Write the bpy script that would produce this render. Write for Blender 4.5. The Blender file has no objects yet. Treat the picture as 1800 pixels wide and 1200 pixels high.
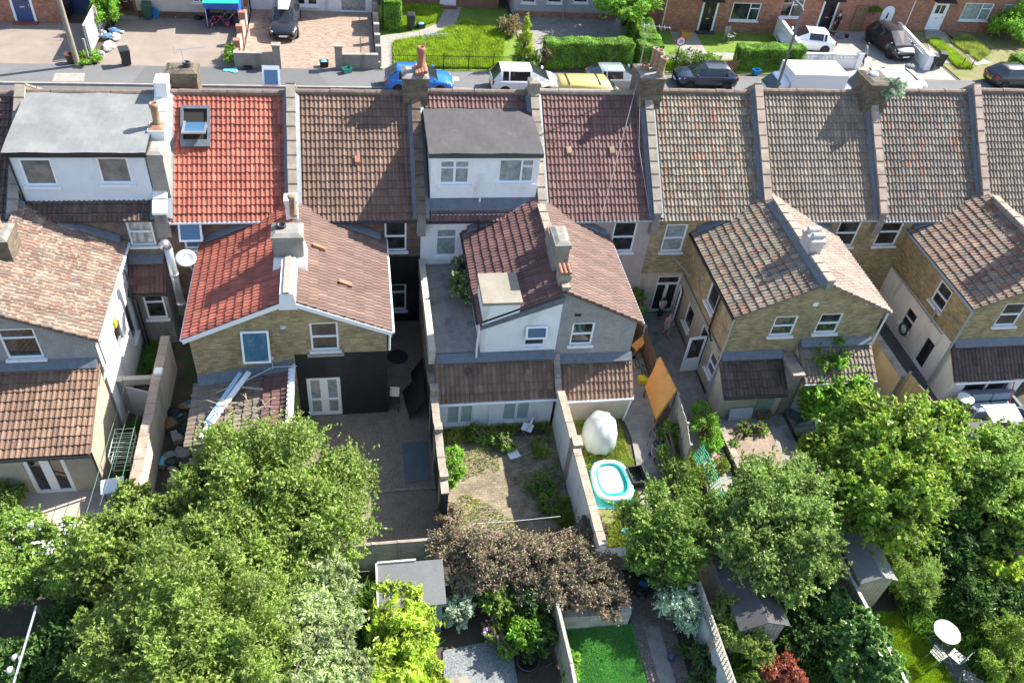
import bpy, bmesh, math, random
import numpy as np
from mathutils import Vector, Matrix
R_ = math.radians
random.seed(7); RNG = np.random.default_rng(11)
S = bpy.context.scene; COL = S.collection

# ---------------------------------------------------------------- camera, light, exposure
FPX = 1457.9; PIT, ROL, YAW = R_(42.98), R_(7.154), R_(13.636); CAMH = 24.0
_cy, _sy, _cp, _sp, _cr, _sr = math.cos(YAW), math.sin(YAW), math.cos(PIT), math.sin(PIT), math.cos(ROL), math.sin(ROL)
_fw = Vector((_sy*_cp, _cy*_cp, -_sp)); _rt = Vector((_cy, -_sy, 0)); _up = _rt.cross(_fw)
CR = _cr*_rt + _sr*_up; CU = -_sr*_rt + _cr*_up; CB = -_fw; CPOS = Vector((0, 0, CAMH))
cd = bpy.data.cameras.new('camera'); cam = bpy.data.objects.new('camera', cd); COL.objects.link(cam)
cd.sensor_width = 36; cd.lens = 36*FPX/1800; cd.clip_end = 1500; cd.clip_start = .5
cam.matrix_world = Matrix(((CR.x, CU.x, CB.x, 0), (CR.y, CU.y, CB.y, 0), (CR.z, CU.z, CB.z, CAMH), (0, 0, 0, 1)))
S.camera = cam
SUN_AZ, SUN_EL = 21.0, 41.5            # azimuth from +X towards +Y
w = bpy.data.worlds.new('World'); S.world = w; w.use_nodes = True
nt = w.node_tree; bg = nt.nodes['Background']
sky = nt.nodes.new('ShaderNodeTexSky'); sky.sky_type = 'NISHITA'; sky.sun_disc = False
sky.sun_elevation = R_(SUN_EL); sky.sun_rotation = R_(90-SUN_AZ)
nt.links.new(sky.outputs[0], bg.inputs[0]); bg.inputs[1].default_value = 0.118
sl = bpy.data.lights.new('sun', 'SUN'); sl.energy = 4.6; sl.angle = R_(.5); sl.color = (1, .95, .86)
so = bpy.data.objects.new('sun', sl); COL.objects.link(so); so.location = (30, 20, 40)
sd = Vector((math.cos(R_(SUN_EL))*math.cos(R_(SUN_AZ)), math.cos(R_(SUN_EL))*math.sin(R_(SUN_AZ)), math.sin(R_(SUN_EL))))
so.rotation_euler = sd.to_track_quat('Z', 'Y').to_euler()
S.view_settings.view_transform = 'Standard'; S.view_settings.look = 'None'
S.view_settings.exposure = 1.42; S.view_settings.gamma = 1

# photograph pixel -> point on a real plane (ground level z, or the vertical planes y, x)
def ray(x, y): return CR*(x-900) + CU*(600-y) - CB*FPX
def G(x, y, z=0.0):
    v = ray(x, y); return CPOS + v*((z-CAMH)/v.z)
def atY(x, y, Y):
    v = ray(x, y); return CPOS + v*(Y/v.y)
def atX(x, y, X):
    v = ray(x, y); return CPOS + v*(X/v.x)
def mpp(p): return (Vector(p)-CPOS).dot(-CB)/FPX      # metres per photograph pixel at a point

# ---------------------------------------------------------------- materials
MATS = {}
def _new(name):
    m = bpy.data.materials.new(name); m.use_nodes = True; n = m.node_tree
    return m, n, n.nodes['Principled BSDF']
def _ramp(n, cols, const=False):
    r = n.nodes.new('ShaderNodeValToRGB'); e = r.color_ramp.elements
    while len(e) < len(cols): e.new(.5)
    for i, c in enumerate(cols):
        e[i].position = i/len(cols) if const else i/max(1, len(cols)-1)
        e[i].color = (*c, 1)
    if const: r.color_ramp.interpolation = 'CONSTANT'
    return r
def sc(c, k): return tuple(min(1, x*k) for x in c)
def basic(name, col, rough=.8, var=.2, scale=3.0, bump=0., metal=0., spec=.5, fine=0., stain=None):
    if name in MATS: return MATS[name]
    m, n, b = _new(name); L = n.links.new
    tc = n.nodes.new('ShaderNodeTexCoord')
    no = n.nodes.new('ShaderNodeTexNoise'); no.inputs['Scale'].default_value = scale; no.inputs['Detail'].default_value = 8; no.inputs['Roughness'].default_value = .65
    L(tc.outputs['Object'], no.inputs['Vector'])
    mr = n.nodes.new('ShaderNodeMapRange'); mr.inputs[1].default_value = .3; mr.inputs[2].default_value = .7
    L(no.outputs[0], mr.inputs[0])
    r = _ramp(n, [sc(col, 1-var), sc(col, 1+var)]); L(mr.outputs[0], r.inputs[0]); out = r.outputs[0]
    if stain:
        s2 = n.nodes.new('ShaderNodeTexNoise'); s2.inputs['Scale'].default_value = stain[1]; s2.inputs['Detail'].default_value = 6
        st_ = n.nodes.new('ShaderNodeVectorMath'); st_.operation = 'MULTIPLY'; st_.inputs[1].default_value = (1, 1, .3); L(tc.outputs['Object'], st_.inputs[0]); L(st_.outputs[0], s2.inputs['Vector'])
        m2 = n.nodes.new('ShaderNodeMapRange'); m2.inputs[1].default_value = stain[2]; m2.inputs[2].default_value = stain[2]+.15; L(s2.outputs[0], m2.inputs[0])
        mx = n.nodes.new('ShaderNodeMix'); mx.data_type = 'RGBA'; L(m2.outputs[0], mx.inputs[0]); L(out, mx.inputs[6]); mx.inputs[7].default_value = (*stain[0], 1); out = mx.outputs[2]
    if fine:
        f = n.nodes.new('ShaderNodeTexNoise'); f.inputs['Scale'].default_value = 28; f.inputs['Detail'].default_value = 3
        L(tc.outputs['Object'], f.inputs['Vector'])
        fr = n.nodes.new('ShaderNodeMapRange'); fr.inputs[1].default_value = .32; fr.inputs[2].default_value = .68; fr.inputs[3].default_value = 1-fine; fr.inputs[4].default_value = 1+fine
        L(f.outputs[0], fr.inputs[0])
        mm = n.nodes.new('ShaderNodeMix'); mm.data_type = 'RGBA'; mm.blend_type = 'MULTIPLY'; mm.inputs[0].default_value = 1
        L(out, mm.inputs[6]); L(fr.outputs[0], mm.inputs[7]); out = mm.outputs[2]
    L(out, b.inputs['Base Color']); b.inputs['Roughness'].default_value = rough; b.inputs['Metallic'].default_value = metal
    b.inputs['Specular IOR Level'].default_value = spec
    if bump:
        bp = n.nodes.new('ShaderNodeBump'); bp.inputs['Strength'].default_value = bump; bp.inputs['Distance'].default_value = .02
        n2 = n.nodes.new('ShaderNodeTexNoise'); n2.inputs['Scale'].default_value = 30; n2.inputs['Detail'].default_value = 4
        L(tc.outputs['Object'], n2.inputs['Vector']); L(n2.outputs[0], bp.inputs['Height']); L(bp.outputs[0], b.inputs['Normal'])
    MATS[name] = m; return m
def tilemat(name, pal, lichen=None, rough=.75, var=.25):
    m, n, b = _new(name); L = n.links.new
    uv = n.nodes.new('ShaderNodeUVMap'); fl = n.nodes.new('ShaderNodeVectorMath'); fl.operation = 'FLOOR'; L(uv.outputs[0], fl.inputs[0])
    wn = n.nodes.new('ShaderNodeTexWhiteNoise'); wn.noise_dimensions = '2D'; L(fl.outputs[0], wn.inputs['Vector'])
    r = _ramp(n, pal, True); L(wn.outputs['Value'], r.inputs[0])
    sep = n.nodes.new('ShaderNodeSeparateColor'); L(wn.outputs['Color'], sep.inputs[0])
    mr = n.nodes.new('ShaderNodeMapRange'); mr.inputs[3].default_value = 1-var; mr.inputs[4].default_value = 1+var; L(sep.outputs[1], mr.inputs[0])
    tc = n.nodes.new('ShaderNodeTexCoord'); no = n.nodes.new('ShaderNodeTexNoise'); no.inputs['Scale'].default_value = 1.3; no.inputs['Detail'].default_value = 8; no.inputs['Roughness'].default_value = .7
    L(tc.outputs['Object'], no.inputs['Vector'])
    mr2 = n.nodes.new('ShaderNodeMapRange'); mr2.inputs[1].default_value = .3; mr2.inputs[2].default_value = .7; mr2.inputs[3].default_value = .75; mr2.inputs[4].default_value = 1.2; L(no.outputs[0], mr2.inputs[0])
    mu = n.nodes.new('ShaderNodeMath'); mu.operation = 'MULTIPLY'; L(mr.outputs[0], mu.inputs[0]); L(mr2.outputs[0], mu.inputs[1])
    sv = n.nodes.new('ShaderNodeVectorMath'); sv.operation = 'MULTIPLY'; sv.inputs[1].default_value = (.55, .09, 1); L(uv.outputs[0], sv.inputs[0])
    sn = n.nodes.new('ShaderNodeTexNoise'); sn.inputs['Scale'].default_value = 1; sn.inputs['Detail'].default_value = 4; L(sv.outputs[0], sn.inputs['Vector'])   # soot and rain streaks down the courses
    sr = n.nodes.new('ShaderNodeMapRange'); sr.inputs[1].default_value = .35; sr.inputs[2].default_value = .65; sr.inputs[3].default_value = .78; sr.inputs[4].default_value = 1.14; L(sn.outputs[0], sr.inputs[0])
    m5 = n.nodes.new('ShaderNodeMath'); m5.operation = 'MULTIPLY'; L(mu.outputs[0], m5.inputs[0]); L(sr.outputs[0], m5.inputs[1])
    mm = n.nodes.new('ShaderNodeMix'); mm.data_type = 'RGBA'; mm.blend_type = 'MULTIPLY'; mm.inputs[0].default_value = 1
    L(r.outputs[0], mm.inputs[6]); L(m5.outputs[0], mm.inputs[7]); out = mm.outputs[2]
    if lichen:
        li = n.nodes.new('ShaderNodeTexNoise'); li.inputs['Scale'].default_value = 9; li.inputs['Detail'].default_value = 6; L(tc.outputs['Object'], li.inputs['Vector'])
        m3 = n.nodes.new('ShaderNodeMapRange'); m3.inputs[1].default_value = .54; m3.inputs[2].default_value = .66; m3.inputs[4].default_value = lichen[1]; L(li.outputs[0], m3.inputs[0])
        mx = n.nodes.new('ShaderNodeMix'); mx.data_type = 'RGBA'; L(m3.outputs[0], mx.inputs[0]); L(out, mx.inputs[6]); mx.inputs[7].default_value = (*lichen[0], 1); out = mx.outputs[2]
    L(out, b.inputs['Base Color']); b.inputs['Roughness'].default_value = rough
    MATS[name] = m; return m
def brickmat(name, c1, c2, mortar, blot=.3, bw=.215, bh=.07, rough=.9, third=None):
    m, n, b = _new(name); L = n.links.new
    uv = n.nodes.new('ShaderNodeUVMap'); br = n.nodes.new('ShaderNodeTexBrick')
    br.inputs['Scale'].default_value = 1; br.inputs['Brick Width'].default_value = bw; br.inputs['Row Height'].default_value = bh
    br.inputs['Mortar Size'].default_value = .008; br.inputs['Bias'].default_value = 0
    for k, c in (('Color1', c1), ('Color2', c2), ('Mortar', mortar)): br.inputs[k].default_value = (*c, 1)
    L(uv.outputs[0], br.inputs['Vector'])
    tc = n.nodes.new('ShaderNodeTexCoord'); no = n.nodes.new('ShaderNodeTexNoise'); no.inputs['Scale'].default_value = 1.6; no.inputs['Detail'].default_value = 8; no.inputs['Roughness'].default_value = .7
    L(tc.outputs['Object'], no.inputs['Vector'])
    mr = n.nodes.new('ShaderNodeMapRange'); mr.inputs[1].default_value = .3; mr.inputs[2].default_value = .7; mr.inputs[3].default_value = 1-blot; mr.inputs[4].default_value = 1+blot; L(no.outputs[0], mr.inputs[0])
    # single bricks fired lighter or darker
    sc_ = n.nodes.new('ShaderNodeVectorMath'); sc_.operation = 'MULTIPLY'; sc_.inputs[1].default_value = (1/bw, 1/bh, 1); L(uv.outputs[0], sc_.inputs[0])
    fl = n.nodes.new('ShaderNodeVectorMath'); fl.operation = 'FLOOR'; L(sc_.outputs[0], fl.inputs[0])
    wn = n.nodes.new('ShaderNodeTexWhiteNoise'); wn.noise_dimensions = '2D'; L(fl.outputs[0], wn.inputs['Vector'])
    mr2 = n.nodes.new('ShaderNodeMapRange'); mr2.inputs[3].default_value = .78; mr2.inputs[4].default_value = 1.22; L(wn.outputs['Value'], mr2.inputs[0])
    mu = n.nodes.new('ShaderNodeMath'); mu.operation = 'MULTIPLY'; L(mr.outputs[0], mu.inputs[0]); L(mr2.outputs[0], mu.inputs[1])
    mm = n.nodes.new('ShaderNodeMix'); mm.data_type = 'RGBA'; mm.blend_type = 'MULTIPLY'; mm.inputs[0].default_value = 1
    L(br.outputs['Color'], mm.inputs[6]); L(mu.outputs[0], mm.inputs[7]); L(mm.outputs[2], b.inputs['Base Color'])
    b.inputs['Roughness'].default_value = rough
    bp = n.nodes.new('ShaderNodeBump'); bp.inputs['Strength'].default_value = .5; bp.inputs['Distance'].default_value = .01
    L(br.outputs['Fac'], bp.inputs['Height']); bp.invert = True; L(bp.outputs[0], b.inputs['Normal'])
    MATS[name] = m; return m
def leafmat(name, cols, trans=.45, rough=.45, spec=.5, clump=.35):
    m, n, b = _new(name); L = n.links.new
    at = n.nodes.new('ShaderNodeAttribute'); at.attribute_name = 'rnd'
    r = _ramp(n, [sc(c, 1.85) for c in cols]); L(at.outputs['Fac'], r.inputs[0]); col = r.outputs[0]
    if clump:
        tc = n.nodes.new('ShaderNodeTexCoord'); no = n.nodes.new('ShaderNodeTexNoise'); no.inputs['Scale'].default_value = 1.4; no.inputs['Detail'].default_value = 3; L(tc.outputs['Object'], no.inputs['Vector'])
        mr = n.nodes.new('ShaderNodeMapRange'); mr.inputs[1].default_value = .35; mr.inputs[2].default_value = .65; mr.inputs[3].default_value = 1-clump; mr.inputs[4].default_value = 1+clump; L(no.outputs[0], mr.inputs[0])
        mm = n.nodes.new('ShaderNodeMix'); mm.data_type = 'RGBA'; mm.blend_type = 'MULTIPLY'; mm.inputs[0].default_value = 1
        L(col, mm.inputs[6]); L(mr.outputs[0], mm.inputs[7]); col = mm.outputs[2]
    L(col, b.inputs['Base Color']); b.inputs['Roughness'].default_value = rough; b.inputs['Specular IOR Level'].default_value = spec
    tr = n.nodes.new('ShaderNodeBsdfTranslucent'); L(col, tr.inputs[0])
    mx = n.nodes.new('ShaderNodeMixShader'); mx.inputs[0].default_value = trans
    L(b.outputs[0], mx.inputs[1]); L(tr.outputs[0], mx.inputs[2]); L(mx.outputs[0], n.nodes['Material Output'].inputs[0])
    MATS[name] = m; return m
def plain(name, col, rough=.5, metal=0., spec=.5, coat=0.):
    if name in MATS: return MATS[name]
    m, n, b = _new(name); b.inputs['Base Color'].default_value = (*col, 1); b.inputs['Roughness'].default_value = rough
    b.inputs['Metallic'].default_value = metal; b.inputs['Specular IOR Level'].default_value = spec; b.inputs['Coat Weight'].default_value = coat
    b.inputs['Coat Roughness'].default_value = .05
    MATS[name] = m; return m

YB = brickmat('yellow_brick', (.42, .31, .155), (.29, .215, .105), (.29, .25, .18))
GB = brickmat('grey_brown_brick', (.2, .155, .115), (.14, .11, .09), (.18, .165, .145))
RB = brickmat('red_brick', (.42, .16, .085), (.30, .11, .065), (.34, .26, .2), blot=.2)
DB = brickmat('dark_brick', (.12, .08, .055), (.17, .11, .07), (.13, .11, .09))
CB_ = brickmat('chimney_brick', (.16, .125, .08), (.10, .08, .055), (.13, .115, .09))
BLOCK = brickmat('pale_block', (.42, .40, .36), (.36, .34, .31), (.3, .28, .26), bw=.44, bh=.22, blot=.2)
SETT = brickmat('block_paving', (.33, .235, .18), (.30, .215, .165), (.25, .185, .145), bw=.2, bh=.1, blot=.22)
GPAV = brickmat('garden_brick_paving', (.235, .185, .13), (.20, .16, .11), (.12, .115, .065), bw=.2, bh=.1, blot=.45)
WHITE = basic('white_render', (.80, .80, .79), .85, .05, 2, .2, stain=((.60, .59, .55), 1.6, .55))
WHITE2 = basic('white_paint', (.82, .82, .82), .5, .04, 4, stain=((.66, .65, .61), 2.2, .58))
BLUEW = basic('pale_blue_render', (.62, .70, .76), .85, .06, 2, .2, stain=((.45, .5, .52), 1.3, .63))
GREYR = basic('grey_pebbledash', (.30, .285, .275), .95, .15, 3, .6, fine=.25)
PINKR = basic('pink_grey_render', (.42, .36, .345), .95, .1, 2, .4, fine=.15)
CREAM = basic('cream_render', (.52, .46, .36), .9, .15, 1.5, .3, stain=((.3, .28, .2), 1.2, .6))
TANR = basic('stained_cream_render', (.40, .35, .26), .9, .15, 1.5, .3, stain=((.22, .21, .17), .9, .56))
BLACKW = basic('black_masonry_paint', (.012, .013, .015), .75, .3, 2, .5, fine=.25, stain=((.024, .025, .026), 1.6, .55))
CONC = basic('concrete', (.29, .27, .24), .9, .18, 2, .3, fine=.12, stain=((.2, .19, .17), 1.1, .6))
CONCD = basic('weathered_concrete', (.24, .225, .20), .92, .25, 2.2, .3, fine=.15, stain=((.12, .12, .10), 1.4, .56))
COPE = basic('stone_coping', (.30, .255, .205), .9, .25, 3, .4, fine=.15, stain=((.17, .16, .13), 2.2, .56))
COPER = basic('tile_coping', (.36, .28, .22), .9, .25, 3, .4, fine=.15, stain=((.25, .2, .16), 2.2, .56))
LEAD = basic('lead_flashing', (.14, .155, .175), .55, .2, 4, .1, metal=.2)
FELTG = basic('grey_felt', (.20, .205, .20), .9, .2, .9, .25, fine=.06, stain=((.16, .15, .13), .8, .6))
FELTD = basic('dark_felt', (.075, .069, .071), .9, .15, 1.1, .3, fine=.1, stain=((.105, .098, .095), 1.5, .6))
UPVC = plain('white_upvc', (.84, .85, .86), .35)
GUTB = plain('black_plastic', (.02, .02, .022), .45)
GUTG = plain('grey_plastic', (.32, .33, .34), .5)
GUTW = plain('white_plastic', (.75, .75, .75), .4)
CLAY = basic('terracotta', (.33, .15, .09), .85, .25, 5, .2)
CLAYB = basic('buff_clay', (.30, .20, .13), .85, .3, 5, .2, stain=((.12, .09, .07), 4, .6))
STEEL = plain('galvanised_steel', (.55, .56, .57), .35, .8)
IRON = plain('black_iron', (.015, .015, .017), .5)
PANE = basic('window_glass', (.03, .031, .03), .04, .9, 1.7, spec=.8, stain=((.075, .08, .078), 1.3, .58))  # the stain layer here paints blurred reflections into the glass colour
PANEG = basic('painted_reflection_glass', (.13, .15, .155), .06, .5, 2.5, spec=.8)  # pale reflection put into the base colour of the dormer panes
PANEC = basic('curtained_glass', (.28, .32, .31), .08, .35, 5, spec=.7)
PANEF = basic('frosted_glass', (.36, .44, .43), .2, .08, 3, spec=.6)
PANEB = plain('painted_sky_glass', (.06, .14, .24), .03, 0, 1.0)  # blue base colour paints the sky mirrored in opened panes
T_OR = tilemat('orange_tiles', [(.351, .094, .061), (.380, .110, .069), (.322, .084, .054), (.399, .125, .080), (.341, .089, .060)], ((.2, .12, .08), .45), var=.14)
T_BR = tilemat('brown_tiles', [(.165, .099, .070), (.177, .107, .076), (.153, .090, .062), (.172, .102, .073)], var=.14)
T_PK = tilemat('pink_brown_tiles', [(.165, .099, .077), (.180, .111, .086), (.156, .092, .070), (.170, .103, .082)], var=.12)
T_MA = tilemat('maroon_tiles', [(.155, .077, .068), (.167, .087, .074), (.143, .071, .062), (.161, .083, .071)], var=.14)
T_MO = tilemat('mottled_tiles', [(.226, .175, .123), (.188, .151, .109), (.251, .198, .141), (.200, .124, .084), (.171, .139, .106), (.255, .123, .075), (.234, .193, .143), (.190, .157, .119)], ((.42, .38, .26), .5), var=.22)
T_GY = tilemat('grey_brown_tiles', [(.194, .152, .115), (.212, .168, .128), (.176, .136, .106), (.200, .157, .121), (.224, .168, .121)], ((.3, .27, .2), .3), var=.18)
T_GM = tilemat('grey_mottled_tiles', [(.146, .122, .099), (.173, .143, .114), (.199, .163, .128), (.132, .107, .084), (.227, .113, .071), (.166, .138, .111), (.184, .150, .121)], ((.36, .34, .28), .4), var=.22)
T_LT = tilemat('pale_terracotta_tiles', [(.215, .151, .112), (.187, .119, .087), (.234, .177, .131), (.193, .107, .079), (.216, .159, .123), (.171, .114, .089)], ((.55, .47, .34), .5), var=.18)
T_OM = tilemat('orange_mottled_tiles', [(.232, .138, .094), (.204, .142, .107), (.254, .182, .133), (.238, .113, .071), (.183, .130, .099), (.270, .193, .140)], ((.42, .36, .24), .45), var=.22)
T_PP = tilemat('pale_pink_tiles', [(.278, .196, .154), (.299, .222, .175), (.257, .175, .139), (.289, .206, .160)], ((.6, .52, .42), .4), var=.12)
T_TN = tilemat('tan_tiles', [(.183, .109, .071), (.201, .121, .080), (.172, .100, .065), (.213, .130, .089)], var=.14)
T_DK = tilemat('dark_brown_tiles', [(.105, .065, .052), (.12, .075, .06), (.095, .06, .05)], ((.2, .16, .12), .2), var=.2)
RIDGEB = basic('brown_ridge_clay', (.19, .135, .105), .85, .25, 5, .3, stain=((.1, .085, .07), 3, .58))
SLABT = basic('tan_concrete_slab', (.26, .23, .185), .9, .15, 1.6, .3, fine=.1, stain=((.17, .15, .12), 1.3, .58))
FELTM = basic('mid_grey_felt', (.14, .145, .145), .9, .15, 1.2, .3, fine=.1)
PALEM = basic('pale_cement', (.50, .47, .44), .85, .15, 3, .2, stain=((.36, .33, .3), 2, .57))
DISHM = plain('dish_grey', (.42, .43, .43), .5)
WOOD = basic('weathered_timber', (.27, .235, .18), .85, .25, 4, .3, fine=.15)
WOODB = basic('brown_timber', (.22, .13, .07), .8, .25, 4, .2)
WOODO = basic('orange_varnished_timber', (.58, .27, .06), .5, .12, 2.5, .1)
WOODG = basic('grey_timber', (.33, .31, .27), .9, .25, 4, .3, fine=.15)
ASPH = basic('asphalt', (.12, .12, .12), .95, .12, 1.2, .3, fine=.12)
PAVE = basic('tarmac_pavement', (.145, .145, .145), .95, .1, .8, .2, fine=.08)
DRIVE = basic('driveway_paving', (.25, .205, .17), .95, .16, .7, .3, fine=.1)
SOIL = basic('earth', (.075, .062, .042), .95, .35, 1.5, .5, fine=.3, stain=((.05, .075, .02), 1.1, .52))
GRAV = basic('gravel', (.20, .165, .125), .95, .2, 2, .8, fine=.55)
SLATE = basic('blue_grey_gravel', (.19, .205, .21), .95, .18, 2.5, .8, fine=.45)

# ---------------------------------------------------------------- mesh builder
ORI = {}
class MB:
    def __init__(s): s.v = []; s.f = []; s.mi = []; s.mats = []; s.m = 0
    def use(s, m):
        if m not in s.mats: s.mats.append(m)
        s.m = s.mats.index(m); return s
    def add(s, vs, fs):
        o = len(s.v); s.v += [tuple(p) for p in vs]; s.f += [tuple(i+o for i in f) for f in fs]; s.mi += [s.m]*len(fs); return s
    def box(s, a, b):
        x0, y0, z0 = a; x1, y1, z1 = b
        return s.add([(x0, y0, z0), (x1, y0, z0), (x1, y1, z0), (x0, y1, z0), (x0, y0, z1), (x1, y0, z1), (x1, y1, z1), (x0, y1, z1)],
                     [(0, 3, 2, 1), (4, 5, 6, 7), (0, 1, 5, 4), (1, 2, 6, 5), (2, 3, 7, 6), (3, 0, 4, 7)])
    def obox(s, o, u, a, d, z):   # oriented box: along u, out along n, up z (all relative to o)
        n = (u[1], -u[0]); P = []
        for zz in z:
            for aa, dd in ((a[0], d[0]), (a[1], d[0]), (a[1], d[1]), (a[0], d[1])):
                P.append((o[0]+u[0]*aa+n[0]*dd, o[1]+u[1]*aa+n[1]*dd, o[2]+zz))
        return s.add(P, [(0, 1, 2, 3), (7, 6, 5, 4), (4, 5, 1, 0), (5, 6, 2, 1), (6, 7, 3, 2), (7, 4, 0, 3)])
    def hexa(s, b, t):            # four bottom and four top corners
        return s.add(list(b)+list(t), [(3, 2, 1, 0), (4, 5, 6, 7), (0, 1, 5, 4), (1, 2, 6, 5), (2, 3, 7, 6), (3, 0, 4, 7)])
    def prism(s, pts, z0, z1):    # horizontal polygon (ccw) between two heights
        n = len(pts); V = [(p[0], p[1], z0) for p in pts]+[(p[0], p[1], z1) for p in pts]
        return s.add(V, [tuple(range(n))[::-1], tuple(range(n, 2*n))]+[(i, (i+1) % n, (i+1) % n+n, i+n) for i in range(n)])
    def slab(s, pts, off):        # any planar polygon extruded by a vector
        n = len(pts); V = [tuple(p) for p in pts]+[tuple(Vector(p)+Vector(off)) for p in pts]
        return s.add(V, [tuple(range(n))[::-1], tuple(range(n, 2*n))]+[(i, (i+1) % n, (i+1) % n+n, i+n) for i in range(n)])
    def tube(s, pts, r, k=8, r2=None):
        pts = [Vector(p) for p in pts]; V = []; F = []
        for i, p in enumerate(pts):
            d = (pts[min(i+1, len(pts)-1)]-pts[max(i-1, 0)]).normalized()
            a = d.orthogonal().normalized() if i == 0 else (pa-d*pa.dot(d)).normalized()
            pa = a; c = d.cross(a); rr = r if r2 is None else r+(r2-r)*i/max(1, len(pts)-1)
            V += [p+a*math.cos(2*math.pi*j/k)*rr+c*math.sin(2*math.pi*j/k)*rr for j in range(k)]
        for i in range(len(pts)-1):
            F += [(i*k+j, i*k+(j+1) % k, (i+1)*k+(j+1) % k, (i+1)*k+j) for j in range(k)]
        F += [tuple(range(k))[::-1], tuple(range((len(pts)-1)*k, len(pts)*k))]
        return s.add(V, F)
    def lathe(s, c, prof, k=16, sx=1., sy=1.):
        V = []; F = []
        for r, z in prof: V += [(c[0]+sx*r*math.cos(2*math.pi*j/k), c[1]+sy*r*math.sin(2*math.pi*j/k), c[2]+z) for j in range(k)]
        for i in range(len(prof)-1): F += [(i*k+j, i*k+(j+1) % k, (i+1)*k+(j+1) % k, (i+1)*k+j) for j in range(k)]
        F += [tuple(range(k))[::-1], tuple(range((len(prof)-1)*k, len(prof)*k))]
        return s.add(V, F)
    def blob(s, c, r, k=10, h=7, jit=.0, rnd=random):
        V = []; F = []
        for i in range(h+1):
            t = math.pi*i/h
            for j in range(k):
                p = 2*math.pi*j/k; q = 1+rnd.uniform(-jit, jit)
                V.append((c[0]+r[0]*q*math.sin(t)*math.cos(p), c[1]+r[1]*q*math.sin(t)*math.sin(p), c[2]-r[2]*q*math.cos(t)))
        for i in range(h): F += [(i*k+j, i*k+(j+1) % k, (i+1)*k+(j+1) % k, (i+1)*k+j) for j in range(k)]
        return s.add(V, F)
    def build(s, name, mat=None, parent=None, smooth=False, bevel=0., uvscale=None):
        o_ = ORI.get(parent.name, Vector((0, 0, 0))) if parent else Vector((0, 0, 0))
        used = sorted({i for f in s.f for i in f})
        if len(used) < len(s.v): re_ = {a: b for b, a in enumerate(used)}; s.v = [s.v[i] for i in used]; s.f = [tuple(re_[i] for i in f) for f in s.f]
        me = bpy.data.meshes.new(name); me.from_pydata([(p[0]-o_[0], p[1]-o_[1], p[2]-o_[2]) for p in s.v], [], s.f); me.validate(); me.update()
        ml = [mat] if mat else s.mats
        for m in ml: me.materials.append(m)
        if not mat and len(me.polygons) == len(s.mi): me.polygons.foreach_set('material_index', s.mi)
        uvl = me.uv_layers.new(name='UVMap'); nl = len(me.loops)
        vi = np.empty(nl, np.int32); me.loops.foreach_get('vertex_index', vi)
        co = np.empty(len(me.vertices)*3, np.float32); me.vertices.foreach_get('co', co); co = co.reshape(-1, 3)
        no = np.empty(len(me.polygons)*3, np.float32); me.polygons.foreach_get('normal', no); no = np.abs(no.reshape(-1, 3))
        lt = np.empty(len(me.polygons), np.int32); me.polygons.foreach_get('loop_total', lt)
        ln = np.repeat(no, lt, axis=0); P = co[vi]
        ax = np.where((ln[:, 2] > .7), 2, np.where(ln[:, 0] > ln[:, 1], 0, 1))
        U = np.where(ax == 0, P[:, 1], P[:, 0]); Vv = np.where(ax == 2, P[:, 1], P[:, 2])
        uvl.data.foreach_set('uv', np.stack([U, Vv], 1).astype(np.float32).ravel())
        if smooth: me.polygons.foreach_set('use_smooth', [True]*len(me.polygons))
        o = bpy.data.objects.new(name, me); COL.objects.link(o)
        if parent: o.parent = parent; ORI[o.name] = o_
        if bevel:
            b = o.modifiers.new('bevel', 'BEVEL'); b.width = bevel; b.segments = 2; b.limit_method = 'ANGLE'
        return o
def tag(o, label=None, cat=None, group=None, kind=None):
    if label: o['label'] = label
    if cat: o['category'] = cat
    if group: o['group'] = group
    if kind: o['kind'] = kind
    return o
def thing(name, label, cat, loc=(0, 0, 0), rz=None, group=None):
    # an Empty at the thing's base; with rz None its parts are given in world coordinates
    o = bpy.data.objects.new(name, None); COL.objects.link(o); o.location = loc; o.empty_display_size = .3
    if rz is None: ORI[o.name] = Vector(loc)
    else: o.rotation_euler = (0, 0, rz); ORI[o.name] = Vector((0, 0, 0))
    return tag(o, label, cat, group)
def solo(name, mb, mat, label, cat, group=None, smooth=False, bevel=0.):
    return tag(mb.build(name, mat, None, smooth, bevel), label, cat, group)
def struct(name, mb, mat): return tag(mb.build(name, mat), kind='structure')
def copy_tree(o, parent=None):
    c = o.copy(); COL.objects.link(c); c.parent = parent
    for k in list(o.children): copy_tree(k, c)
    return c
def lerp(a, b, t): return Vector(a)+(Vector(b)-Vector(a))*t
# ---------------------------------------------------------------- building pieces
def raw_mesh(name, V, Fq, mat, parent, uv=None, rnd=None, smooth=False):
    o_ = ORI.get(parent.name, Vector((0, 0, 0))) if parent else Vector((0, 0, 0))
    V = np.asarray(V, np.float32)-np.array(o_, np.float32); Fq = np.asarray(Fq, np.int32); k = Fq.shape[1]
    me = bpy.data.meshes.new(name); me.vertices.add(len(V)); me.vertices.foreach_set('co', V.ravel())
    me.loops.add(Fq.size); me.loops.foreach_set('vertex_index', Fq.ravel())
    me.polygons.add(len(Fq)); me.polygons.foreach_set('loop_start', np.arange(len(Fq), dtype=np.int32)*k)
    me.update(calc_edges=True); me.validate()
    if uv is not None: me.uv_layers.new(name='UVMap').data.foreach_set('uv', np.repeat(np.asarray(uv, np.float32), k, axis=0).ravel())
    if rnd is not None: me.attributes.new('rnd', 'FLOAT', 'FACE').data.foreach_set('value', np.asarray(rnd, np.float32))
    if not smooth: me.shade_flat()
    me.materials.append(mat)
    o = bpy.data.objects.new(name, me); COL.objects.link(o)
    if parent: o.parent = parent; ORI[o.name] = o_
    return o
TJ = [0]
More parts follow.
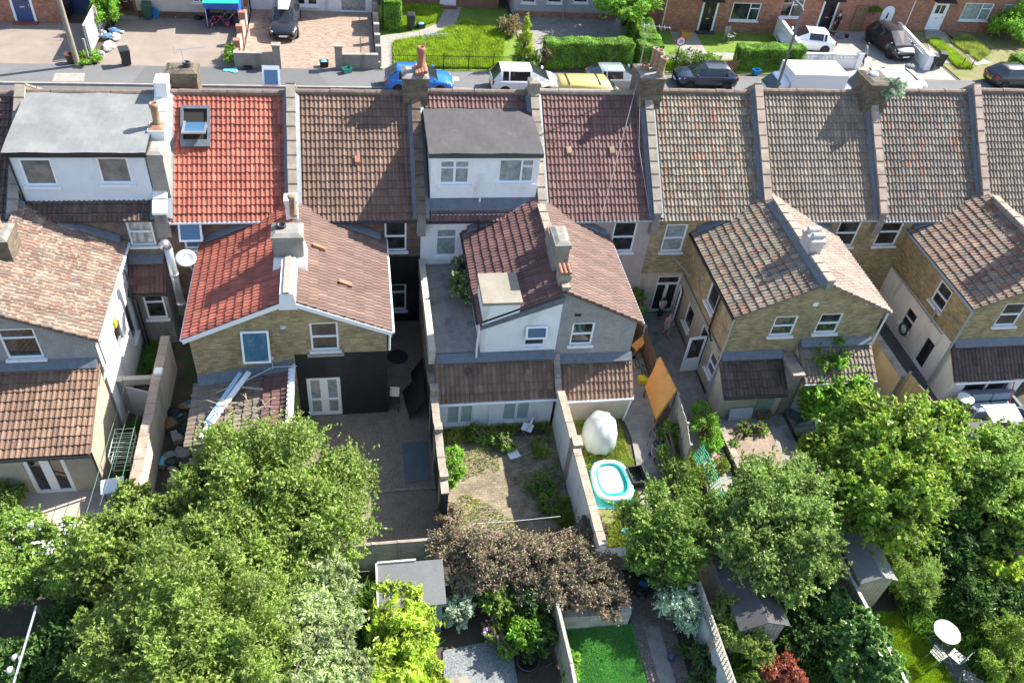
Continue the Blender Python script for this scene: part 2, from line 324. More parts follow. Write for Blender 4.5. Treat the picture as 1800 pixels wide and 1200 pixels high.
def tiles(name, A, B, C, D, mat, parent, roll=.17, course=.33, amp=.033, step=.042):
    A, B, C, D = (np.array(p, float) for p in (A, B, C, D))
    nrm = np.cross(B-A, D-A); nrm /= np.linalg.norm(nrm)
    W = np.linalg.norm(B-A); L = np.linalg.norm(D-A)
    nr = max(2, round(W/roll)); nc = max(1, round(L/course))
    us, hs, cu = [], [], []
    for i in range(nr):
        for t, h in ((0, 0), (.12, .75), (.3, 1), (.48, .75), (.6, 0)): us.append((i+t)/nr); hs.append(h*amp); cu.append(i)
    us.append(1); hs.append(0); us = np.array(us); hs = np.array(hs); n = len(us)
    rows = []
    for i in range(nc): rows += [(i/nc, step, i), ((i+1)/nc, 0, i)]
    V = []; rg = np.random.default_rng(TJ[0]); TJ[0] += 1
    sag = rg.normal(0, .006, (4,)); up_ = (D-A)/L; slip = np.repeat(rg.normal(0, .011, (nc+1, nr+1)), 5, axis=1)[:, :n]; slip[0] *= .4; slip[-1] = 0
    slip += np.where(rg.random((nc+1, 1)) < .5, 0, 0)
    for v, h, i in rows:
        P = (A+(B-A)*us[:, None])*(1-v)+(D+(C-D)*us[:, None])*v
        wob = .012*np.sin(us*5+i*.7+sag[0]*300)*np.sin(v*4+sag[1]*300)*.6
        jit = np.repeat(rg.normal(0, .003, nr+1), 5)[:n]
        bi = i if h else i+1; V.append(P+nrm*(hs+h+wob+jit)[:, None]+up_*slip[bi][:, None])
    V = np.concatenate(V); F = []; UV = []
    for r in range(len(rows)-1):
        a = r*n+np.arange(n-1); F.append(np.stack([a, a+1, a+1+n, a+n], 1))
        ci = rows[r+1][2]; UV.append(np.stack([np.array(cu[:n-1])+.5+TJ[0]*7, np.full(n-1, ci+.5)], 1))
    b = len(V); V = np.concatenate([V, np.array([A, B, C, D])-nrm*.004, np.array([A, B, C, D])-nrm*.09])
    F.append(np.array([[3, 2, 1, 0], [4, 5, 6, 7], [0, 1, 5, 4], [1, 2, 6, 5], [2, 3, 7, 6], [3, 0, 4, 7]])[:, ::-1]+b); UV.append(np.full((6, 2), .5))
    return raw_mesh(name, V, np.concatenate(F), mat, parent, np.concatenate(UV))
def ridge_tiles(parent, p, q, mat, r=.13, seg=.42):
    p, q = Vector(p), Vector(q); n = max(1, round((q-p).length/seg)); mb = MB()
    for i in range(n):
        a, b = lerp(p, q, i/n), lerp(p, q, (i+1)/n+.004); k = random.uniform(.96, 1.06); j = Vector((0, 0, random.uniform(-.012, .012)))
        mb.tube([a+j, b+j], r*k, 10, r*k*.94)
    return mb.build('ridge_tile', mat, parent)
def topz(top, s):
    if isinstance(top, (int, float)): return top
    for (a, za), (b, zb) in zip(top, top[1:]):
        if s <= b+1e-6: return za+(zb-za)*(s-a)/(b-a)
    return top[-1][1]
def wall(mb, o, u, L, z0, top, holes=(), rev=.13):
    n = (u[1], -u[0]); P = lambda s, z, d=0.: (o[0]+u[0]*s+n[0]*d, o[1]+u[1]*s+n[1]*d, z)
    xs = {0., L}
    for h in holes: xs |= {h[0], h[1]}
    if not isinstance(top, (int, float)): xs |= {p[0] for p in top}
    xs = sorted(xs)
    for x0, x1 in zip(xs, xs[1:]):
        if x1-x0 < 1e-4: continue
        t0, t1 = topz(top, x0), topz(top, x1); m = (x0+x1)/2; inh = [h for h in holes if h[0] < m < h[1]]
        z = z0
        for h in sorted(inh, key=lambda h: h[2]):
            if h[2] > z+1e-4: mb.add([P(x0, z), P(x1, z), P(x1, h[2]), P(x0, h[2])], [(0, 1, 2, 3)])
            z = h[3]
        mb.add([P(x0, z), P(x1, z), P(x1, t1), P(x0, t0)], [(0, 1, 2, 3)])
    for a, b, c, d in [h[:4] for h in holes]:
        q = [P(a, c), P(b, c), P(b, d), P(a, d), P(a, c, -rev), P(b, c, -rev), P(b, d, -rev), P(a, d, -rev)]
        mb.add(q, [(0, 4, 5, 1), (1, 5, 6, 2), (2, 6, 7, 3), (3, 7, 4, 0)])
    return mb
def window(parent, o, u, a, b, z0, z1, style='sash', pane=None, sill=WHITE2, fm=None, name='window', label=None):
    fm = fm or UPVC; pane = pane or PANE; o = (o[0], o[1], 0); f = MB(); w = .07; d = (-.105, -.03); W, Hh = b-a, z1-z0
    def bar(x0, x1, y0, y1, dd=d): f.obox(o, u, (x0, x1), dd, (y0, y1))
    bar(a, b, z1-w, z1); bar(a, b, z0, z0+w); bar(a, a+w, z0+w, z1-w); bar(b-w, b, z0+w, z1-w)
    m = (z0+z1)/2
    if style in ('sash', 'sashopen'): bar(a+w, b-w, m-.035, m+.035, (-.1, -.02))
    if style == 'case2':
        bar((a+b)/2-.045, (a+b)/2+.045, z0+w, z1-w); t = z0+Hh*.68; bar(a+w, (a+b)/2-.045, t-.03, t+.03, (-.1, -.025)); bar((a+b)/2+.045, b-w, t-.03, t+.03, (-.1, -.025))
    if style == 'caseT': bar(a+w, b-w, z0+Hh*.66, z0+Hh*.66+.06, (-.1, -.025))
    if style == 'caseV': bar(a+W*.62, a+W*.62+.07, z0+w, z1-w, (-.1, -.025)); bar(a+W*.62+.07, b-w, z0+Hh*.66, z0+Hh*.66+.06, (-.1, -.025))
    if style == 'glazed':
        bar((a+b)/2-.05, (a+b)/2+.05, z0+w, z1-w, (-.1, -.02)); bar(a+w, b-w, z0+w, z0+w+.05, (-.1, -.03))
    if style in ('french', 'french_panel'):
        bar((a+b)/2-.08, (a+b)/2+.08, z0+w, z1-w, (-.1, -.02)); 
        for x0, x1 in ((a+w, (a+b)/2-.08), ((a+b)/2+.08, b-w)):
            bar(x0, x0+.06, z0+w, z1-w, (-.1, -.025)); bar(x1-.06, x1, z0+w, z1-w, (-.1, -.025)); bar(x0+.06, x1-.06, z0+w, z0+w+.08, (-.1, -.025)); bar(x0+.06, x1-.06, z1-w-.06, z1-w, (-.1, -.025))
            if style == 'french_panel': bar(x0+.06, x1-.06, z0+Hh*.4, z0+Hh*.4+.09, (-.1, -.025))
    if style == 'frenchT':
        t = z0+Hh*.76; bar(a+w, b-w, t, t+.09, (-.1, -.02)); bar((a+b)/2-.07, (a+b)/2+.07, z0+w, t, (-.1, -.02))
    win = f.build(name, fm, parent)
    if label: win['label'] = label
    MB().obox(o, u, (a+w*.6, b-w*.6), (-.085, -.07), (z0+w*.6, z1-w*.6)).build('pane', pane, win)
    if sill: MB().obox(o, u, (a-.07, b+.07), (-.06, .1), (z0-.09, z0-.004)).build('sill', sill, win)
    return win
def tilted_sash(win, o, u, a, b, z0, z1, ang, pane, fm=None):
    # a top-hung light pushed outwards by ang
    n = (u[1], -u[0]); c, s = math.cos(ang), math.sin(ang); h = z1-z0
    P = lambda x, v, d: (o[0]+u[0]*x+n[0]*(v*s+d*c+.01), o[1]+u[1]*x+n[1]*(v*s+d*c+.01), z1-v*c+d*s)
    def bx(mb, x0, x1, v0, v1, d0, d1): return mb.hexa([P(x0, v1, d0), P(x1, v1, d0), P(x1, v1, d1), P(x0, v1, d1)][::-1], [P(x0, v0, d0), P(x1, v0, d0), P(x1, v0, d1), P(x0, v0, d1)][::-1])
    f = MB(); w = .07
    bx(f, a, b, 0, w, 0, .05); bx(f, a, b, h-w, h, 0, .05); bx(f, a, a+w, w, h-w, 0, .05); bx(f, b-w, b, w, h-w, 0, .05)
    f.build('opened_sash', fm or UPVC, win)
    bx(MB(), a+w*.7, b-w*.7, w*.7, h-w*.7, .015, .03).build('pane', pane, win)
def wall_with(root, name, mat, o, u, L, z0, top, wins=(), rev=.13):
    # wins: (a, b, z0, z1, style, pane[, kind]) along the wall
    mb = MB(); wall(mb, o, u, L, z0, top, [x[:4] for x in wins], rev); wl = mb.build(name, mat, root)
    out = []
    for x in wins:
        kind = x[6] if len(x) > 6 else 'window'
        out.append(window(root, o, u, x[0], x[1], x[2], x[3], x[4], x[5], None if kind == 'door' else (x[7] if len(x) > 7 else WHITE2), None, kind))
    return out
def chimney(root, x, y, w, d, z0, z1, mat, pots=(), top=None, corbel=.05, label=None):
    mb = MB().use(mat); mb.box((x-w/2, y-d/2, z0), (x+w/2, y+d/2, z1-.22))
    mb.box((x-w/2-corbel, y-d/2-corbel, z1-.22), (x+w/2+corbel, y+d/2+corbel, z1-.06)); mb.use(top or CONCD)
    mb.hexa([(x-w/2-.02, y-d/2-.02, z1-.06), (x+w/2+.02, y-d/2-.02, z1-.06), (x+w/2+.02, y+d/2+.02, z1-.06), (x-w/2-.02, y+d/2+.02, z1-.06)],
            [(x-w/2+.12, y-d/2+.12, z1+.02), (x+w/2-.12, y-d/2+.12, z1+.02), (x+w/2-.12, y+d/2-.12, z1+.02), (x-w/2+.12, y+d/2-.12, z1+.02)])
    c = mb.build('chimney', None, root)
    if label: c['label'] = label
    for dx, dy, h, r, pm in pots:
        MB().lathe((x+dx, y+dy, z1), [(r*1.1, 0), (r*1.15, .06), (r*.95, .1), (r*.88, h*.75), (r*1.1, h*.8), (r*1.12, h*.93), (r*.95, h), (r*.72, h), (r*.7, h-.18)], 12).build('chimney_pot', pm, c, True)
    return c
def parapet(root, x, wd, pts, up, mat, base=None, joint=.55, name='parapet'):
    # pts: (y, z) polyline of the roof surface; up: height above it
    mb = MB().use(base or mat); 
    for (y0, z0), (y1, z1) in zip(pts, pts[1:]):
        mb.hexa([(x-wd/2+.03, y0, z0-.25), (x+wd/2-.03, y0, z0-.25), (x+wd/2-.03, y1, z1-.25), (x-wd/2+.03, y1, z1-.25)],
                [(x-wd/2+.03, y0, z0+up-.07), (x+wd/2-.03, y0, z0+up-.07), (x+wd/2-.03, y1, z1+up-.07), (x-wd/2+.03, y1, z1+up-.07)])
    mb.use(mat)
    for (y0, z0), (y1, z1) in zip(pts, pts[1:]):
        n = max(1, round(math.hypot(y1-y0, z1-z0)/joint))
        for i in range(n):
            a, b = i/n, (i+1)/n-.012; ya, yb, za, zb = y0+(y1-y0)*a, y0+(y1-y0)*b, z0+(z1-z0)*a, z0+(z1-z0)*b
            j = random.uniform(-.012, .012); e = random.uniform(-.01, .01)
            mb.hexa([(x-wd/2+e, ya, za+up-.07), (x+wd/2+e, ya, za+up-.07), (x+wd/2+e, yb, zb+up-.07), (x-wd/2+e, yb, zb+up-.07)],
                    [(x-wd/2+e, ya, za+up+.02+j), (x+wd/2+e, ya, za+up+.02+j), (x+wd/2+e, yb, zb+up+.02+j), (x-wd/2+e, yb, zb+up+.02+j)])
    return mb.build(name, None, root)
def gutter(root, p, q, mat, r=.055):
    return MB().tube([p, q], r, 8).build('gutter', mat, root)
def downpipe(root, pts, mat, r=.038): return MB().tube(pts, r, 8).build('downpipe', mat, root)

# ---------------------------------------------------------------- foliage
def leaf_mesh(name, P, N, size, aspect, mat, parent=None, spread=.8, rnd=None, rng=RNG, updroop=0.):
    n = len(P); N = N/np.maximum(1e-6, np.linalg.norm(N, axis=1, keepdims=True))
    N = N+rng.normal(0, spread, (n, 3)); N /= np.maximum(1e-6, np.linalg.norm(N, axis=1, keepdims=True))
    T = rng.normal(0, 1, (n, 3)); T[:, 2] -= updroop; T -= N*np.sum(T*N, 1, keepdims=True); T /= np.maximum(1e-6, np.linalg.norm(T, axis=1, keepdims=True))
    B = np.cross(N, T); s = (size*rng.uniform(.65, 1.35, n))[:, None]; a = s*aspect
    V = np.stack([P-T*s*.5, P+B*a*.5+N*s*.08, P+T*s*.5, P-B*a*.5+N*s*.08], 1).reshape(-1, 3)
    F = np.arange(4*n).reshape(n, 4)
    return raw_mesh(name, V, F, mat, parent, rnd=rng.uniform(0, 1, n) if rnd is None else rnd)
def crown_pts(blobs, n, k=26, sub=(.26, .44), rng=RNG, top=.25, shoots=.45):
    # leaves gathered in small clumps over each lobe, with leafy shoots that break the outline
    vol = np.array([(b[1][0]*b[1][1]*b[1][2])**(2/3) for b in blobs]); cnt = (n*vol/vol.sum()).astype(int); PP, NN, CC = [], [], []; k = int(k*1.7); sub = (sub[0]*.62, sub[1]*.72)
    for (c, r), m in zip(blobs, cnt):
        c = np.array(c, float); r = np.array(r, float); d = rng.normal(0, 1, (k, 3)); d /= np.linalg.norm(d, axis=1, keepdims=True); d[:, 2] = d[:, 2]*(1-top)+top*np.abs(d[:, 2])
        ctr = c+d*r*rng.uniform(.55, .92, (k, 1)); sr = rng.uniform(*sub, k); m1 = int(m*(1-shoots)); m2 = m-m1
        ids = rng.choice(k, m1, p=sr**2/np.sum(sr**2)); q = rng.normal(0, 1, (m1, 3)); q /= np.linalg.norm(q, axis=1, keepdims=True)
        rad = rng.uniform(.3, 1.0, (m1, 1))**.6*(1+rng.normal(0, .1, (m1, 1)))
        P = ctr[ids]+q*rad*sr[ids][:, None]*r; ins = rng.random(m1) < .1
        P[ins] = c+(P[ins]-c)*rng.uniform(.4, .9, (ins.sum(), 1))
        ns = max(4, m2//16); i2 = rng.choice(k, ns, p=sr**2/np.sum(sr**2)); q2 = rng.normal(0, 1, (ns, 3))+(ctr[i2]-c)/r*1.1+np.array([0, 0, .5]); q2 /= np.linalg.norm(q2, axis=1, keepdims=True)
        s0 = ctr[i2]+q2*sr[i2][:, None]*r*.55; ln = r.mean()*rng.uniform(.14, .34, ns); sid = rng.integers(0, ns, m2); t = rng.uniform(0, 1, (m2, 1))
        bend = rng.normal(0, .35, (ns, 3)); P2 = s0[sid]+(q2[sid]+bend[sid]*t)*t*ln[sid][:, None]+rng.normal(0, 1, (m2, 3))*.022*r.mean()**.5*(1.3-t)
        N2 = np.cross(q2[sid], rng.normal(0, 1, (m2, 3)))*.8+np.array([0, 0, .7])
        PP += [P, P2]; NN += [q*.7+(P-c)/r*.6+np.array([0, 0, .35]), N2]; CC.append(ctr)
    return np.concatenate(PP), np.concatenate(NN), CC
BARK = basic('bark', (.13, .10, .07), .95, .3, 6, .6)
def tree(name, label, cat, base, blobs, n, size, aspect, mat, group=None, k=26, sub=(.26, .44), spread=.8, trunk_r=.16, droop=0., limbs=7):
    base = Vector(base); t = thing(name, label, cat, base, None, group)
    P, N, CC = crown_pts(blobs, n, k, sub); m = P[:, 2] > base.z+.05
    leaf_mesh('crown', P[m], N[m], size, aspect, mat, t, spread, updroop=droop)
    mb = MB(); c0 = Vector(blobs[0][0]); top = Vector((c0.x, c0.y, max(base.z+.4, c0.z-blobs[0][1][2]*.35)))
    mid = lerp(base, top, .5)+Vector((random.uniform(-.15, .15), random.uniform(-.15, .15), 0)); mb.tube([base-Vector((0, 0, .1)), mid, top], trunk_r, 9, trunk_r*.6)
    for cc in CC:
        for i in range(min(limbs, len(cc))):
            e = Vector(cc[i]); m2 = lerp(top, e, .5)+Vector((0, 0, .15)); mb.tube([top-Vector((0, 0, .2)), m2, e], trunk_r*.45, 6, .012)
    mb.build('trunk', BARK, t)
    return t
def hedge_mesh(name, pts, wd, z0, z1, n, size, mat, parent=None, rnd=RNG, aspect=.6):
    # leaves over the faces of a clipped hedge following a polyline
    pts = [np.array(p[:2], float) for p in pts]; P, N = [], []
    L = sum(np.linalg.norm(b-a) for a, b in zip(pts, pts[1:]))
    for a, b in zip(pts, pts[1:]):
        d = b-a; l = np.linalg.norm(d); d /= l; nn = np.array([d[1], -d[0]]); m = int(n*l/L)
        s = rnd.uniform(-.03, 1.03, m)*l; h = z1-z0; per = h*2+wd; q = rnd.uniform(0, per, m); dep = np.abs(rnd.normal(0, .07, m))
        bulge = .06*np.sin(s*2.3+q)+.05*np.sin(s*5.1)
        off = np.where(q < h, wd/2, np.where(q < h+wd, wd/2-(q-h), -wd/2)); z = np.where(q < h, z0+q, np.where(q < h+wd, z1, z1-(q-h-wd)))
        on = np.where(q < h, 1., np.where(q < h+wd, 0., -1.)); oz = np.where((q >= h) & (q < h+wd), 1., 0.2)
        off = off-on*dep+on*bulge; z = z-np.where(oz > .5, dep-bulge, 0)
        P.append(np.stack([a[0]+d[0]*s+nn[0]*off, a[1]+d[1]*s+nn[1]*off, z], 1)); N.append(np.stack([nn[0]*on, nn[1]*on, oz], 1))
        # ends
        for e, sg in ((a, -1), (b, 1)):
            k = int(n*.5*wd*h/(L*per)); P.append(np.stack([np.full(k, e[0])+nn[0]*(o_ := rnd.uniform(-wd/2, wd/2, k))+d[0]*sg*.02, np.full(k, e[1])+nn[1]*o_+d[1]*sg*.02, rnd.uniform(z0, z1, k)], 1)); N.append(np.tile([d[0]*sg, d[1]*sg, .2], (k, 1)))
    core = MB()
    for a, b in zip(pts, pts[1:]):
        d = (b-a)/np.linalg.norm(b-a); core.obox((a[0], a[1], 0), (d[0], d[1]), (.1, np.linalg.norm(b-a)-.1), (-wd/2+.13, wd/2-.13), (z0, z1-.14))
    o = leaf_mesh(name, np.concatenate(P), np.concatenate(N), size, aspect, mat, parent, .6)
    return o, core
def hedge(label, pts, wd, z1, n, size, mat, cat='hedge', group=None, name='hedge', z0=0.):
    p0 = Vector((pts[0][0], pts[0][1], z0)); t = thing(name, label, cat, p0, None, group)
    o, core = hedge_mesh('foliage', pts, wd, z0, z1, n, size, mat, t); core.build('branches', MATS['hedge_core'], t); return t
def inpoly(P, poly):
    x, y = P[:, 0], P[:, 1]; r = np.zeros(len(P), bool); n = len(poly)
    for i in range(n):
        x0, y0 = poly[i][:2]; x1, y1 = poly[(i+1) % n][:2]
        if y0 == y1: continue
        r ^= ((y0 > y) != (y1 > y)) & (x < (x1-x0)*(y-y0)/(y1-y0)+x0)
    return r
def scatter(poly, n, rng=RNG, patch=None):
    a = np.array([p[:2] for p in poly]); lo, hi = a.min(0), a.max(0); P = rng.uniform(lo, hi, (n*2, 2)); P = P[inpoly(P, a)]
    if patch:
        f = np.sin(P[:, 0]*patch[0]+1.3*np.sin(P[:, 1]*patch[0]*.7))+np.sin(P[:, 1]*patch[0]*1.3+2*np.sin(P[:, 0]*patch[0]*.6)); P = P[f > patch[1]]
    return P[:n]
def grass_field(name, poly, n, h, mat, z=0., patch=None, wd=.02, parent=None):
    P = scatter(poly, n, RNG, patch); n = len(P); P3 = np.concatenate([P, np.full((n, 1), z)], 1)
    a = RNG.uniform(0, 6.283, n); hh = h*RNG.uniform(.4, 1.3, n); t = np.stack([np.cos(a), np.sin(a), np.zeros(n)], 1)*wd; le = RNG.normal(0, .45, (n, 2))*hh[:, None]
    tip = P3+np.concatenate([le, hh[:, None]], 1); V = np.stack([P3-t, P3+t, tip+t*.3, tip-t*.3], 1).reshape(-1, 3)
    o = raw_mesh(name, V, np.arange(4*n).reshape(n, 4), mat, parent, rnd=RNG.uniform(0, 1, n))
    return o if parent else tag(o, kind='stuff')
def ground(name, poly, z, mat, thick=0.):
    mb = MB(); n = len(poly)
    if thick: mb.prism([(p[0], p[1]) for p in poly], z-thick, z)
    else: mb.add([(p[0], p[1], z) for p in poly], [tuple(range(n))])
    o = struct(name, mb, mat)
    if not thick and o.data.polygons[0].normal.z < 0: o.data.flip_normals()
    return o
def GP(*px, z=0.): return [G(x, y, z) for x, y in px]
def seg_wall(name, label, cat, p, q, h, th, mat, cap=None, z0=0., group=None, caph=.07, parts=True):
    p, q = Vector((p[0], p[1], 0)), Vector((q[0], q[1], 0)); d = q-p; L = d.length; u = (d.x/L, d.y/L); t = thing(name, label, cat, (p.x, p.y, z0), None, group)
    MB().obox(p, u, (0, L), (-th/2, th/2), (z0, z0+h)).build('wall', mat, t)
    if cap:
        mb = MB(); n = max(1, round(L/.5))
        for i in range(n): j = random.uniform(-.008, .008); mb.obox(p, u, (L*i/n, L*(i+1)/n-.012), (-th/2-.03+j, th/2+.03+j), (z0+h, z0+h+caph+j))
        mb.build('coping', cap, t)
    return t
def panel_fence(name, label, pts, h, mat, post=None, board=.14, th=.025, z0=0., horiz=False, group=None, rail=None, postw=.09):
    t = thing(name, label, 'fence', (pts[0][0], pts[0][1], z0), None, group); post = post or mat
    for a, b in zip(pts, pts[1:]):
        a, b = Vector((a[0], a[1], 0)), Vector((b[0], b[1], 0)); d = b-a; L = d.length; u = (d.x/L, d.y/L); mb = MB()
        if horiz:
            n = max(1, round(h/board))
            for i in range(n): mb.obox(a, u, (.03, L-.03), (-th/2-.006*(i % 2), th/2), (z0+.04+h*i/n, z0+.035+h*(i+1)/n-.008))
        else:
            n = max(1, round(L/board))
            for i in range(n): j = random.uniform(-.02, .02); mb.obox(a, u, (L*i/n, L*(i+1)/n-.008), (-th/2+.008*(i % 2), th/2+.008*(i % 2)), (z0+.04, z0+h+j))
            mb.obox(a, u, (0, L), (-.07, -.02), (z0+h*.25, z0+h*.25+.08)); mb.obox(a, u, (0, L), (-.07, -.02), (z0+h*.8, z0+h*.8+.08))
        mb.build('panel', mat, t)
        if rail: MB().obox(a, u, (0, L), (-.05, .05), (z0+h+.02, z0+h+.06)).build('rail', rail, t)
    for p in pts: MB().box((p[0]-postw/2, p[1]-postw/2, z0), (p[0]+postw/2, p[1]+postw/2, z0+h+.08)).build('post', post, t)
    return t
# ================================================================ the terrace (rear elevations face the camera)
YR, YG, YRIDGE, YFRONT = 26.6, 21.38, 30.6, 34.6
PX = [-12.05, -7.17, -2.5, 2.25, 7.0, 11.75, 16.6, 21.85, 26.85, 31.7]
zE = lambda x: 5.40-.0145*x
zR = lambda x: 8.40+.016*x
TG = 'terraced houses of the row'
def main_house(i, label, x0, x1, tile, wmat, wins, gut=GUTG, ridge=None, rear=True, front_mat=None, pw=.34, pcope=None, pup=.40, par=True, low=None, lowz=0, roof_ins=True):
    t = thing('terraced_house', label, 'house', ((x0+x1)/2, YR, 0), None, TG)
    ze, zr = zE((x0+x1)/2), zR((x0+x1)/2)
    if low:
        wall_with(t, 'wall', low, (x0, YR), (1, 0), x1-x0, 0, lowz, [w for w in wins if w[3] < lowz+.01])
        wall_with(t, 'wall', wmat, (x0, YR), (1, 0), x1-x0, lowz, ze+.1, [w for w in wins if w[3] >= lowz+.01])
    else: wall_with(t, 'wall', wmat, (x0, YR), (1, 0), x1-x0, 0, ze+.1, wins)
    wall_with(t, 'wall', front_mat or RB, (x1, YFRONT), (-1, 0), x1-x0, 0, ze+.1, [(.5, 1.5, 3.3, 4.8, 'sash', PANE), (2.6, 3.6, 3.3, 4.8, 'sash', PANE), (.5, 2.2, .7, 2.3, 'case2', PANE), (3.1, 4.0, .05, 2.1, 'single', PANE, 'door')])
    g = MB()
    for x in (x0+.02, x1-.02):
        n = (x, YR+.01, 0); P = [(x, YR+.01, 0), (x, YFRONT-.01, 0), (x, YFRONT-.01, ze+.05), (x, YRIDGE, zr-.08), (x, YR+.01, ze+.05)]
        g.add(P, [(0, 1, 2, 3, 4) if x > (x0+x1)/2 else (4, 3, 2, 1, 0)])
    g.build('wall', GB, t)
    e = .17
    if roof_ins: tiles('roof', (x0+e, YR-.2, ze-.1), (x1-e, YR-.2, ze-.1), (x1-e, YRIDGE, zr), (x0+e, YRIDGE, zr), tile, t)
    tiles('roof', (x1-e, YFRONT+.2, ze-.1), (x0+e, YFRONT+.2, ze-.1), (x0+e, YRIDGE, zr), (x1-e, YRIDGE, zr), tile, t)
    ridge_tiles(t, (x0+e, YRIDGE, zr+.03), (x1-e, YRIDGE, zr+.03), ridge or RIDGEB)
    if gut: gutter(t, (x0+e, YR-.22, ze-.13), (x1-e, YR-.22, ze-.13), gut)
    if par:
        a = zE(x0); b = zR(x0); parapet(t, x0, pw, [(YR-.25, a-.1), (YRIDGE, b), (YFRONT+.2, a-.1)], pup, pcope or COPE, CONCD)
        MB().box((x0-pw/2, YR-.28, a-.75), (x0+pw/2, YR+.02, a-.05)).build('corbel', CONCD, t)
        fl = MB()
        for s, wd in ((1, .16), (-1, .16)):
            xx = x0+s*(pw/2-.02); fl.hexa([(xx, YR-.2, a-.06), (xx+s*wd, YR-.2, a-.0), (xx+s*wd, YRIDGE, b+.08), (xx, YRIDGE, b+.06)], [(xx, YR-.2, a+.1), (xx+s*wd, YR-.2, a+.02), (xx+s*wd, YRIDGE, b+.1), (xx, YRIDGE, b+.2)])
        fl.build('flashing', LEAD, t)
    return t, ze, zr
def extension(t, xr, xe, zEe, zA, tile, gmat, smat, gwins, swins, gut=GUTG, yb=27.5, bargew=None, low=None, lowz=0, slow=None, slowz=0, yg=YG):
    # half of a shared rear outrigger: ridge on the party line xr, eaves at xe
    right = xe > xr; a, b = min(xr, xe), max(xr, xe); L = b-a
    top = [(0, zA), (L, zEe)] if right else [(0, zEe), (L, zA)]
    sh = lambda ws: [(w[0]-a, w[1]-a)+tuple(w[2:]) for w in ws]
    if low:
        wall_with(t, 'extension_wall', low, (a, yg), (1, 0), L, 0, lowz, sh([w for w in gwins if w[3] <= lowz]))
        wall_with(t, 'extension_wall', gmat, (a, yg), (1, 0), L, lowz, top, sh([w for w in gwins if w[3] > lowz]))
    else: wall_with(t, 'extension_wall', gmat, (a, yg), (1, 0), L, 0, top, sh(gwins))
    o, u = ((xe, yg), (0, 1)) if right else ((xe, YR), (0, -1)); sl = YR-yg
    ss = lambda ws: [((w[0]-yg, w[1]-yg) if right else (YR-w[1], YR-w[0]))+tuple(w[2:]) for w in ws]
    if slow:
        wall_with(t, 'extension_wall', slow, o, u, sl, 0, slowz, ss([w for w in swins if w[3] <= slowz]))
        wall_with(t, 'extension_wall', smat, o, u, sl, slowz, zEe+.02, ss([w for w in swins if w[3] > slowz]))
    else: wall_with(t, 'extension_wall', smat, o, u, sl, 0, zEe+.02, ss(swins))
    ov = .18 if right else -.18; k = (zA-zEe)/(xr-xe); ze2 = zEe-abs(k*ov)
    y0 = yg-.12; d = .04
    if right: tiles('extension_roof', (xe+ov, y0, ze2+d), (xe+ov, yb, ze2+d), (xr, yb, zA+d), (xr, y0, zA+d), tile, t)
    else: tiles('extension_roof', (xe+ov, yb, ze2+d), (xe+ov, y0, ze2+d), (xr, y0, zA+d), (xr, yb, zA+d), tile, t)
    if gut: gutter(t, (xe+ov*1.2, y0, ze2-.02), (xe+ov*1.2, YR+(.0 if zEe < 5 else 0), ze2-.02), gut)
    if bargew:
        mb = MB(); mb.hexa([(xe+ov, y0-.03, ze2-.16), (xr, y0-.03, zA-.16), (xr, y0+.01, zA-.16), (xe+ov, y0+.01, ze2-.16)], [(xe+ov, y0-.03, ze2+.02), (xr, y0-.03, zA+.02), (xr, y0+.01, zA+.02), (xe+ov, y0+.01, ze2+.02)]); mb.build('bargeboard', bargew, t)
    # lead soaker where the outrigger roof runs under the main eaves
    zm = zE((xr+xe)/2); xm = xr+(zm-.25-zA)/k if zA > zm-.25 else xr
    mb = MB(); z1, z2 = zA+k*(xm-xr)+d, zEe+d
    mb.hexa([(xm, YR-.03, z1+.04), (xe, YR-.03, z2+.04), (xe, YR-.26, z2+.07), (xm, YR-.26, z1+.07)], [(xm, YR-.03, z1+.24), (xe, YR-.03, z2+.24), (xe, YR-.22, z2+.11), (xm, YR-.22, z1+.11)]); mb.build('flashing', LEAD, t)
def lean_to(t, x0, x1, y1, y0, zh, zl, tile, wmat, wins=(), swins=None, gut=GUTW, sides=True, smat=None, flash=True, z0=0.):
    wall_with(t, 'lean_to_wall', wmat, (x0, y0), (1, 0), x1-x0, z0, zl, [(w[0]-x0, w[1]-x0)+tuple(w[2:]) for w in wins])
    if sides:
        wall_with(t, 'lean_to_wall', smat or wmat, (x1, y0), (0, 1), y1-y0, z0, [(0, zl), (y1-y0, zh)]); wall_with(t, 'lean_to_wall', smat or wmat, (x0, y1), (0, -1), y1-y0, z0, [(0, zh), (y1-y0, zl)], swins or ())
    tiles('lean_to_roof', (x0-.05, y0-.15, zl-.04), (x1+.05, y0-.15, zl-.04), (x1+.05, y1, zh+.06), (x0-.05, y1, zh+.06), tile, t)
    if gut: gutter(t, (x0-.05, y0-.2, zl-.1), (x1+.05, y0-.2, zl-.1), gut)
    if flash: MB().hexa([(x0, y1-.26, zh+.02), (x1, y1-.26, zh+.02), (x1, y1-.01, zh+.12), (x0, y1-.01, zh+.12)], [(x0, y1-.26, zh+.07), (x1, y1-.26, zh+.07), (x1, y1-.01, zh+.3), (x0, y1-.01, zh+.3)]).build('flashing', LEAD, t)
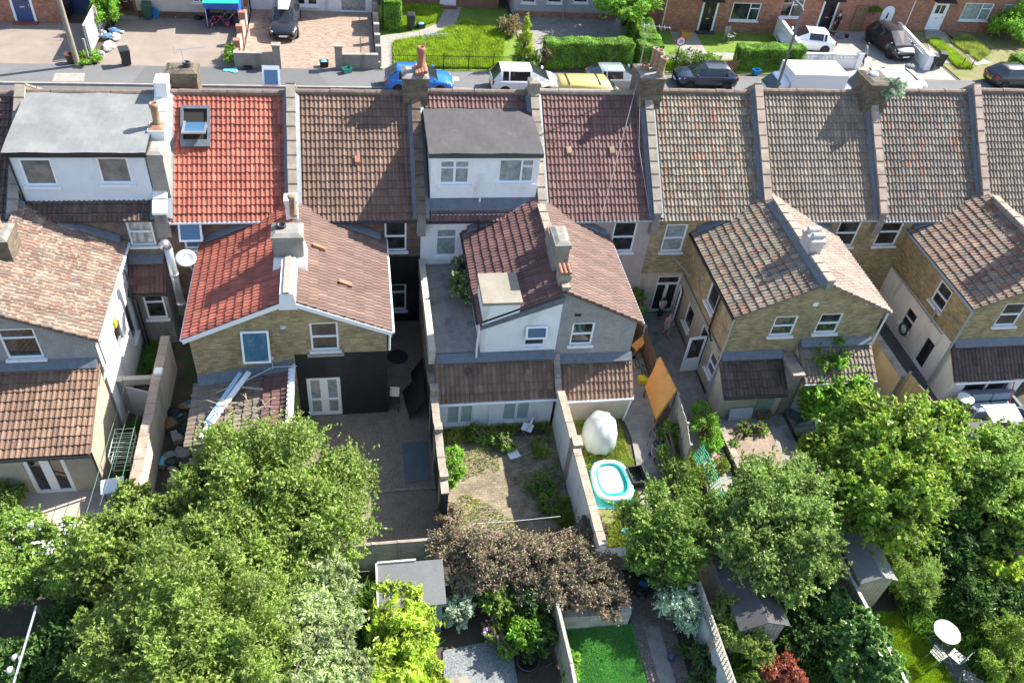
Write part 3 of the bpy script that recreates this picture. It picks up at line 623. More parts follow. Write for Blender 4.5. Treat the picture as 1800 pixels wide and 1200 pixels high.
def flat_roof(t, name, x0, x1, y0, y1, z0, z1, mat, edge=None, ov=.1):
    mb = MB(); nx, ny = 24, 16; V = []; rg = random.Random(int(x0*10))
    for j in range(ny+1):
        for i in range(nx+1):
            x = x0-ov+(x1-x0+2*ov)*i/nx; y = y0-ov+(y1-y0+ov)*j/ny; V.append((x, y, z0+(z1-z0)*j/ny+.012*math.sin(x*3+y*2)+rg.uniform(-.006, .006)))
    mb.add(V, [(j*(nx+1)+i, j*(nx+1)+i+1, (j+1)*(nx+1)+i+1, (j+1)*(nx+1)+i) for j in range(ny) for i in range(nx)])
    r = mb.build(name, mat, t)
    MB().hexa([(x0-ov, y0-ov, z0-.2), (x1+ov, y0-ov, z0-.2), (x1+ov, y1, z1-.2), (x0-ov, y1, z1-.2)], [(x0-ov, y0-ov, z0-.03), (x1+ov, y0-ov, z0-.03), (x1+ov, y1, z1-.03), (x0-ov, y1, z1-.03)]).build('fascia', edge or GUTB, t)
    return r
def dormer(t, x0, x1, y0, y1, zb, zf, zback, fmat, smat, wins, roofmat, edge, gut=None):
    wall_with(t, 'dormer_wall', fmat, (x0, y0), (1, 0), x1-x0, zb, zf, [(w[0]-x0, w[1]-x0)+tuple(w[2:]) for w in wins])
    for xx, o, u in ((x1, (x1, y0), (0, 1)), (x0, (x0, y1), (0, -1))):
        mb = MB(); wall(mb, o, u, y1-y0, zb, [(0, zf), (y1-y0, zback)] if xx == x1 else [(0, zback), (y1-y0, zf)]); mb.build('dormer_wall', smat, t)
    flat_roof(t, 'dormer_roof', x0, x1, y0, y1, zf+.1, zback+.1, roofmat, edge)
    MB().hexa([(x0-.1, y0-.35, zb-.22), (x1+.1, y0-.35, zb-.22), (x1+.1, y0-.005, zb+.06), (x0-.1, y0-.005, zb+.06)], [(x0-.1, y0-.35, zb-.17), (x1+.1, y0-.35, zb-.17), (x1+.1, y0-.005, zb+.17), (x0-.1, y0-.005, zb+.17)]).build('flashing', LEAD, t)
SIDING = basic('pale_shiplap', (.66, .70, .74), .7, .05, 3, .1, stain=((.45, .46, .46), 1.0, .64))
def laps(t, x0, x1, y, z0, z1, mat, skip=()):
    mb = MB(); z = z0
    while z < z1-.05:
        xs = [x0]+[v for s in skip if s[2]-.05 < z+.06 < s[3]+.05 for v in (s[0]-.02, s[1]+.02)]+[x1]
        for a, b in zip(xs[::2], xs[1::2]):
            if b-a > .03: mb.hexa([(a, y-.018, z), (b, y-.018, z), (b, y-.002, z), (a, y-.002, z)], [(a, y-.006, z+.145), (b, y-.006, z+.145), (b, y-.002, z+.145), (a, y-.002, z+.145)])
        z += .15
    mb.build('cladding', mat, t)
def rooflight(t, x, y, w, l, ang, openang, name='rooflight'):
    # window set in the rear roof slope; y is its lower edge
    k = math.atan2(zR(x)-zE(x)+.1, YRIDGE-YR+.2); z = zE(x)-.1+math.tan(k)*(y-YR+.2); c, s = math.cos(k), math.sin(k)
    P = lambda u, v, d: (x+u, y+v*c-d*s, z+v*s+d*c)
    bx = lambda mb, u0, u1, v0, v1, d0, d1, P=P: mb.hexa([P(u0, v0, d0), P(u1, v0, d0), P(u1, v1, d0), P(u0, v1, d0)], [P(u0, v0, d1), P(u1, v0, d1), P(u1, v1, d1), P(u0, v1, d1)])
    f = MB(); h = w/2
    for a in ((-h-.1, h+.1, -.28, 0), (-h-.1, h+.1, l, l+.12), (-h-.1, -h, 0, l), (h, h+.1, 0, l)): bx(f, *a, .02, .17)
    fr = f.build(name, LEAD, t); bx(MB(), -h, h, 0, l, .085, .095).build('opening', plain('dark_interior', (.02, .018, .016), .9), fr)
    ca, sa = math.cos(openang), math.sin(openang)
    Q = lambda u, v, d: P(u, l/2+(v-l/2)*ca-(d-.1)*sa if False else l/2+(v-l/2)*ca+(d-.14)*sa, .14-(v-l/2)*sa+(d-.14)*ca)
    g = MB()
    for a in ((-h, h, 0, .09), (-h, h, l-.09, l), (-h, -h+.08, .09, l-.09), (h-.08, h, .09, l-.09)): bx(g, *a, .12, .18, Q)
    sash = g.build('rooflight_sash', STEEL, fr); bx(MB(), -h+.08, h-.08, .09, l-.09, .14, .155, Q).build('pane', PANEB, sash)
def dish(t, p, r, d, mat):
    d = Vector(d).normalized(); a = d.orthogonal().normalized(); c = d.cross(a); mb = MB(); V = []; F = []; k = 20
    for dd in (0, .025):
        for i in range(4):
            for j in range(k): q = r*(i+.02)/3; V.append(Vector(p)+a*q*math.cos(2*math.pi*j/k)+c*q*math.sin(2*math.pi*j/k)+d*(q*q/r*.35-dd))
    for b in (0, 4*k): F += [(b+i*k+j, b+i*k+(j+1) % k, b+(i+1)*k+(j+1) % k, b+(i+1)*k+j) for i in range(3) for j in range(k)]
    F += [(3*k+j, 3*k+(j+1) % k, 7*k+(j+1) % k, 7*k+j) for j in range(k)]
    mb.add(V, F); o = mb.build('satellite_dish', mat, t, True)
    MB().tube([Vector(p)-a*r*.9, Vector(p)+d*r*1.1], .012, 6).build('receiver_arm', GUTG, o)
    return o
def aerial(t, base, h, n=7, ang=.6):
    mb = MB(); b = Vector(base); mb.tube([b, b+Vector((0, 0, h))], .022, 6); u = Vector((math.cos(ang), math.sin(ang), 0)); v = Vector((-u.y, u.x, 0)); top = b+Vector((0, 0, h-.05))
    mb.tube([top-u*.2, top+u*.9], .013, 5)
    for i in range(n): c = top-u*.15+u*1.0*i/(n-1); mb.tube([c-v*(.26-.02*i), c+v*(.26-.02*i)], .008, 4)
    mb.tube([top-u*.25+Vector((0, 0, .15)), top-u*.25-Vector((0, 0, .15))], .01, 4); return mb.build('aerial', STEEL, t)

# --- house with the grey flat dormer (far left), half of the outrigger to its left
t0, _, _ = main_house(0, 'dark tiled house at the extreme left edge, mostly outside the photo', -16.9, -12.05, T_DK, GB, [], par=False)
h1, ze, zr = main_house(1, 'house with large flat grey felt dormer and two windows, leftmost full house', -12.05, -7.17, T_DK, GB,
    [(3.55, 4.45, 4.2, 5.45, 'sash', PANEC)], gut=None, par=True, roof_ins=True)
dormer(h1, -11.85, -7.42, 27.05, 30.5, 5.62, 7.83, 8.22, SIDING, WHITE, [(-11.55, -10.5, 6.55, 7.62, 'single', PANEG), (-9.05, -8.0, 6.62, 7.68, 'single', PANEG)], FELTG, GUTB)
laps(h1, -11.83, -7.44, 27.05, 5.8, 7.75, SIDING, [(-11.55-.07, -10.5+.07, 6.46, 7.62), (-9.05-.07, -8.0+.07, 6.53, 7.68)])
downpipe(h1, [(-11.8, 26.98, 7.75), (-11.75, 26.98, 5.7)], GUTB)
extension(h1, -12.0, -8.78, 4.42, 5.9, T_LT, GREYR, WHITE, [(-11.55, -10.45, 3.6, 4.9, 'caseT', PANE)], [(23.2, 24.1, 1.9, 3.0, 'single', PANE), (24.8, 25.5, .9, 2.6, 'single', PANE)], gut=GUTW, slow=None)
lean_to(h1, -13.2, -8.88, YG, 18.55, 3.22, 2.16, T_TN, TANR, [(-11.0, -9.75, .03, 1.96, 'french', PANE, 'door')], gut=GUTB)
downpipe(h1, [(-8.72, 21.5, 4.3), (-8.70, 21.5, 3.1), (-8.7, 20.9, 2.9)], GUTG)
downpipe(h1, [(-8.82, 18.46, 2.1), (-8.82, 18.46, .05)], GUTB)
chimney(h1, -11.75, 24.3, .75, 1.0, 4.6, 6.6, CB_, [(0, .2, .5, .14, CLAYB)])
# small lean-to roof in the side return, its window and the pipes
lean_to(h1, -8.7, -7.45, YR, 25.75, 3.5, 2.75, T_MA, CONCD, [(-8.35, -7.6, 1.3, 2.5, 'caseT', PANE)], gut=GUTB, sides=True)
downpipe(h1, [(-8.62, 25.5, 3.9), (-8.6, 25.5, 2.6), (-8.5, 25.5, 2.5), (-8.5, 25.5, .1)], GUTB)
c = MB(); c.tube([(-6.95, 25.55, 1.7), (-6.95, 25.55, 4.95)], .15, 16); c.tube([(-6.95, 25.55, 4.9), (-6.97, 25.45, 5.14), (-7.02, 25.2, 5.22)], .155, 16); c.tube([(-6.95, 25.55, 3.6), (-6.95, 25.55, 3.7)], .17, 16); c.tube([(-6.95, 25.55, 2.2), (-6.95, 25.55, 2.3)], .17, 16)
c.build('flue', STEEL, h1, True)

# --- orange tiled house
h2, ze, zr = main_house(2, 'house with bright orange tiled roofs and an open skylight', -7.17, -2.5, T_OR, DB,
    [(.55, 1.28, 4.0, 5.3, 'caseT', PANEB)], ridge=RIDGEB, pcope=WHITE, gut=GUTW, pw=.5, pup=.4)
rooflight(h2, -6.0, 29.0, .85, 1.25, 0, .55)
tilted = [c for c in h2.children if c.name.startswith('window')]
tilted_sash(tilted[0], (-7.17, YR-.02), (1, 0), .5, 1.33, 4.55, 5.35, .5, PANEB)
extension(h2, -2.5, -5.85, 4.34, 5.83, T_OR, YB, WHITE, [(-4.12, -3.28, 3.25, 4.5, 'single', PANE)], [], gut=GUTW, bargew=UPVC)
gw = [c for c in h2.children if c.name.startswith('window')][-1]
tilted_sash(gw, (-4.12, YG-.03), (1, 0), -.04, .88, 3.3, 4.5, .32, PANEB)
# chimney stack on the party wall of the two outriggers, white flaunched upstand below it
MB().hexa([(-2.8, 21.2, 5.5), (-2.2, 21.2, 5.5), (-2.2, 23.1, 5.5), (-2.8, 23.1, 5.5)], [(-2.72, 21.25, 6.15), (-2.28, 21.25, 6.15), (-2.28, 23.1, 6.2), (-2.72, 23.1, 6.2)]).build('parapet', WHITE, h2)
MB().hexa([(-2.62, 21.22, 6.16), (-2.4, 21.22, 6.16), (-2.4, 23.1, 6.2), (-2.62, 23.1, 6.2)], [(-2.6, 21.22, 6.24), (-2.42, 21.22, 6.24), (-2.42, 23.1, 6.28), (-2.6, 23.1, 6.28)]).build('coping', COPER, h2)
chimney(h2, -2.5, 23.7, 1.0, .8, 5.3, 6.95, CONCD, [(-.2, .1, .12, .15, IRON)], CONCD, .03)
MB().hexa([(-3.1, 23.0, 5.5), (-1.9, 23.0, 5.5), (-1.9, 24.3, 5.5), (-3.1, 24.3, 5.5)], [(-3.0, 23.15, 6.05), (-2.0, 23.15, 6.05), (-2.0, 24.2, 6.05), (-3.0, 24.2, 6.05)]).build('flashing', WHITE, h2)
chimney(h2, -2.5, 26.0, .42, .42, 5.6, 6.75, WHITE, [], WHITE, .03)
MB().lathe((-2.42, 25.55, 6.2), [(.13, 0), (.14, .1), (.12, .15), (.11, .7), (.14, .75), (.14, .85), (.1, .87)], 12).build('chimney_pot', CLAYB, h2, True)
# monopitch store behind the brick gable: rolls run across, falling to the left
st = MB(); wall(st, (-5.85, 18.6), (1, 0), 3.25, 0, [(0, 2.05), (3.25, 2.6)]); wall(st, (-2.6, 18.6), (0, 1), 2.76, 0, 2.6); wall(st, (-5.85, 21.36), (0, -1), 2.76, 0, 2.05); st.build('lean_to_wall', CONCD, h2)
tiles('lean_to_roof', (-6.0, 21.35, 2.06), (-6.0, 18.5, 2.06), (-2.95, 18.5, 2.62), (-2.95, 21.35, 2.62), T_GY, h2, .2, .3)
tiles('lean_to_roof', (-3.55, 21.35, 2.56), (-3.55, 18.5, 2.56), (-2.6, 18.5, 2.72), (-2.6, 21.35, 2.72), T_MA, h2, .2, .3)
MB().box((-2.66, 18.45, 2.55), (-2.52, 21.36, 2.86)).build('fascia', UPVC, h2)
c = MB()
for k in range(14): y = 18.6+k*.2; c.box((-2.72, y, 2.78), (-2.5, y+.1, 2.9))
c.build('verge_tile', UPVC, h2)
MB().hexa([(-5.85, 21.1, 2.1), (-2.6, 21.1, 2.75), (-2.6, 21.37, 2.8), (-5.85, 21.37, 2.2)], [(-5.85, 21.1, 2.16), (-2.6, 21.1, 2.8), (-2.6, 21.37, 3.05), (-5.85, 21.37, 2.45)]).build('flashing', LEAD, h2)
dish(h2, (-6.35, 25.3, 4.5), .36, (.1, -.35, .95), DISHM)
downpipe(h2, [(-6.35, 25.35, 4.4), (-6.1, 25.5, 3.4), (-5.9, 25.5, 3.2)], GUTG)
downpipe(h2, [(-5.95, 22.5, 4.2), (-5.92, 22.5, 2.4)], GUTW)
chimney(h2, -7.1, 27.5, .55, .9, 5.9, 7.85, CONC, [], CONC, .03)
chimney(h2, -7.12, 28.4, .5, .6, 6.5, 8.2, WHITE, [(.02, .1, .8, .15, CLAYB)], CLAY, .04)
chimney(h2, -7.12, 30.5, .40, .7, 7.6, 9.0, WHITE, [], WHITE, .03)
chimney(h2, -6.5, 31.35, 1.1, .8, 7.0, 9.0, CB_, [(.2, 0, .2, .14, IRON)], CB_)
aerial(h2, (-6.4, 31.3, 9.0), .75, 5, .3)
# front skylight propped open, just showing over the ridge
c = MB(); c.hexa([(-3.6, 31.35, 8.25), (-2.95, 31.35, 8.25), (-2.95, 31.4, 8.22), (-3.6, 31.4, 8.22)], [(-3.6, 31.7, 8.95), (-2.95, 31.7, 8.95), (-2.95, 31.75, 8.92), (-3.6, 31.75, 8.92)])
sk = c.build('rooflight', UPVC, h2); c = MB(); c.hexa([(-3.53, 31.36, 8.33), (-3.02, 31.36, 8.33), (-3.02, 31.38, 8.32), (-3.53, 31.38, 8.32)], [(-3.53, 31.67, 8.88), (-3.02, 31.67, 8.88), (-3.02, 31.69, 8.87), (-3.53, 31.69, 8.87)]); c.build('pane', PANEB, sk)

# --- brown tiled house with black painted ground floor
h3, ze, zr = main_house(3, 'brown tiled house with black painted ground floor', -2.5, 2.25, T_BR, DB, [(3.35, 4.2, 3.72, 5.12, 'sashopen', PANE), (3.42, 4.2, .6, 2.0, 'caseT', PANE)], ridge=RIDGEB, low=BLACKW, lowz=3.45, gut=GUTB)
extension(h3, -2.5, .7, 4.36, 5.83, T_PK, YB, DB, [(-1.9, -.95, 3.42, 4.72, 'sash', PANE), (-2.2, -1.0, .03, 2.05, 'french_panel', PANEC, 'door')], [], gut=GUTW, bargew=UPVC, low=BLACKW, lowz=3.28, slow=BLACKW, slowz=3.28)
MB().box((-2.05, YG-.1, 3.2), (-.8, YG-.004, 3.36)).build('ledge', CONC, h3)
for x, y, z in ((-.2, 30.0, 0),): pass
def vent(t, x, y, mat, w=.2, l=.32):
    k = (zR(x)-zE(x)+.1)/(YRIDGE-YR+.2); z = zE(x)-.1+k*(y-YR+.2)
    MB().hexa([(x-w/2, y, z+.03), (x+w/2, y, z+.03), (x+w/2, y+l*.8, z+.03+l*.8*k), (x-w/2, y+l*.8, z+.03+l*.8*k)], [(x-w/2, y, z+.16), (x+w/2, y, z+.16), (x+w/2, y+l*.8, z+.1+l*.8*k), (x-w/2, y+l*.8, z+.1+l*.8*k)]).build('vent_tile', mat, t)
vent(h3, -.08, 28.2, CLAY)
for x, y in ((-1.55, 24.6), (-.65, 23.0)):
    z = 5.83-.459*(x+2.5)+.12; MB().hexa([(x-.2, y-.1, z-.02), (x+.22, y-.14, z-.2), (x+.22, y+.02, z-.2), (x-.2, y+.06, z-.02)], [(x-.2, y-.1, z+.16), (x+.22, y-.14, z-.03), (x+.22, y+.02, z-.03), (x-.2, y+.06, z+.16)]).build('vent_tile', T_PK if False else CLAY, h3)
downpipe(h3, [(.8, 21.3, 4.2), (.78, 21.3, 3.4)], GUTW)
MB().lathe((-2.75, 21.33, 4.62), [(.1, 0), (.1, .02)], 12).build('vent', UPVC, h3)

# --- white house with felt-roofed dormer
h4, ze, zr = main_house(4, 'white house with dark felt dormer, concrete block roof box and two glazed garden doors', 2.25, 7.0, T_MA, WHITE, [(.6, 1.45, 3.4, 4.75, 'caseT', PANEC)], ridge=RIDGEB, gut=GUTB, pcope=DB)
dormer(h4, 2.62, 6.78, 27.05, 30.2, 5.72, 7.8, 8.0, WHITE2, WHITE, [(2.95, 4.1, 6.52, 7.55, 'case2', PANEC), (5.2, 6.6, 6.56, 7.6, 'caseV', PANEC)], FELTD, FELTD)
laps(h4, 2.64, 6.76, 27.05, 5.9, 7.7, WHITE2, [(2.88, 4.17, 6.43, 7.55), (5.13, 6.67, 6.47, 7.6)])
downpipe(h4, [(4.55, 26.98, 7.0), (4.55, 26.95, 5.75)], GUTW)
extension(h4, 6.85, 4.05, 4.62, 5.85, T_MA, WHITE, WHITE, [(5.62, 6.42, 3.22, 4.2, 'sash', PANE)], [], gut=GUTB)
gw = [c for c in h4.children if c.name.startswith('window')][-1]
tilted_sash(gw, (5.62, YG-.03), (1, 0), 0, .8, 3.75, 4.25, .35, PANEB)
MB().box((4.02, 21.26, 4.3), (5.3, 22.75, 5.42)).build('water_tank_box', WHITE, h4)
MB().hexa([(3.95, 21.18, 5.42), (5.38, 21.18, 5.42), (5.38, 22.82, 5.42), (3.95, 22.82, 5.42)], [(3.97, 21.2, 5.52), (5.36, 21.2, 5.52), (5.36, 22.8, 5.55), (3.97, 22.8, 5.55)]).build('roof_slab', SLABT, h4)
MB().hexa([(3.95, 21.2, 4.26), (6.85, 21.2, 5.42), (6.85, 21.37, 5.42), (3.95, 21.37, 4.26)], [(3.95, 21.2, 4.42), (6.85, 21.2, 5.7), (6.85, 21.37, 5.7), (3.95, 21.37, 4.42)]).build('flashing', LEAD, h4)
downpipe(h4, [(3.95, 21.3, 4.4), (3.9, 21.3, 3.6), (3.9, 21.25, 2.9)], GUTW)
c = MB(); c.box((2.42, 21.36, 0), (4.05, 26.58, 2.98)); c.build('side_infill', CONCD, h4)
flat_roof(h4, 'terrace_roof', 2.45, 4.0, 21.45, 26.55, 3.02, 3.04, CONCD, CONCD, .03)
parapet(h4, 2.3, .22, [(17.9, .95), (18.9, .95)], .3, COPE, CONCD)
MB().box((2.18, 21.3, 2.6), (2.42, 26.55, 3.34)).build('parapet', CREAM, h4)
lean_to(h4, 2.45, 6.82, YG, 20.36, 2.72, 1.68, T_TN, WHITE, [(2.78, 3.82, .2, 1.52, 'glazed', PANEF, 'door'), (4.9, 5.98, .22, 1.56, 'glazed', PANEF, 'door')], gut=GUTW)
downpipe(h4, [(4.42, 20.28, 1.6), (4.42, 20.28, .05)], GUTW)
parapet(h4, 6.92, .24, [(20.2, 1.62), (21.36, 2.62)], .22, COPE, COPE, .3)
for k, (x, y) in enumerate(((3.6, 21.0),)): MB().box((x-.12, y-.1, 2.36), (x+.12, y+.1, 2.55)).build('vent_tile', T_DK, h4)
MB().box((5.75, 20.85, 2.22), (5.97, 21.1, 2.42)).build('vent_tile', CLAYB, h4)

# --- maroon tiled pebbledashed house
h5, ze, zr = main_house(5, 'maroon tiled house with grey pebbledash and shaded side path', 7.0, 11.75, T_MA, PINKR, [(3.1, 4.1, 3.45, 4.95, 'sash', PANE), (2.95, 3.9, .2, 1.6, 'single', PANE)], ridge=COPE, gut=GUTG)
extension(h5, 6.85, 9.78, 4.34, 5.85, T_PK, GREYR, PINKR, [(7.35, 8.2, 3.2, 4.28, 'sash', PANE)], [(23.0, 23.9, 3.2, 4.2, 'single', PANE)], gut=GUTG)
lean_to(h5, 7.05, 9.85, YG, 20.42, 2.45, 1.45, T_TN, CREAM, [], gut=GUTW)
downpipe(h5, [(9.9, 20.32, 1.4), (9.75, 20.3, .05)], GUTW)
vent(h5, 8.3, 28.5, CLAYB); vent(h5, 10.1, 28.5, CLAYB)
parapet(h5, 6.85, .3, [(21.3, 5.86), (26.4, 5.86)], .18, COPE, CONCD)
chimney(h5, 6.85, 23.0, .5, 1.1, 5.5, 7.05, CONCD, [], CONCD, .04)
for y in (24.0, 21.85): 
    chimney(h5, 6.85, y, .40, .5, 5.0, 6.38, COPE, [], COPE, .02)
    for k in range(3): MB().tube([(6.70+.15*k, y-.27, 6.42), (6.70+.15*k, y+.27, 6.42)], .06, 8).build('chimney_cap', CLAY, h5)
al = atX(200, 567, -8.78); MB().box((-8.78, al.y-.12, al.z-.15), (-8.70, al.y+.12, al.z+.15)).build('alarm_box', plain('yellow_alarm_box', (.7, .42, .02), .4), h1)
MB().tube([(4.45, 26.2, 4.7), (4.45, 26.2, 5.45)], .05, 8).build('vent_pipe', GUTB, h4)
dish(h5, (9.95, 26.3, 2.3), .2, (.4, -.7, .6), UPVC)
MB().box((7.35, YG-.012, 4.62), (7.6, YG-.002, 4.75)).build('air_brick', IRON, h5)
chimney(h3, 2.25, 30.6, .95, 1.0, 7.6, 9.35, CB_, [(.22, .05, .95, .15, CLAY)], CONCD)
for k in range(4): MB().tube([(2.3+.0*k+.11*k, 30.15, 9.42+.03*k), (2.3+.11*k, 30.95, 9.42+.03*k)], .075, 8).build('chimney_cap', CLAY, h3)
aerial(h3, (2.65, 30.9, 9.2), 1.5, 6, .25)
chimney(h5, 11.75, 30.65, 1.0, 1.25, 7.6, 9.55, CB_, [(.22, .4, .75, .15, CLAYB), (.25, 0, .85, .16, CLAYB), (.3, -.42, .75, .15, CLAYB), (-.2, .1, .2, .15, CLAY)], CONCD)
aerial(h5, (11.3, 30.7, 9.5), 1.9, 6, -.2)
w_ = MB(); w_.tube([(11.3, 30.6, 9.4), (10.6, 29.0, 8.0), (9.4, 26.4, 5.3)], .012, 5); w_.tube([(11.35, 30.6, 9.4), (11.2, 28.6, 7.2), (11.45, 26.4, 5.35)], .012, 5); w_.build('cable', GUTG, h5)
chimney(h4, 6.98, 30.5, .42, .5, 7.9, 9.15, COPE, [], COPE, .02)

# --- the yellow brick houses
h6, ze, zr = main_house(6, 'yellow brick house with open french doors and weathered mottled tiles', 11.75, 16.6, T_MO, YB, [(.6, 1.55, 3.4, 4.8, 'sashopen', PANEC), (.85, 1.9, .05, 2.05, 'frenchT', PANE, 'door')], gut=None, low=CREAM, lowz=2.25)
extension(h6, 16.75, 13.66, 4.42, 5.85, T_MO, YB, YB, [(15.25, 16.2, 3.25, 4.25, 'sash', PANE)], [(23.1, 24.0, 2.9, 3.95, 'single', PANE), (22.8, 23.6, .05, 2.0, 'single', PANE, 'door'), (24.5, 25.3, .6, 1.7, 'single', PANE), (21.6, 22.3, .75, 1.75, 'sash', PANE)], gut=GUTB, slow=TANR, slowz=2.25)
lean_to(h6, 13.55, 16.1, YG, 20.2, 2.2, 1.4, T_DK, CREAM, [], gut=GUTB)
c = MB().box((15.1, 20.15, .03), (15.8, 20.19, 1.25)); c.build('door', basic('green_door_paint', (.20, .30, .27), .6, .2, 5), h6)
c = MB(); c.box((16.15, 20.2, 0), (16.55, 21.36, 2.2)); c.build('lean_to_wall', CONCD, h6); MB().box((16.1, 20.1, 2.2), (16.6, 21.36, 2.32)).build('coping', COPE, h6)
downpipe(h6, [(13.5, 21.25, 4.3), (13.5, 21.25, 2.2), (13.45, 21.2, .05)], GUTG)
downpipe(h6, [(13.52, 22.7, 4.2), (13.52, 22.75, 3.6), (13.52, 22.75, 2.4), (13.52, 22.3, 2.2)], GUTB, .05)
downpipe(h6, [(13.58, 26.4, 2.3), (13.56, 21.6, 2.3)], GUTG)
downpipe(h6, [(12.9, 26.5, 3.3), (12.95, 26.5, 3.2), (13.5, 25.5, 2.9)], GUTG, .025)
# opened door leaves
def door_leaf(root, hinge, ang, w, z0, z1, label=None, panel=True):
    u = (math.cos(ang), math.sin(ang)); f = MB(); o = (hinge[0], hinge[1], 0)
    for a in ((0, .1, z0, z1), (w-.1, w, z0, z1), (.1, w-.1, z1-.1, z1), (.1, w-.1, z0, z0+(.75 if panel else .12))): f.obox(o, u, (a[0], a[1]), (-.03, .03), (a[2], a[3]))
    d = f.build('door', UPVC, root)
    if label: d['label'] = label
    MB().obox(o, u, (.09, w-.09), (-.01, .01), (z0+(.74 if panel else .11), z1-.09)).build('pane', PANE, d)
    MB().obox(o, u, (w-.08, w-.04), (.03, .08), ((z0+z1)/2-.05, (z0+z1)/2+.05)).build('handle', STEEL, d)
door_leaf(h6, (13.62, 26.4), R_(-105), .55, .05, 1.75, 'opened leaf of the garden doors', False)
door_leaf(h6, (13.6, 22.85), R_(185), .75, .05, 1.95, 'white side door standing wide open')
h7, ze, zr = main_house(7, 'yellow brick house with grey tiles and pale pinkish outrigger roof', 16.6, 21.85, T_GY, YB, [(3.55, 4.6, 3.5, 4.9, 'sash', PANE), (3.9, 5.0, .05, 2.0, 'frenchT', PANEC, 'door')], gut=GUTG, pcope=COPER, low=WHITE, lowz=2.35)
extension(h7, 16.75, 19.75, 4.42, 5.85, T_PP, YB, YB, [(17.1, 18.05, 3.3, 4.3, 'sash', PANE)], [], gut=GUTG)
lean_to(h7, 16.7, 19.7, YG, 20.2, 2.75, 1.95, T_GY, CREAM, [(17.2, 17.9, .1, 1.6, 'single', PANEC)], gut=GUTG)
downpipe(h7, [(19.85, 21.3, 4.3), (19.82, 21.3, .1)], GUTW)
parapet(h7, 16.75, .32, [(21.2, 5.88), (26.6, 5.88)], .2, COPER, CONCD)
MB().hexa([(16.42, 21.2, 5.76), (16.62, 21.2, 5.9), (16.62, 26.5, 5.9), (16.42, 26.5, 5.76)], [(16.42, 21.2, 5.84), (16.62, 21.2, 6.05), (16.62, 26.5, 6.05), (16.42, 26.5, 5.84)]).build('flashing', LEAD, h7)
ck = chimney(h7, 16.82, 23.3, .5, .8, 5.6, 6.65, PALEM, [], PALEM, .04)
for y in (23.1, 23.5): MB().tube([(16.6, y, 6.72), (17.1, y, 6.72)], .11, 10).build('chimney_cap', PALEM, ck)
for x in (16.55, 18.75): MB().box((x, YG-.015, 4.72), (x+.2, YG-.003, 4.9)).build('air_brick', UPVC, h7)
h8, ze, zr = main_house(8, 'yellow brick house with white side wall and patchy grey and orange tiles', 21.85, 26.85, T_GM, YB, [(.35, 1.4, 3.5, 4.95, 'sashopen', PANE)], gut=GUTG, pcope=COPER)
extension(h8, 26.9, 23.68, 4.40, 5.85, T_OM, YB, YB, [(25.0, 26.0, 3.3, 4.5, 'sash', PANE)], [(22.75, 23.65, 2.85, 3.95, 'sash', PANE), (23.75, 24.55, .75, 1.75, 'sash', PANE), (22.1, 22.8, .1, 1.6, 'single', PANE, 'door')], gut=GUTG, slow=WHITE, slowz=2.35)
lean_to(h8, 23.62, 27.0, YG, 20.32, 2.35, 1.42, T_DK, WHITE, [(24.3, 26.5, .5, 1.3, 'case2', PANE)], gut=GUTW)
downpipe(h8, [(23.5, 21.25, 4.3), (23.5, 21.25, .2)], GUTG, .05); downpipe(h8, [(23.55, 26.4, 2.42), (23.52, 22.0, 2.36)], GUTG); downpipe(h8, [(23.5, 22.9, 2.9), (23.5, 22.8, 2.3)], GUTG)
h9, ze, zr = main_house(9, 'grey-brown tiled house cut off by the right edge of the photo', 26.85, 31.7, T_GY, YB, [], gut=GUTG, pcope=COPER)
extension(h9, 26.9, 30.0, 4.4, 5.85, T_OM, YB, YB, [], [])
parapet(h9, 26.9, .32, [(21.2, 5.88), (26.6, 5.88)], .22, COPER, CONCD)
chimney(h9, 26.95, 23.2, .7, 1.2, 5.5, 7.3, WHITE, [], WHITE, .04)
chimney(h8, 21.85, 30.55, 1.0, 1.35, 7.5, 9.5, CB_, [(-.1, .1, .12, .16, UPVC)], CB_)
parapet(h9, 31.7, .34, [(YR-.25, zE(31.7)-.1), (YRIDGE, zR(31.7)), (YFRONT+.2, zE(31.7)-.1)], .3, COPER, CONCD)
# ================================================================ vehicles, people, small repeated kinds
TYRE = plain('tyre_rubber', (.015, .015, .016), .85); RIM = plain('alloy_rim', (.45, .46, .47), .35, .7); CGLASS = plain('car_glass', (.02, .025, .03), .03, 0, .9)
LAMP = plain('headlamp_glass', (.75, .78, .8), .1); REDL = plain('tail_lamp_red', (.45, .02, .02), .2); PLATE = plain('number_plate_white', (.7, .7, .66), .5); PLATEY = plain('number_plate_yellow', (.7, .52, .06), .5)
CTRIM = plain('car_trim_and_arch_black', (.018, .018, .02), .5)
def paint(n, c, coat=1., rough=.35): return plain(n, c, rough, .0, .5, coat)
CARS = {  # length, width, height, nose z, bonnet z, belt z, tail z, rear-base, rear-roof, front-roof, screen-base (fractions of length from the middle)
 'hatch': (4.1, 1.74, 1.47, .66, .92, .97, .96, -.475, -.33, .04, .27),
 'estate': (4.7, 1.8, 1.5, .66, .92, .97, .98, -.48, -.37, .05, .26),
 'mpv': (4.3, 1.78, 1.62, .70, .98, 1.02, 1.02, -.485, -.38, .07, .34),
 'suv': (4.4, 1.84, 1.66, .78, 1.06, 1.08, 1.06, -.48, -.36, .05, .27),
 'small': (3.7, 1.66, 1.46, .66, .92, .98, .98, -.475, -.34, .05, .29)}
PROF = 1
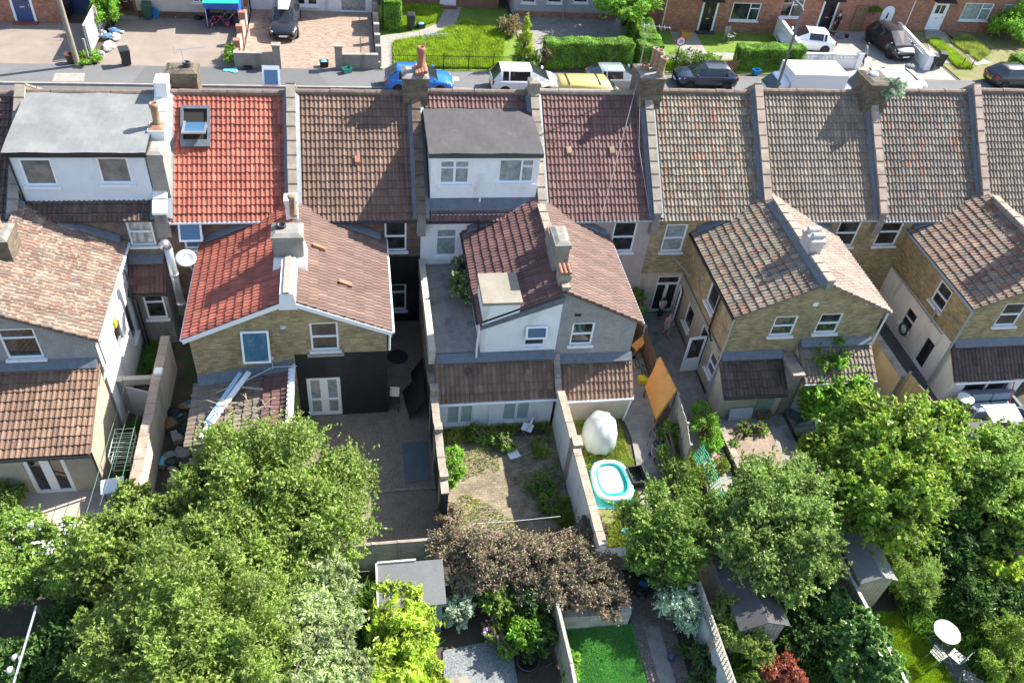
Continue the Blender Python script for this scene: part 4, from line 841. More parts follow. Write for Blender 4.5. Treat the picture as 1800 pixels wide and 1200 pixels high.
def car(label, loc, rz, kind, col, group='cars on and beside the street', plate_rear=PLATEY, box=None, rails=None, scale=1., name='parked_car', cat='car'):
    L, Wd, H, zn, zb, zl, zt, r0, r1, f1, f0 = CARS[kind]; t = thing(name, label, cat, loc, rz, group)
    fr = [-.5, -.49, -.465, -.40, -.3, -.15, 0, .15, f0, .33, .42, .47, .49, .5]; w = Wd/2
    wf = [.74, .86, .94, .98, 1, 1, 1, 1, .995, .985, .94, .86, .76, .62]
    def top(x):
        pts = [(-.5, zt-.12), (-.48, zt-.02), (r0, zt), (0, zl), (f0, zb), (.42, (zb+zn)/2+.06), (.49, zn), (.5, zn-.1)]
        for (a, za), (b, zb_) in zip(pts, pts[1:]):
            if x <= b+1e-9: return za+(zb_-za)*(x-a)/max(1e-6, b-a)
        return pts[-1][1]
    V, F = [], []
    for x, k in zip(fr, wf):
        z0, z1, ww = (.3 if abs(x) > .48 else .2), top(x), w*k
        half = [(ww*.86, z0), (ww*.97, z0+.1), (ww, z0+.3), (ww*.995, z1-.16), (ww*.94, z1-.03), (ww*.8, z1)]
        V += [(x*L, y, z) for y, z in half]+[(x*L, 0, z1+.025)]+[(x*L, -y, z) for y, z in half[::-1]]
    n = 13
    for i in range(len(fr)-1): F += [(i*n+j, i*n+(j+1) % n, (i+1)*n+(j+1) % n, (i+1)*n+j) for j in range(n)]
    F += [tuple(range(n))[::-1], tuple(range((len(fr)-1)*n, len(fr)*n))]
    mb = MB().use(col); mb.add(V, F)
    # cabin: glass with painted roof and pillars
    p = .018; st = [(r0, 0), (r1, 1), (r1+p*1.6, 1), ((r1+f1)/2-.11, 1), ((r1+f1)/2-.11+p, 1), (f1-.16, 1) if kind == 'mpv' else ((r1+f1)/2+.02, 1), (f1-p*1.5, 1), (f1, 1), (f0, 0)]
    GV = []; m = 7
    for x, up in st:
        zz = top(x)-.01; wb = w*.92; wr = w*.665; 
        if not up: GV += [(x*L, wb*.93, zz), (x*L, wb*.85, zz+.01), (x*L, wb*.8, zz+.015), (x*L, 0, zz+.02), (x*L, -wb*.8, zz+.015), (x*L, -wb*.85, zz+.01), (x*L, -wb*.93, zz)]
        else: zr = H-.03-(.05 if x < (r1+f1)/2 and kind in ('hatch', 'small') and x < r1+.02 else 0); GV += [(x*L, wb, zz), (x*L, wr*1.05, zr-.07), (x*L, wr*.92, zr), (x*L, 0, zr+.03), (x*L, -wr*.92, zr), (x*L, -wr*1.05, zr-.07), (x*L, -wb, zz)]
    PF, GF = [], []
    for i in range(len(st)-1):
        pil = i in (1, 3, 6)
        for j in range(m-1):
            q = (i*m+j, i*m+j+1, (i+1)*m+j+1, (i+1)*m+j); side = j in (0, m-2); screen = i in (0, len(st)-2)
            if screen: (GF if j in (1, 2, 3, 4) or True and j in (1, 2, 3, 4) else PF).append(q)
            elif side: (PF if pil else GF).append(q)
            else: PF.append(q)
    mb.add(GV, PF); mb.use(CTRIM)
    for sx in (-.31, .30):
        for sy in (1, -1):
            k = 14; c = [(sx*L+.36*math.cos(math.pi*2*j/k), sy*(w+.004), .34+.36*math.sin(math.pi*2*j/k)) for j in range(k)]; mb.add(c, [tuple(range(k)) if sy < 0 else tuple(range(k))[::-1]])  # flat black discs stand in for the shaded wheel arch recesses
    mb.box((.488*L, -w*.5, .34), (.503*L, w*.5, .5)); mb.box((-.503*L, -w*.6, .3), (-.49*L, w*.6, .42))
    mb.build('body', None, t, True)
    for nm, sel in (('windscreen', lambda i, j: i == len(st)-2), ('rear_window', lambda i, j: i == 0), ('side_window', lambda i, j: 0 < i < len(st)-2 and j == 0), ('side_window', lambda i, j: 0 < i < len(st)-2 and j == m-2)):
        g = MB(); g.add(GV, [q for q in GF if sel(q[0]//m, q[0] % m)]); g.build(nm, CGLASS, t)
    for sx in (-.31, .30):
        for sy in (1, -1):
            c = MB(); k = 16; prof = [(.2, -.1), (.31, -.1), (.335, -.07), (.335, .07), (.31, .1), (.2, .1)]; V = []; F = []
            for r, yy in prof: V += [(sx*L+r*math.cos(2*math.pi*j/k), sy*(w-.08)+yy, .335+r*math.sin(2*math.pi*j/k)) for j in range(k)]
            F = [(i*k+j, i*k+(j+1) % k, (i+1)*k+(j+1) % k, (i+1)*k+j) for i in range(5) for j in range(k)]; c.add(V, F); wh = c.build('wheel', TYRE, t)
            c = MB(); V = [(sx*L+.215*math.cos(2*math.pi*j/k), sy*(w+.005), .335+.215*math.sin(2*math.pi*j/k)) for j in range(k)]+[(sx*L, sy*(w-.02), .335)]
            c.add(V, [(j, (j+1) % k, k) if j % 3 else (j, (j+1) % k, k) for j in range(k)]); c.build('rim', RIM, wh)
    for sy in (1, -1):
        zc = (zb+zn)/2; c = MB(); c.hexa([(.44*L, sy*w*.9, zn-.12), (.492*L, sy*w*.68, zn-.14), (.488*L, sy*w*.5, zn-.12), (.44*L, sy*w*.6, zn)], [(.40*L, sy*w*.94, zc+.02), (.48*L, sy*w*.78, zn+.02), (.48*L, sy*w*.5, zn+.03), (.42*L, sy*w*.7, zc+.05)]); c.build('headlight', LAMP, t)
        c = MB(); a, b = sorted((sy*w*.62, sy*w*.9)); c.box((-.497*L, a, zt-.30), (-.455*L, b, zt-.05)); c.build('tail_light', REDL, t)
        c = MB(); a, b = sorted((sy*(w-.02), sy*(w+.17))); c.box((f0*L-.28, a, zl-.02), (f0*L-.16, b, zl+.13)); c.build('wing_mirror', col, t, bevel=.02)
    MB().box((.5*L, -.26, .38), (.51*L, .26, .49)).build('number_plate', PLATE, t); MB().box((-.51*L, -.26, .5), (-.499*L, .26, .61)).build('number_plate', plate_rear, t)
    if box: b_ = MB(); b_.hexa([(-.5, -.42, H+.07), (.95, -.35, H+.07), (.95, .35, H+.07), (-.5, .42, H+.07)], [(-.45, -.38, H+.38), (.75, -.28, H+.32), (.75, .28, H+.32), (-.45, .38, H+.38)]); b_.build('roof_box', box, t, bevel=.06)
    if rails:
        for sy in (1, -1): MB().tube([(r1*L+.2, sy*w*.66, H), (r1*L+.35, sy*w*.66, H+.06), (f1*L-.4, sy*w*.66, H+.06), (f1*L-.25, sy*w*.66, H)], .02, 6).build('roof_rail', rails, t)
        for x in (-.9, .05): MB().box((x-.04, -w*.66, H+.05), (x+.04, w*.66, H+.09)).build('roof_bar', CTRIM, t)
    return t
def van(label, loc, rz, L, Wd, H, col, boxed=False, cat='van', ribs=True):
    t = thing('parked_van', label, cat, loc, rz, 'vans on the near side of the street'); w = Wd/2; xf = L/2; cab = xf-1.75 if boxed else xf-.9
    def sect(x, ww, zt, zb=.28): return [(x, ww*.95, zb), (x, ww, zb+.4), (x, ww, zt*.62), (x, ww*.94, zt-.1), (x, ww*.8, zt), (x, 0, zt+.03), (x, -ww*.8, zt), (x, -ww*.94, zt-.1), (x, -ww, zt*.62), (x, -ww, zb+.4), (x, -ww*.95, zb)]
    if not boxed: S_ = [(-xf, w*.93, H-.12), (-xf+.06, w*.98, H-.02), (0, w, H), (cab-.35, w, H-.02), (cab-.2, w*.97, H-.12), (cab+.45, w*.96, 1.15), (xf-.15, w*.92, .98), (xf, w*.75, .72)]
    else: S_ = [(cab-.1, w*.9, 1.9), (cab+.35, w*.9, 1.85), (cab+1.0, w*.92, 1.15), (xf-.1, w*.86, .95), (xf, w*.7, .7)]
    V = []; F = []; n = 11
    for s in S_: V += sect(*s)
    for i in range(len(S_)-1): F += [(i*n+j, i*n+(j+1) % n, (i+1)*n+(j+1) % n, (i+1)*n+j) for j in range(n)]
    F += [tuple(range(n))[::-1], tuple(range((len(S_)-1)*n, len(S_)*n))]
    mb = MB().use(col); mb.add(V, F)
    mb.build('body', None, t, not boxed)
    i = len(S_)-4 if not boxed else 1; a, b = S_[i], S_[i+1]
    g = MB(); e = .02; g.hexa([(a[0]+.08, w*.74, a[2]-.1+e), (b[0]-.04, w*.82, b[2]+.06+e), (b[0]-.04, -w*.82, b[2]+.06+e), (a[0]+.08, -w*.74, a[2]-.1+e)], [(a[0]+.1, w*.74, a[2]-.08+e), (b[0]-.02, w*.82, b[2]+.08+e), (b[0]-.02, -w*.82, b[2]+.08+e), (a[0]+.1, -w*.74, a[2]-.08+e)]); g.build('windscreen', CGLASS, t)
    for sy in (1, -1): g = MB(); y = sorted((sy*w*.97, sy*(w+.012))); g.box((cab-.75, y[0], 1.05), (cab+.1, y[1], 1.5)); g.build('side_window', CGLASS, t)
    if boxed:
        b_ = MB(); b_.box((-xf, -w, .75), (cab-.15, w, H)); bx = b_.build('cargo_box', col, t, bevel=.04)
        r = MB(); 
        for x in np.arange(-xf+.3, cab-.3, .55): r.box((x, -w+.04, H), (x+.035, w-.04, H+.015))
        r.build('roof_seam', plain('pale_grey_seam', (.6, .6, .6), .5), bx)
    elif ribs:
        for x in (-xf+.5, cab-.9): MB().box((x, -w*.8, H-.01), (x+.06, w*.8, H+.05)).build('roof_bar', CTRIM, t)
    for sx in (-xf+.8, xf-.85):
        for sy in (1, -1):
            c = MB(); k = 14; V = []; 
            for r, yy in ((.2, -.1), (.33, -.1), (.33, .1), (.2, .1)): V += [(sx+r*math.cos(2*math.pi*j/k), sy*(w-.09)+yy, .335+r*math.sin(2*math.pi*j/k)) for j in range(k)]
            c.add(V, [(i*k+j, i*k+(j+1) % k, (i+1)*k+(j+1) % k, (i+1)*k+j) for i in range(3) for j in range(k)]); c.build('wheel', TYRE, t)
    return t
SKIN = basic('skin', (.55, .34, .26), .6, .05, 5)
def skin_obj(name, verts, edges, mat, parent, root=0, sub=2):
    me = bpy.data.meshes.new(name); me.from_pydata([v[0] for v in verts], edges, []); o = bpy.data.objects.new(name, me); COL.objects.link(o); o.parent = parent; ORI[o.name] = Vector((0, 0, 0)); me.materials.append(mat)
    m = o.modifiers.new('skin', 'SKIN'); m.use_smooth_shade = True
    for i, v in enumerate(verts): d = me.skin_vertices[0].data[i]; d.radius = (v[1], v[2] if len(v) > 2 else v[1]); d.use_root = (i == root)
    s = o.modifiers.new('sub', 'SUBSURF'); s.levels = s.render_levels = sub
    return o
def person(label, loc, rz, h, shirt, trousers, hair, pose, sleeve=.5, hairlen=.0, skirt=False, shorts=False, shoes=None):
    # local frame: faces +x, y to the left; pose: hip/knee/foot and elbow/hand offsets in units of the body height
    t = thing('person', label, 'person', loc, rz); k = h
    P = lambda x, y, z: (x*k, y*k, z*k); lean = pose.get('lean', 0.)
    B = {'pel': (0, 0, .53), 'waist': (lean*.3, 0, .61), 'chest': (lean*.7, 0, .73), 'neck': (lean, 0, .83), 'head': (lean+.015, 0, .885), 'crown': (lean+.012, 0, .965)}
    for s, y in (('l', 1), ('r', -1)):
        q = pose
        B['hip'+s] = (0, .052*y, .50); B['kn'+s] = q.get('kn'+s, (.01, .055*y, .28)); B['an'+s] = q.get('an'+s, (-.005, .055*y, .05)); B['toe'+s] = tuple(np.add(B['an'+s], (.085, .01*y, -.03)))
        B['sh'+s] = (lean*.95, .105*y, .80); B['el'+s] = q.get('el'+s, (lean-.01, .135*y, .635)); B['wr'+s] = q.get('wr'+s, (lean+.04, .14*y, .50))
    R = dict(pel=.085, waist=.078, chest=.09, neck=.036, head=.056, crown=.044, hip=.058, kn=.04, an=.027, toe=.022, sh=.042, el=.031, wr=.022)
    names = list(B); idx = {n: i for i, n in enumerate(names)}
    rad = lambda n: R.get(n, R.get(n[:-1], .03))*k
    V = [(P(*B[n]), rad(n)) for n in names]; E = [('pel', 'waist'), ('waist', 'chest'), ('chest', 'neck'), ('neck', 'head'), ('head', 'crown')]
    for s in 'lr': E += [('pel', 'hip'+s), ('hip'+s, 'kn'+s), ('kn'+s, 'an'+s), ('an'+s, 'toe'+s), ('chest', 'sh'+s), ('sh'+s, 'el'+s), ('el'+s, 'wr'+s)]
    E = [(idx[a], idx[b]) for a, b in E]
    for s, y in (('l', 1), ('r', -1)):
        w_ = np.array(B['wr'+s]); d = w_-np.array(B['el'+s]); d = d/np.linalg.norm(d); sd = np.cross(d, (1, 0, 0.2)); sd /= np.linalg.norm(sd); fw = np.cross(sd, d)
        pm = w_+d*.04; V.append((P(*pm), .017*k)); pi = len(V)-1; E.append((idx['wr'+s], pi))
        for f, (ln, of) in enumerate(((.042, -.016), (.048, -.005), (.045, .006), (.034, .016))):
            a = pm+d*.022+sd*of; b = a+d*ln*.5+fw*.006; c = b+d*ln*.45+fw*.014
            for q in (a, b, c): V.append((P(*q), .0052*k))
            n = len(V); E += [(pi, n-3), (n-3, n-2), (n-2, n-1)]
        a = w_+d*.02-sd*.022; b = a+d*.022-sd*.012+fw*.006
        V.append((P(*a), .0062*k)); V.append((P(*b), .0055*k)); n = len(V); E += [(pi, n-2), (n-2, n-1)]
    body = skin_obj('body', V, E, SKIN, t)
    hx, hy, hz = P(*B['head']); f = MB(); f.blob((hx+.058*k, hy, hz+.005*k), (.012*k, .009*k, .016*k), 6, 4); f.build('nose', SKIN, body)
    f = MB(); 
    for y in (1, -1): f.blob((hx+.049*k, hy+y*.02*k, hz+.025*k), (.006*k, .008*k, .005*k), 6, 4)
    f.build('eyes', plain('dark_eye', (.02, .015, .01), .3), body)
    hr = MB(); hr.blob((hx-.012*k, hy, hz+.045*k), (.062*k, .058*k, .062*k), 12, 8, .05)
    if hairlen: hr.blob((hx-.04*k, hy, hz-.02*k-hairlen*k*.3), (.035*k, .055*k, .06*k+hairlen*k*.5), 10, 7, .06)
    hr.build('hair', hair, body, True)
    def cloth(name, ns, es, mat, ex, ends={}):
        vs = [(P(*ends.get(n, B[n])), rad(n)+ex*k) for n in ns]; return skin_obj(name, vs, [(ns.index(a), ns.index(b)) for a, b in es], mat, t)
    sl = {s: tuple(np.array(B['sh'+s])+(np.array(B['el'+s])-np.array(B['sh'+s]))*min(1, sleeve*2)) for s in 'lr'}
    if sleeve > .5:
        ns = ['waist', 'pel', 'chest', 'shl', 'ell', 'wrl', 'shr', 'elr', 'wrr']; ed = {s2: tuple(np.array(B['el'+s2[-1]])+(np.array(B[s2])-np.array(B['el'+s2[-1]]))*.9) for s2 in ('wrl', 'wrr')}
        cloth('top', ns, [('waist', 'pel'), ('waist', 'chest'), ('chest', 'shl'), ('shl', 'ell'), ('ell', 'wrl'), ('chest', 'shr'), ('shr', 'elr'), ('elr', 'wrr')], shirt, .009, ed)
    else: cloth('top', ['waist', 'pel', 'chest', 'shl', 'ell', 'shr', 'elr'], [('waist', 'pel'), ('waist', 'chest'), ('chest', 'shl'), ('shl', 'ell'), ('chest', 'shr'), ('shr', 'elr')], shirt, .009, {'ell': sl['l'], 'elr': sl['r']})
    if skirt: MB().lathe((0, 0, 0), [(.085*k, .58*k), (.10*k, .5*k), (.135*k, .36*k), (.128*k, .36*k), (.09*k, .5*k)], 16).build('skirt', trousers, t, True)
    else:
        en = {'an'+s: tuple(np.array(B['kn'+s])*(.9 if shorts else .08)+np.array(B['an'+s])*(.1 if shorts else .92)) for s in 'lr'}
        cloth('trousers', ['pel', 'hipl', 'knl', 'anl', 'hipr', 'knr', 'anr'], [('pel', 'hipl'), ('hipl', 'knl'), ('knl', 'anl'), ('pel', 'hipr'), ('hipr', 'knr'), ('knr', 'anr')], trousers, .009, en)
    for s in 'lr':
        a = np.array(B['an'+s]); m = MB(); m.blob(((a[0]+.035)*k, a[1]*k, max(.022, a[2]-.028)*k), (.075*k, .03*k, .026*k), 10, 6); m.build('shoe', shoes or TYRE, t, True)
    return t
BINM = plain('dark_bin_plastic', (.025, .028, .032), .5)
def wheelie_bin(label, loc, rz, mat=None, group='wheelie bins'):
    t = thing('wheelie_bin', label, 'bin', loc, rz, group); m = mat or BINM; mb = MB()
    mb.hexa([(-.22, -.22, .08), (.22, -.22, .08), (.22, .2, .08), (-.22, .2, .08)], [(-.29, -.32, .98), (.29, -.32, .98), (.29, .3, .98), (-.29, .3, .98)]); mb.build('body', m, t, bevel=.02)
    l = MB(); l.hexa([(-.31, -.35, .985), (.31, -.35, .985), (.31, .34, .985), (-.31, .34, .985)], [(-.25, -.3, 1.07), (.25, -.3, 1.07), (.25, .3, 1.09), (-.25, .3, 1.09)]); l.build('lid', m, t, bevel=.02)
    MB().tube([(-.26, .37, 1.0), (.26, .37, 1.0)], .02, 6).build('handle', m, t)
    for x in (-.24, .24): MB().tube([(x-.025, .2, .1), (x+.025, .2, .1)], .1, 12).build('wheel', TYRE, t)
    return t
def crate(label, loc, rz, mat, size=(.55, .4, .32), inner=None, group=None, name='recycling_box'):
    a, b, h = size; t = thing(name, label, 'box', loc, rz, group); mb = MB(); a /= 2; b /= 2
    o = [(-a*.9, -b*.9), (a*.9, -b*.9), (a*.9, b*.9), (-a*.9, b*.9)]; oo = [(-a, -b), (a, -b), (a, b), (-a, b)]; ii = [(-a+.03, -b+.03), (a-.03, -b+.03), (a-.03, b-.03), (-a+.03, b-.03)]
    V = [(*p, 0) for p in o]+[(*p, h) for p in oo]+[(*p, h) for p in ii]+[(p[0]*.88, p[1]*.88, .04) for p in ii]
    F = [(3, 2, 1, 0)]+[(i, (i+1) % 4, 4+(i+1) % 4, 4+i) for i in range(4)]+[(4+i, 4+(i+1) % 4, 8+(i+1) % 4, 8+i) for i in range(4)]+[(8+i, 8+(i+1) % 4, 12+(i+1) % 4, 12+i) for i in range(4)]+[(12, 13, 14, 15)]
    mb.add(V, F); mb.build('body', mat, t)
    if inner: MB().blob((0, 0, h*.75), (a*.85, b*.85, h*.45), 10, 6, .12).build('lid', inner, t)
    return t
def heap(name, label, loc, cols, n, spread, size, cat='rubbish', seed=1, hmax=.35, group=None):
    # bags and scraps lying together in one pile, each piece a part
    rg = random.Random(seed); t = thing(name, label, cat, loc, None, group)
    for i in range(n):
        m = rg.choice(cols); s = size*rg.uniform(.6, 1.3); x, y = rg.gauss(0, spread[0]), rg.gauss(0, spread[1]); mb = MB()
        if rg.random() < .6: mb.blob((loc[0]+x, loc[1]+y, loc[2]+s*.4*rg.uniform(.5, 1.4)), (s*rg.uniform(.6, 1), s*rg.uniform(.5, .9), s*rg.uniform(.35, .6)), 9, 6, .16, rg); mb.build('bag', m, t)
        else: a = rg.uniform(0, 3.1); mb.obox((loc[0]+x, loc[1]+y, loc[2]), (math.cos(a), math.sin(a)), (-s*.6, s*.6), (-s*.4, s*.4), (0.01+i*.004, s*rg.uniform(.2, .7))); mb.build('scrap', m, t)
    return t
def bicycle(label, loc, rz, col, tilt=.15, scale=1., group=None, lying=False):
    t = thing('bicycle', label, 'bicycle', loc, rz, group); s = scale
    def pt(x, y, z): 
        if lying: return (x*s, (z-.0)*s*.98, (.06+y+.10*z)*s)
        return (x*s, (y+z*tilt)*s, z*s)
    for x in (-.5, .5):
        k = 20; ring = [pt(x+.32*math.cos(2*math.pi*j/k), 0, .33+.32*math.sin(2*math.pi*j/k)) for j in range(k+1)]
        w_ = MB().tube(ring, .022*s, 6).build('wheel', TYRE, t); sp = MB()
        for j in range(8): sp.tube([pt(x, 0, .33), pt(x+.3*math.cos(2*math.pi*j/8), 0, .33+.3*math.sin(2*math.pi*j/8))], .004*s, 4)
        sp.build('spokes', STEEL, w_)
    f = MB(); b, st, hd = (-.08, 0, .3), (-.2, 0, .78), (.36, 0, .75)
    for a, c in ((b, st), (b, hd), (st, hd), ((-.5, 0, .33), b), ((-.5, 0, .33), st), (hd, (.5, 0, .33))): f.tube([pt(*a), pt(*c)], .02*s, 6)
    f.build('frame', col, t)
    MB().tube([pt(.33, -.26, .95), pt(.36, -.1, .98), pt(.36, .1, .98), pt(.33, .26, .95)], .016*s, 6).build('handlebar', IRON, t)
    m = MB(); p = pt(-.22, 0, .86); m.blob(p, (.14*s, .07*s, .04*s), 8, 5); m.build('saddle', IRON, t)
    return t
# ================================================================ foliage colours
plain('x', (0, 0, 0)); MATS['hedge_core'] = basic('hedge_twigs', (.03, .035, .015), .95, .3, 5)
LV_TREE = leafmat('tree_leaves', [(.085, .13, .022), (.14, .20, .035), (.19, .25, .055), (.11, .17, .028), (.24, .28, .09)])
LV_SILV = leafmat('silvery_leaves', [(.11, .16, .04), (.18, .24, .075), (.26, .31, .14), (.37, .40, .27), (.15, .21, .05)], rough=.35)
LV_PURP = leafmat('purple_bronze_leaves', [(.115, .075, .055), (.155, .11, .08), (.12, .135, .05), (.19, .14, .11), (.14, .09, .07), (.14, .155, .06)], trans=.2)
LV_YEL = leafmat('yellow_laurel_leaves', [(.22, .29, .03), (.30, .37, .045), (.16, .24, .025), (.36, .42, .08)], rough=.35)
LV_OLIVE = leafmat('yellow_green_leaves', [(.10, .17, .02), (.155, .235, .03), (.24, .29, .04), (.085, .145, .02), (.125, .205, .028)])
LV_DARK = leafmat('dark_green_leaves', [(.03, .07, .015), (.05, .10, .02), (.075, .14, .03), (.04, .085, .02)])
LV_MID = leafmat('mid_green_leaves', [(.07, .125, .02), (.105, .17, .027), (.14, .215, .04), (.175, .245, .06)])
LV_BRI = leafmat('bright_green_leaves', [(.12, .24, .025), (.17, .31, .035), (.10, .20, .02), (.22, .36, .05)])
LV_FRESH = leafmat('fresh_green_leaves', [(.09, .155, .025), (.135, .21, .035), (.175, .255, .05), (.22, .29, .08)])
LV_PALE = leafmat('variegated_leaves', [(.16, .24, .14), (.26, .33, .22), (.36, .42, .31), (.12, .19, .09), (.42, .46, .38)], trans=.2)
LV_RED = leafmat('red_leaves', [(.25, .05, .035), (.32, .09, .05), (.20, .05, .04), (.16, .16, .05)])
LV_HEDGE = leafmat('hedge_leaves', [(.08, .17, .02), (.12, .23, .03), (.15, .27, .035), (.10, .20, .025)])
LV_LIME = leafmat('conifer_leaves', [(.20, .28, .02), (.28, .34, .03), (.14, .22, .02), (.34, .38, .05)])
LV_DRY = leafmat('dry_leaves', [(.22, .16, .09), (.28, .21, .13), (.16, .14, .05), (.12, .15, .04)])
GR_LAWN = leafmat('lawn_blades', [(.135, .205, .01), (.18, .26, .013), (.215, .29, .02), (.105, .175, .008)], trans=.3, clump=.25)
GR_ROUGH = leafmat('rough_grass_blades', [(.13, .19, .025), (.19, .23, .04), (.24, .25, .06), (.10, .16, .02)], trans=.3)
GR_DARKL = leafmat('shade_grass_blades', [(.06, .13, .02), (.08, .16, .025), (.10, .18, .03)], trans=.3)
GR_TURF = leafmat('smooth_turf_blades', [(.07, .21, .05), (.09, .25, .06), (.11, .28, .07)], trans=.25, clump=.1)
LAWN = basic('lawn_soil', (.13, .21, .02), .95, .25, 1.2, .4, fine=.2)
ROUGHG = basic('worn_lawn', (.19, .17, .07), .95, .3, 1.4, .4, fine=.3, stain=((.12, .17, .03), 1.1, .5))
TURF = basic('turf', (.07, .20, .05), .95, .12, 1.5, .3, fine=.15)
FLOW_W = leafmat('white_petals', [(.75, .74, .70), (.6, .6, .52)], trans=.2, clump=0)
FLOW_P = leafmat('pink_petals', [(.6, .3, .45), (.5, .25, .5)], trans=.2, clump=0)
FLOW_Y = leafmat('yellow_petals', [(.7, .5, .03), (.8, .6, .05)], trans=.2, clump=0)

# ================================================================ ground, road, pavements
ground('ground', [(-400, -120), (400, -120), (400, 500), (-400, 500)], -.03, SOIL)
ground('road', [(-300, 41.3), (300, 41.3), (300, 47.62), (-300, 47.62)], -.02, ASPH)
ground('pavement', [(-300, 47.75), (300, 47.75), (300, 50.05), (-300, 50.05)], .08, PAVE, .1)
ground('pavement', [(-300, 38.6), (300, 38.6), (300, 41.1), (-300, 41.1)], .08, PAVE, .1)
struct('kerb', MB().box((-300, 47.6, -.03), (300, 47.75, .10)), CONC); struct('kerb', MB().box((-300, 41.1, -.03), (300, 41.25, .10)), CONC)
struct('pavement_patch', MB().prism([(p.x, p.y) for p in GP((92, 146), (148, 146), (150, 131), (98, 131))], .08, .085), CONC)
struct('pavement_patch', MB().prism([(p.x, p.y) for p in GP((793, 145), (808, 145), (806, 137), (793, 137))], .08, .085), CONC)
struct('pavement_patch', MB().prism([(-12.8, 47.8), (-1.6, 47.8), (-2.6, 50.0), (-12.4, 50.0)], .08, .084), basic('newer_tarmac', (.12, .12, .12), .95, .06, 1, .2, fine=.06))
dr = MB()
ground('driveway', [(-28, 50.05), (-16.2, 50.05), (-16.2, 55.9), (-28, 55.9)], .04, DRIVE, .06)
ground('driveway', [(-15.2, 50.05), (-7.3, 50.05), (-7.3, 57.2), (-15.2, 57.2)], .04, DRIVE, .06)
ground('driveway', [(-6.9, 50.05), (1.2, 50.05), (1.2, 59), (-6.9, 59)], .04, SETT, .06)
ground('driveway', [(11.2, 51.6), (19.5, 51.6), (19.5, 59.1), (11.2, 59.1)], .03, CONCD, .06)
ground('driveway', [(31.2, 50.05), (42.2, 50.05), (42.2, 58.2), (31.2, 58.2)], .03, CONC, .06)
ground('front_garden', [(20, 50.6), (31, 50.6), (31, 57.3), (20, 57.3)], .01, LAWN, .04)
ground('front_garden', [(42.6, 50.05), (60, 50.05), (60, 58.7), (42.6, 58.7)], .01, ROUGHG, .04)
ground('front_garden', [(1.6, 50.2), (11.1, 50.2), (11.1, 60.5), (1.6, 60.5)], .015, LAWN, .04)
ground('path', [(p.x, p.y) for p in GP((668, 121), (691, 121), (689, 78), (712, 72), (765, 60), (800, 45), (812, 12), (782, 12), (770, 42), (735, 56), (668, 64))], .035, CONC, .02)
ground('path', [(20.5, 52.4), (28.5, 52.8), (28.5, 53.8), (24.5, 53.8), (24.8, 57.2), (22.8, 57.2), (22.5, 53.6), (20.5, 53.3)], .03, CONC, .02)
ground('path', [(p.x, p.y) for p in GP((1625, 58), (1660, 58), (1690, 112), (1640, 112))], .03, CONC, .02)
ground('path', [(p.x, p.y) for p in GP((1662, 58), (1680, 78), (1745, 112), (1715, 116))], .03, CONC, .02)
grass_field('grass', [(p.x, p.y) for p in GP((692, 121), (880, 122), (888, 55), (815, 40), (765, 63), (692, 76))], 60000, .22, GR_LAWN, .02)
grass_field('grass', [(p.x, p.y) for p in GP((706, 56), (765, 40), (780, 12), (706, 12))], 16000, .2, GR_LAWN, .02)
grass_field('grass', [(20.2, 50.8), (30.8, 51.3), (30.8, 52.5), (20.2, 52.2)], 12000, .18, GR_LAWN, .02)
grass_field('grass', [(p.x, p.y) for p in GP((1628, 72), (1650, 72), (1710, 122), (1685, 122))], 6000, .25, GR_LAWN, .03)
grass_field('grass', [(p.x, p.y) for p in GP((1670, 75), (1700, 65), (1740, 95), (1720, 110))], 5000, .22, GR_ROUGH, .03)

# ================================================================ houses across the street
def O(x0, y0, x1, y1, Y): a, b = atY(x0, y0, Y), atY(x1, y1, Y); return a.x, b.x, b.z, a.z
FG = 'houses across the street'
T_FAR = tilemat('far_roof_tiles', [(.2, .12, .09), (.23, .14, .1), (.18, .11, .08)])
def far_house(label, x0, x1, Y, mat, wins, plinth=None, step=None, h=5.3, canopy=None, dcol=None):
    t = thing('house', label, 'house', ((x0+x1)/2, Y, 0), None, FG); up = [(x0+(x1-x0)*f-.7, x0+(x1-x0)*f+.7, 3.3, 4.6, 'case2', PANE) for f in (.25, .75)]
    ws = list(wins)+up; out = wall_with(t, 'wall', mat, (x0, Y), (1, 0), x1-x0, 0, h, [(w[0]-x0, w[1]-x0)+tuple(w[2:]) for w in ws])
    m = MB(); wall(m, (x1, Y), (0, 1), 7, 0, h); wall(m, (x1, Y+7), (-1, 0), x1-x0, 0, h); wall(m, (x0, Y+7), (0, -1), 7, 0, h); m.build('wall', mat, t)
    k = 2.2; z = h-.05; hx = min(3.5, (x1-x0)/2-.05)
    a, b = (x0-.25, Y-.25), (x1+.25, Y+7.25)
    m = MB(); m.add([(a[0], a[1], z), (b[0], a[1], z), (b[0], b[1], z), (a[0], b[1], z), (a[0]+hx, Y+3.5, z+k), (b[0]-hx, Y+3.5, z+k)], [(0, 1, 5, 4), (1, 2, 5), (2, 3, 4, 5), (3, 0, 4), (3, 2, 1, 0)]); m.build('roof', basic('far_roof', (.2, .12, .085), .85, .2, 2, .5, fine=.2), t)
    if plinth: MB().box((x0+.01, Y-.05, 0), (x1-.01, Y-.003, .45)).build('plinth', plinth, t)
    return t, out
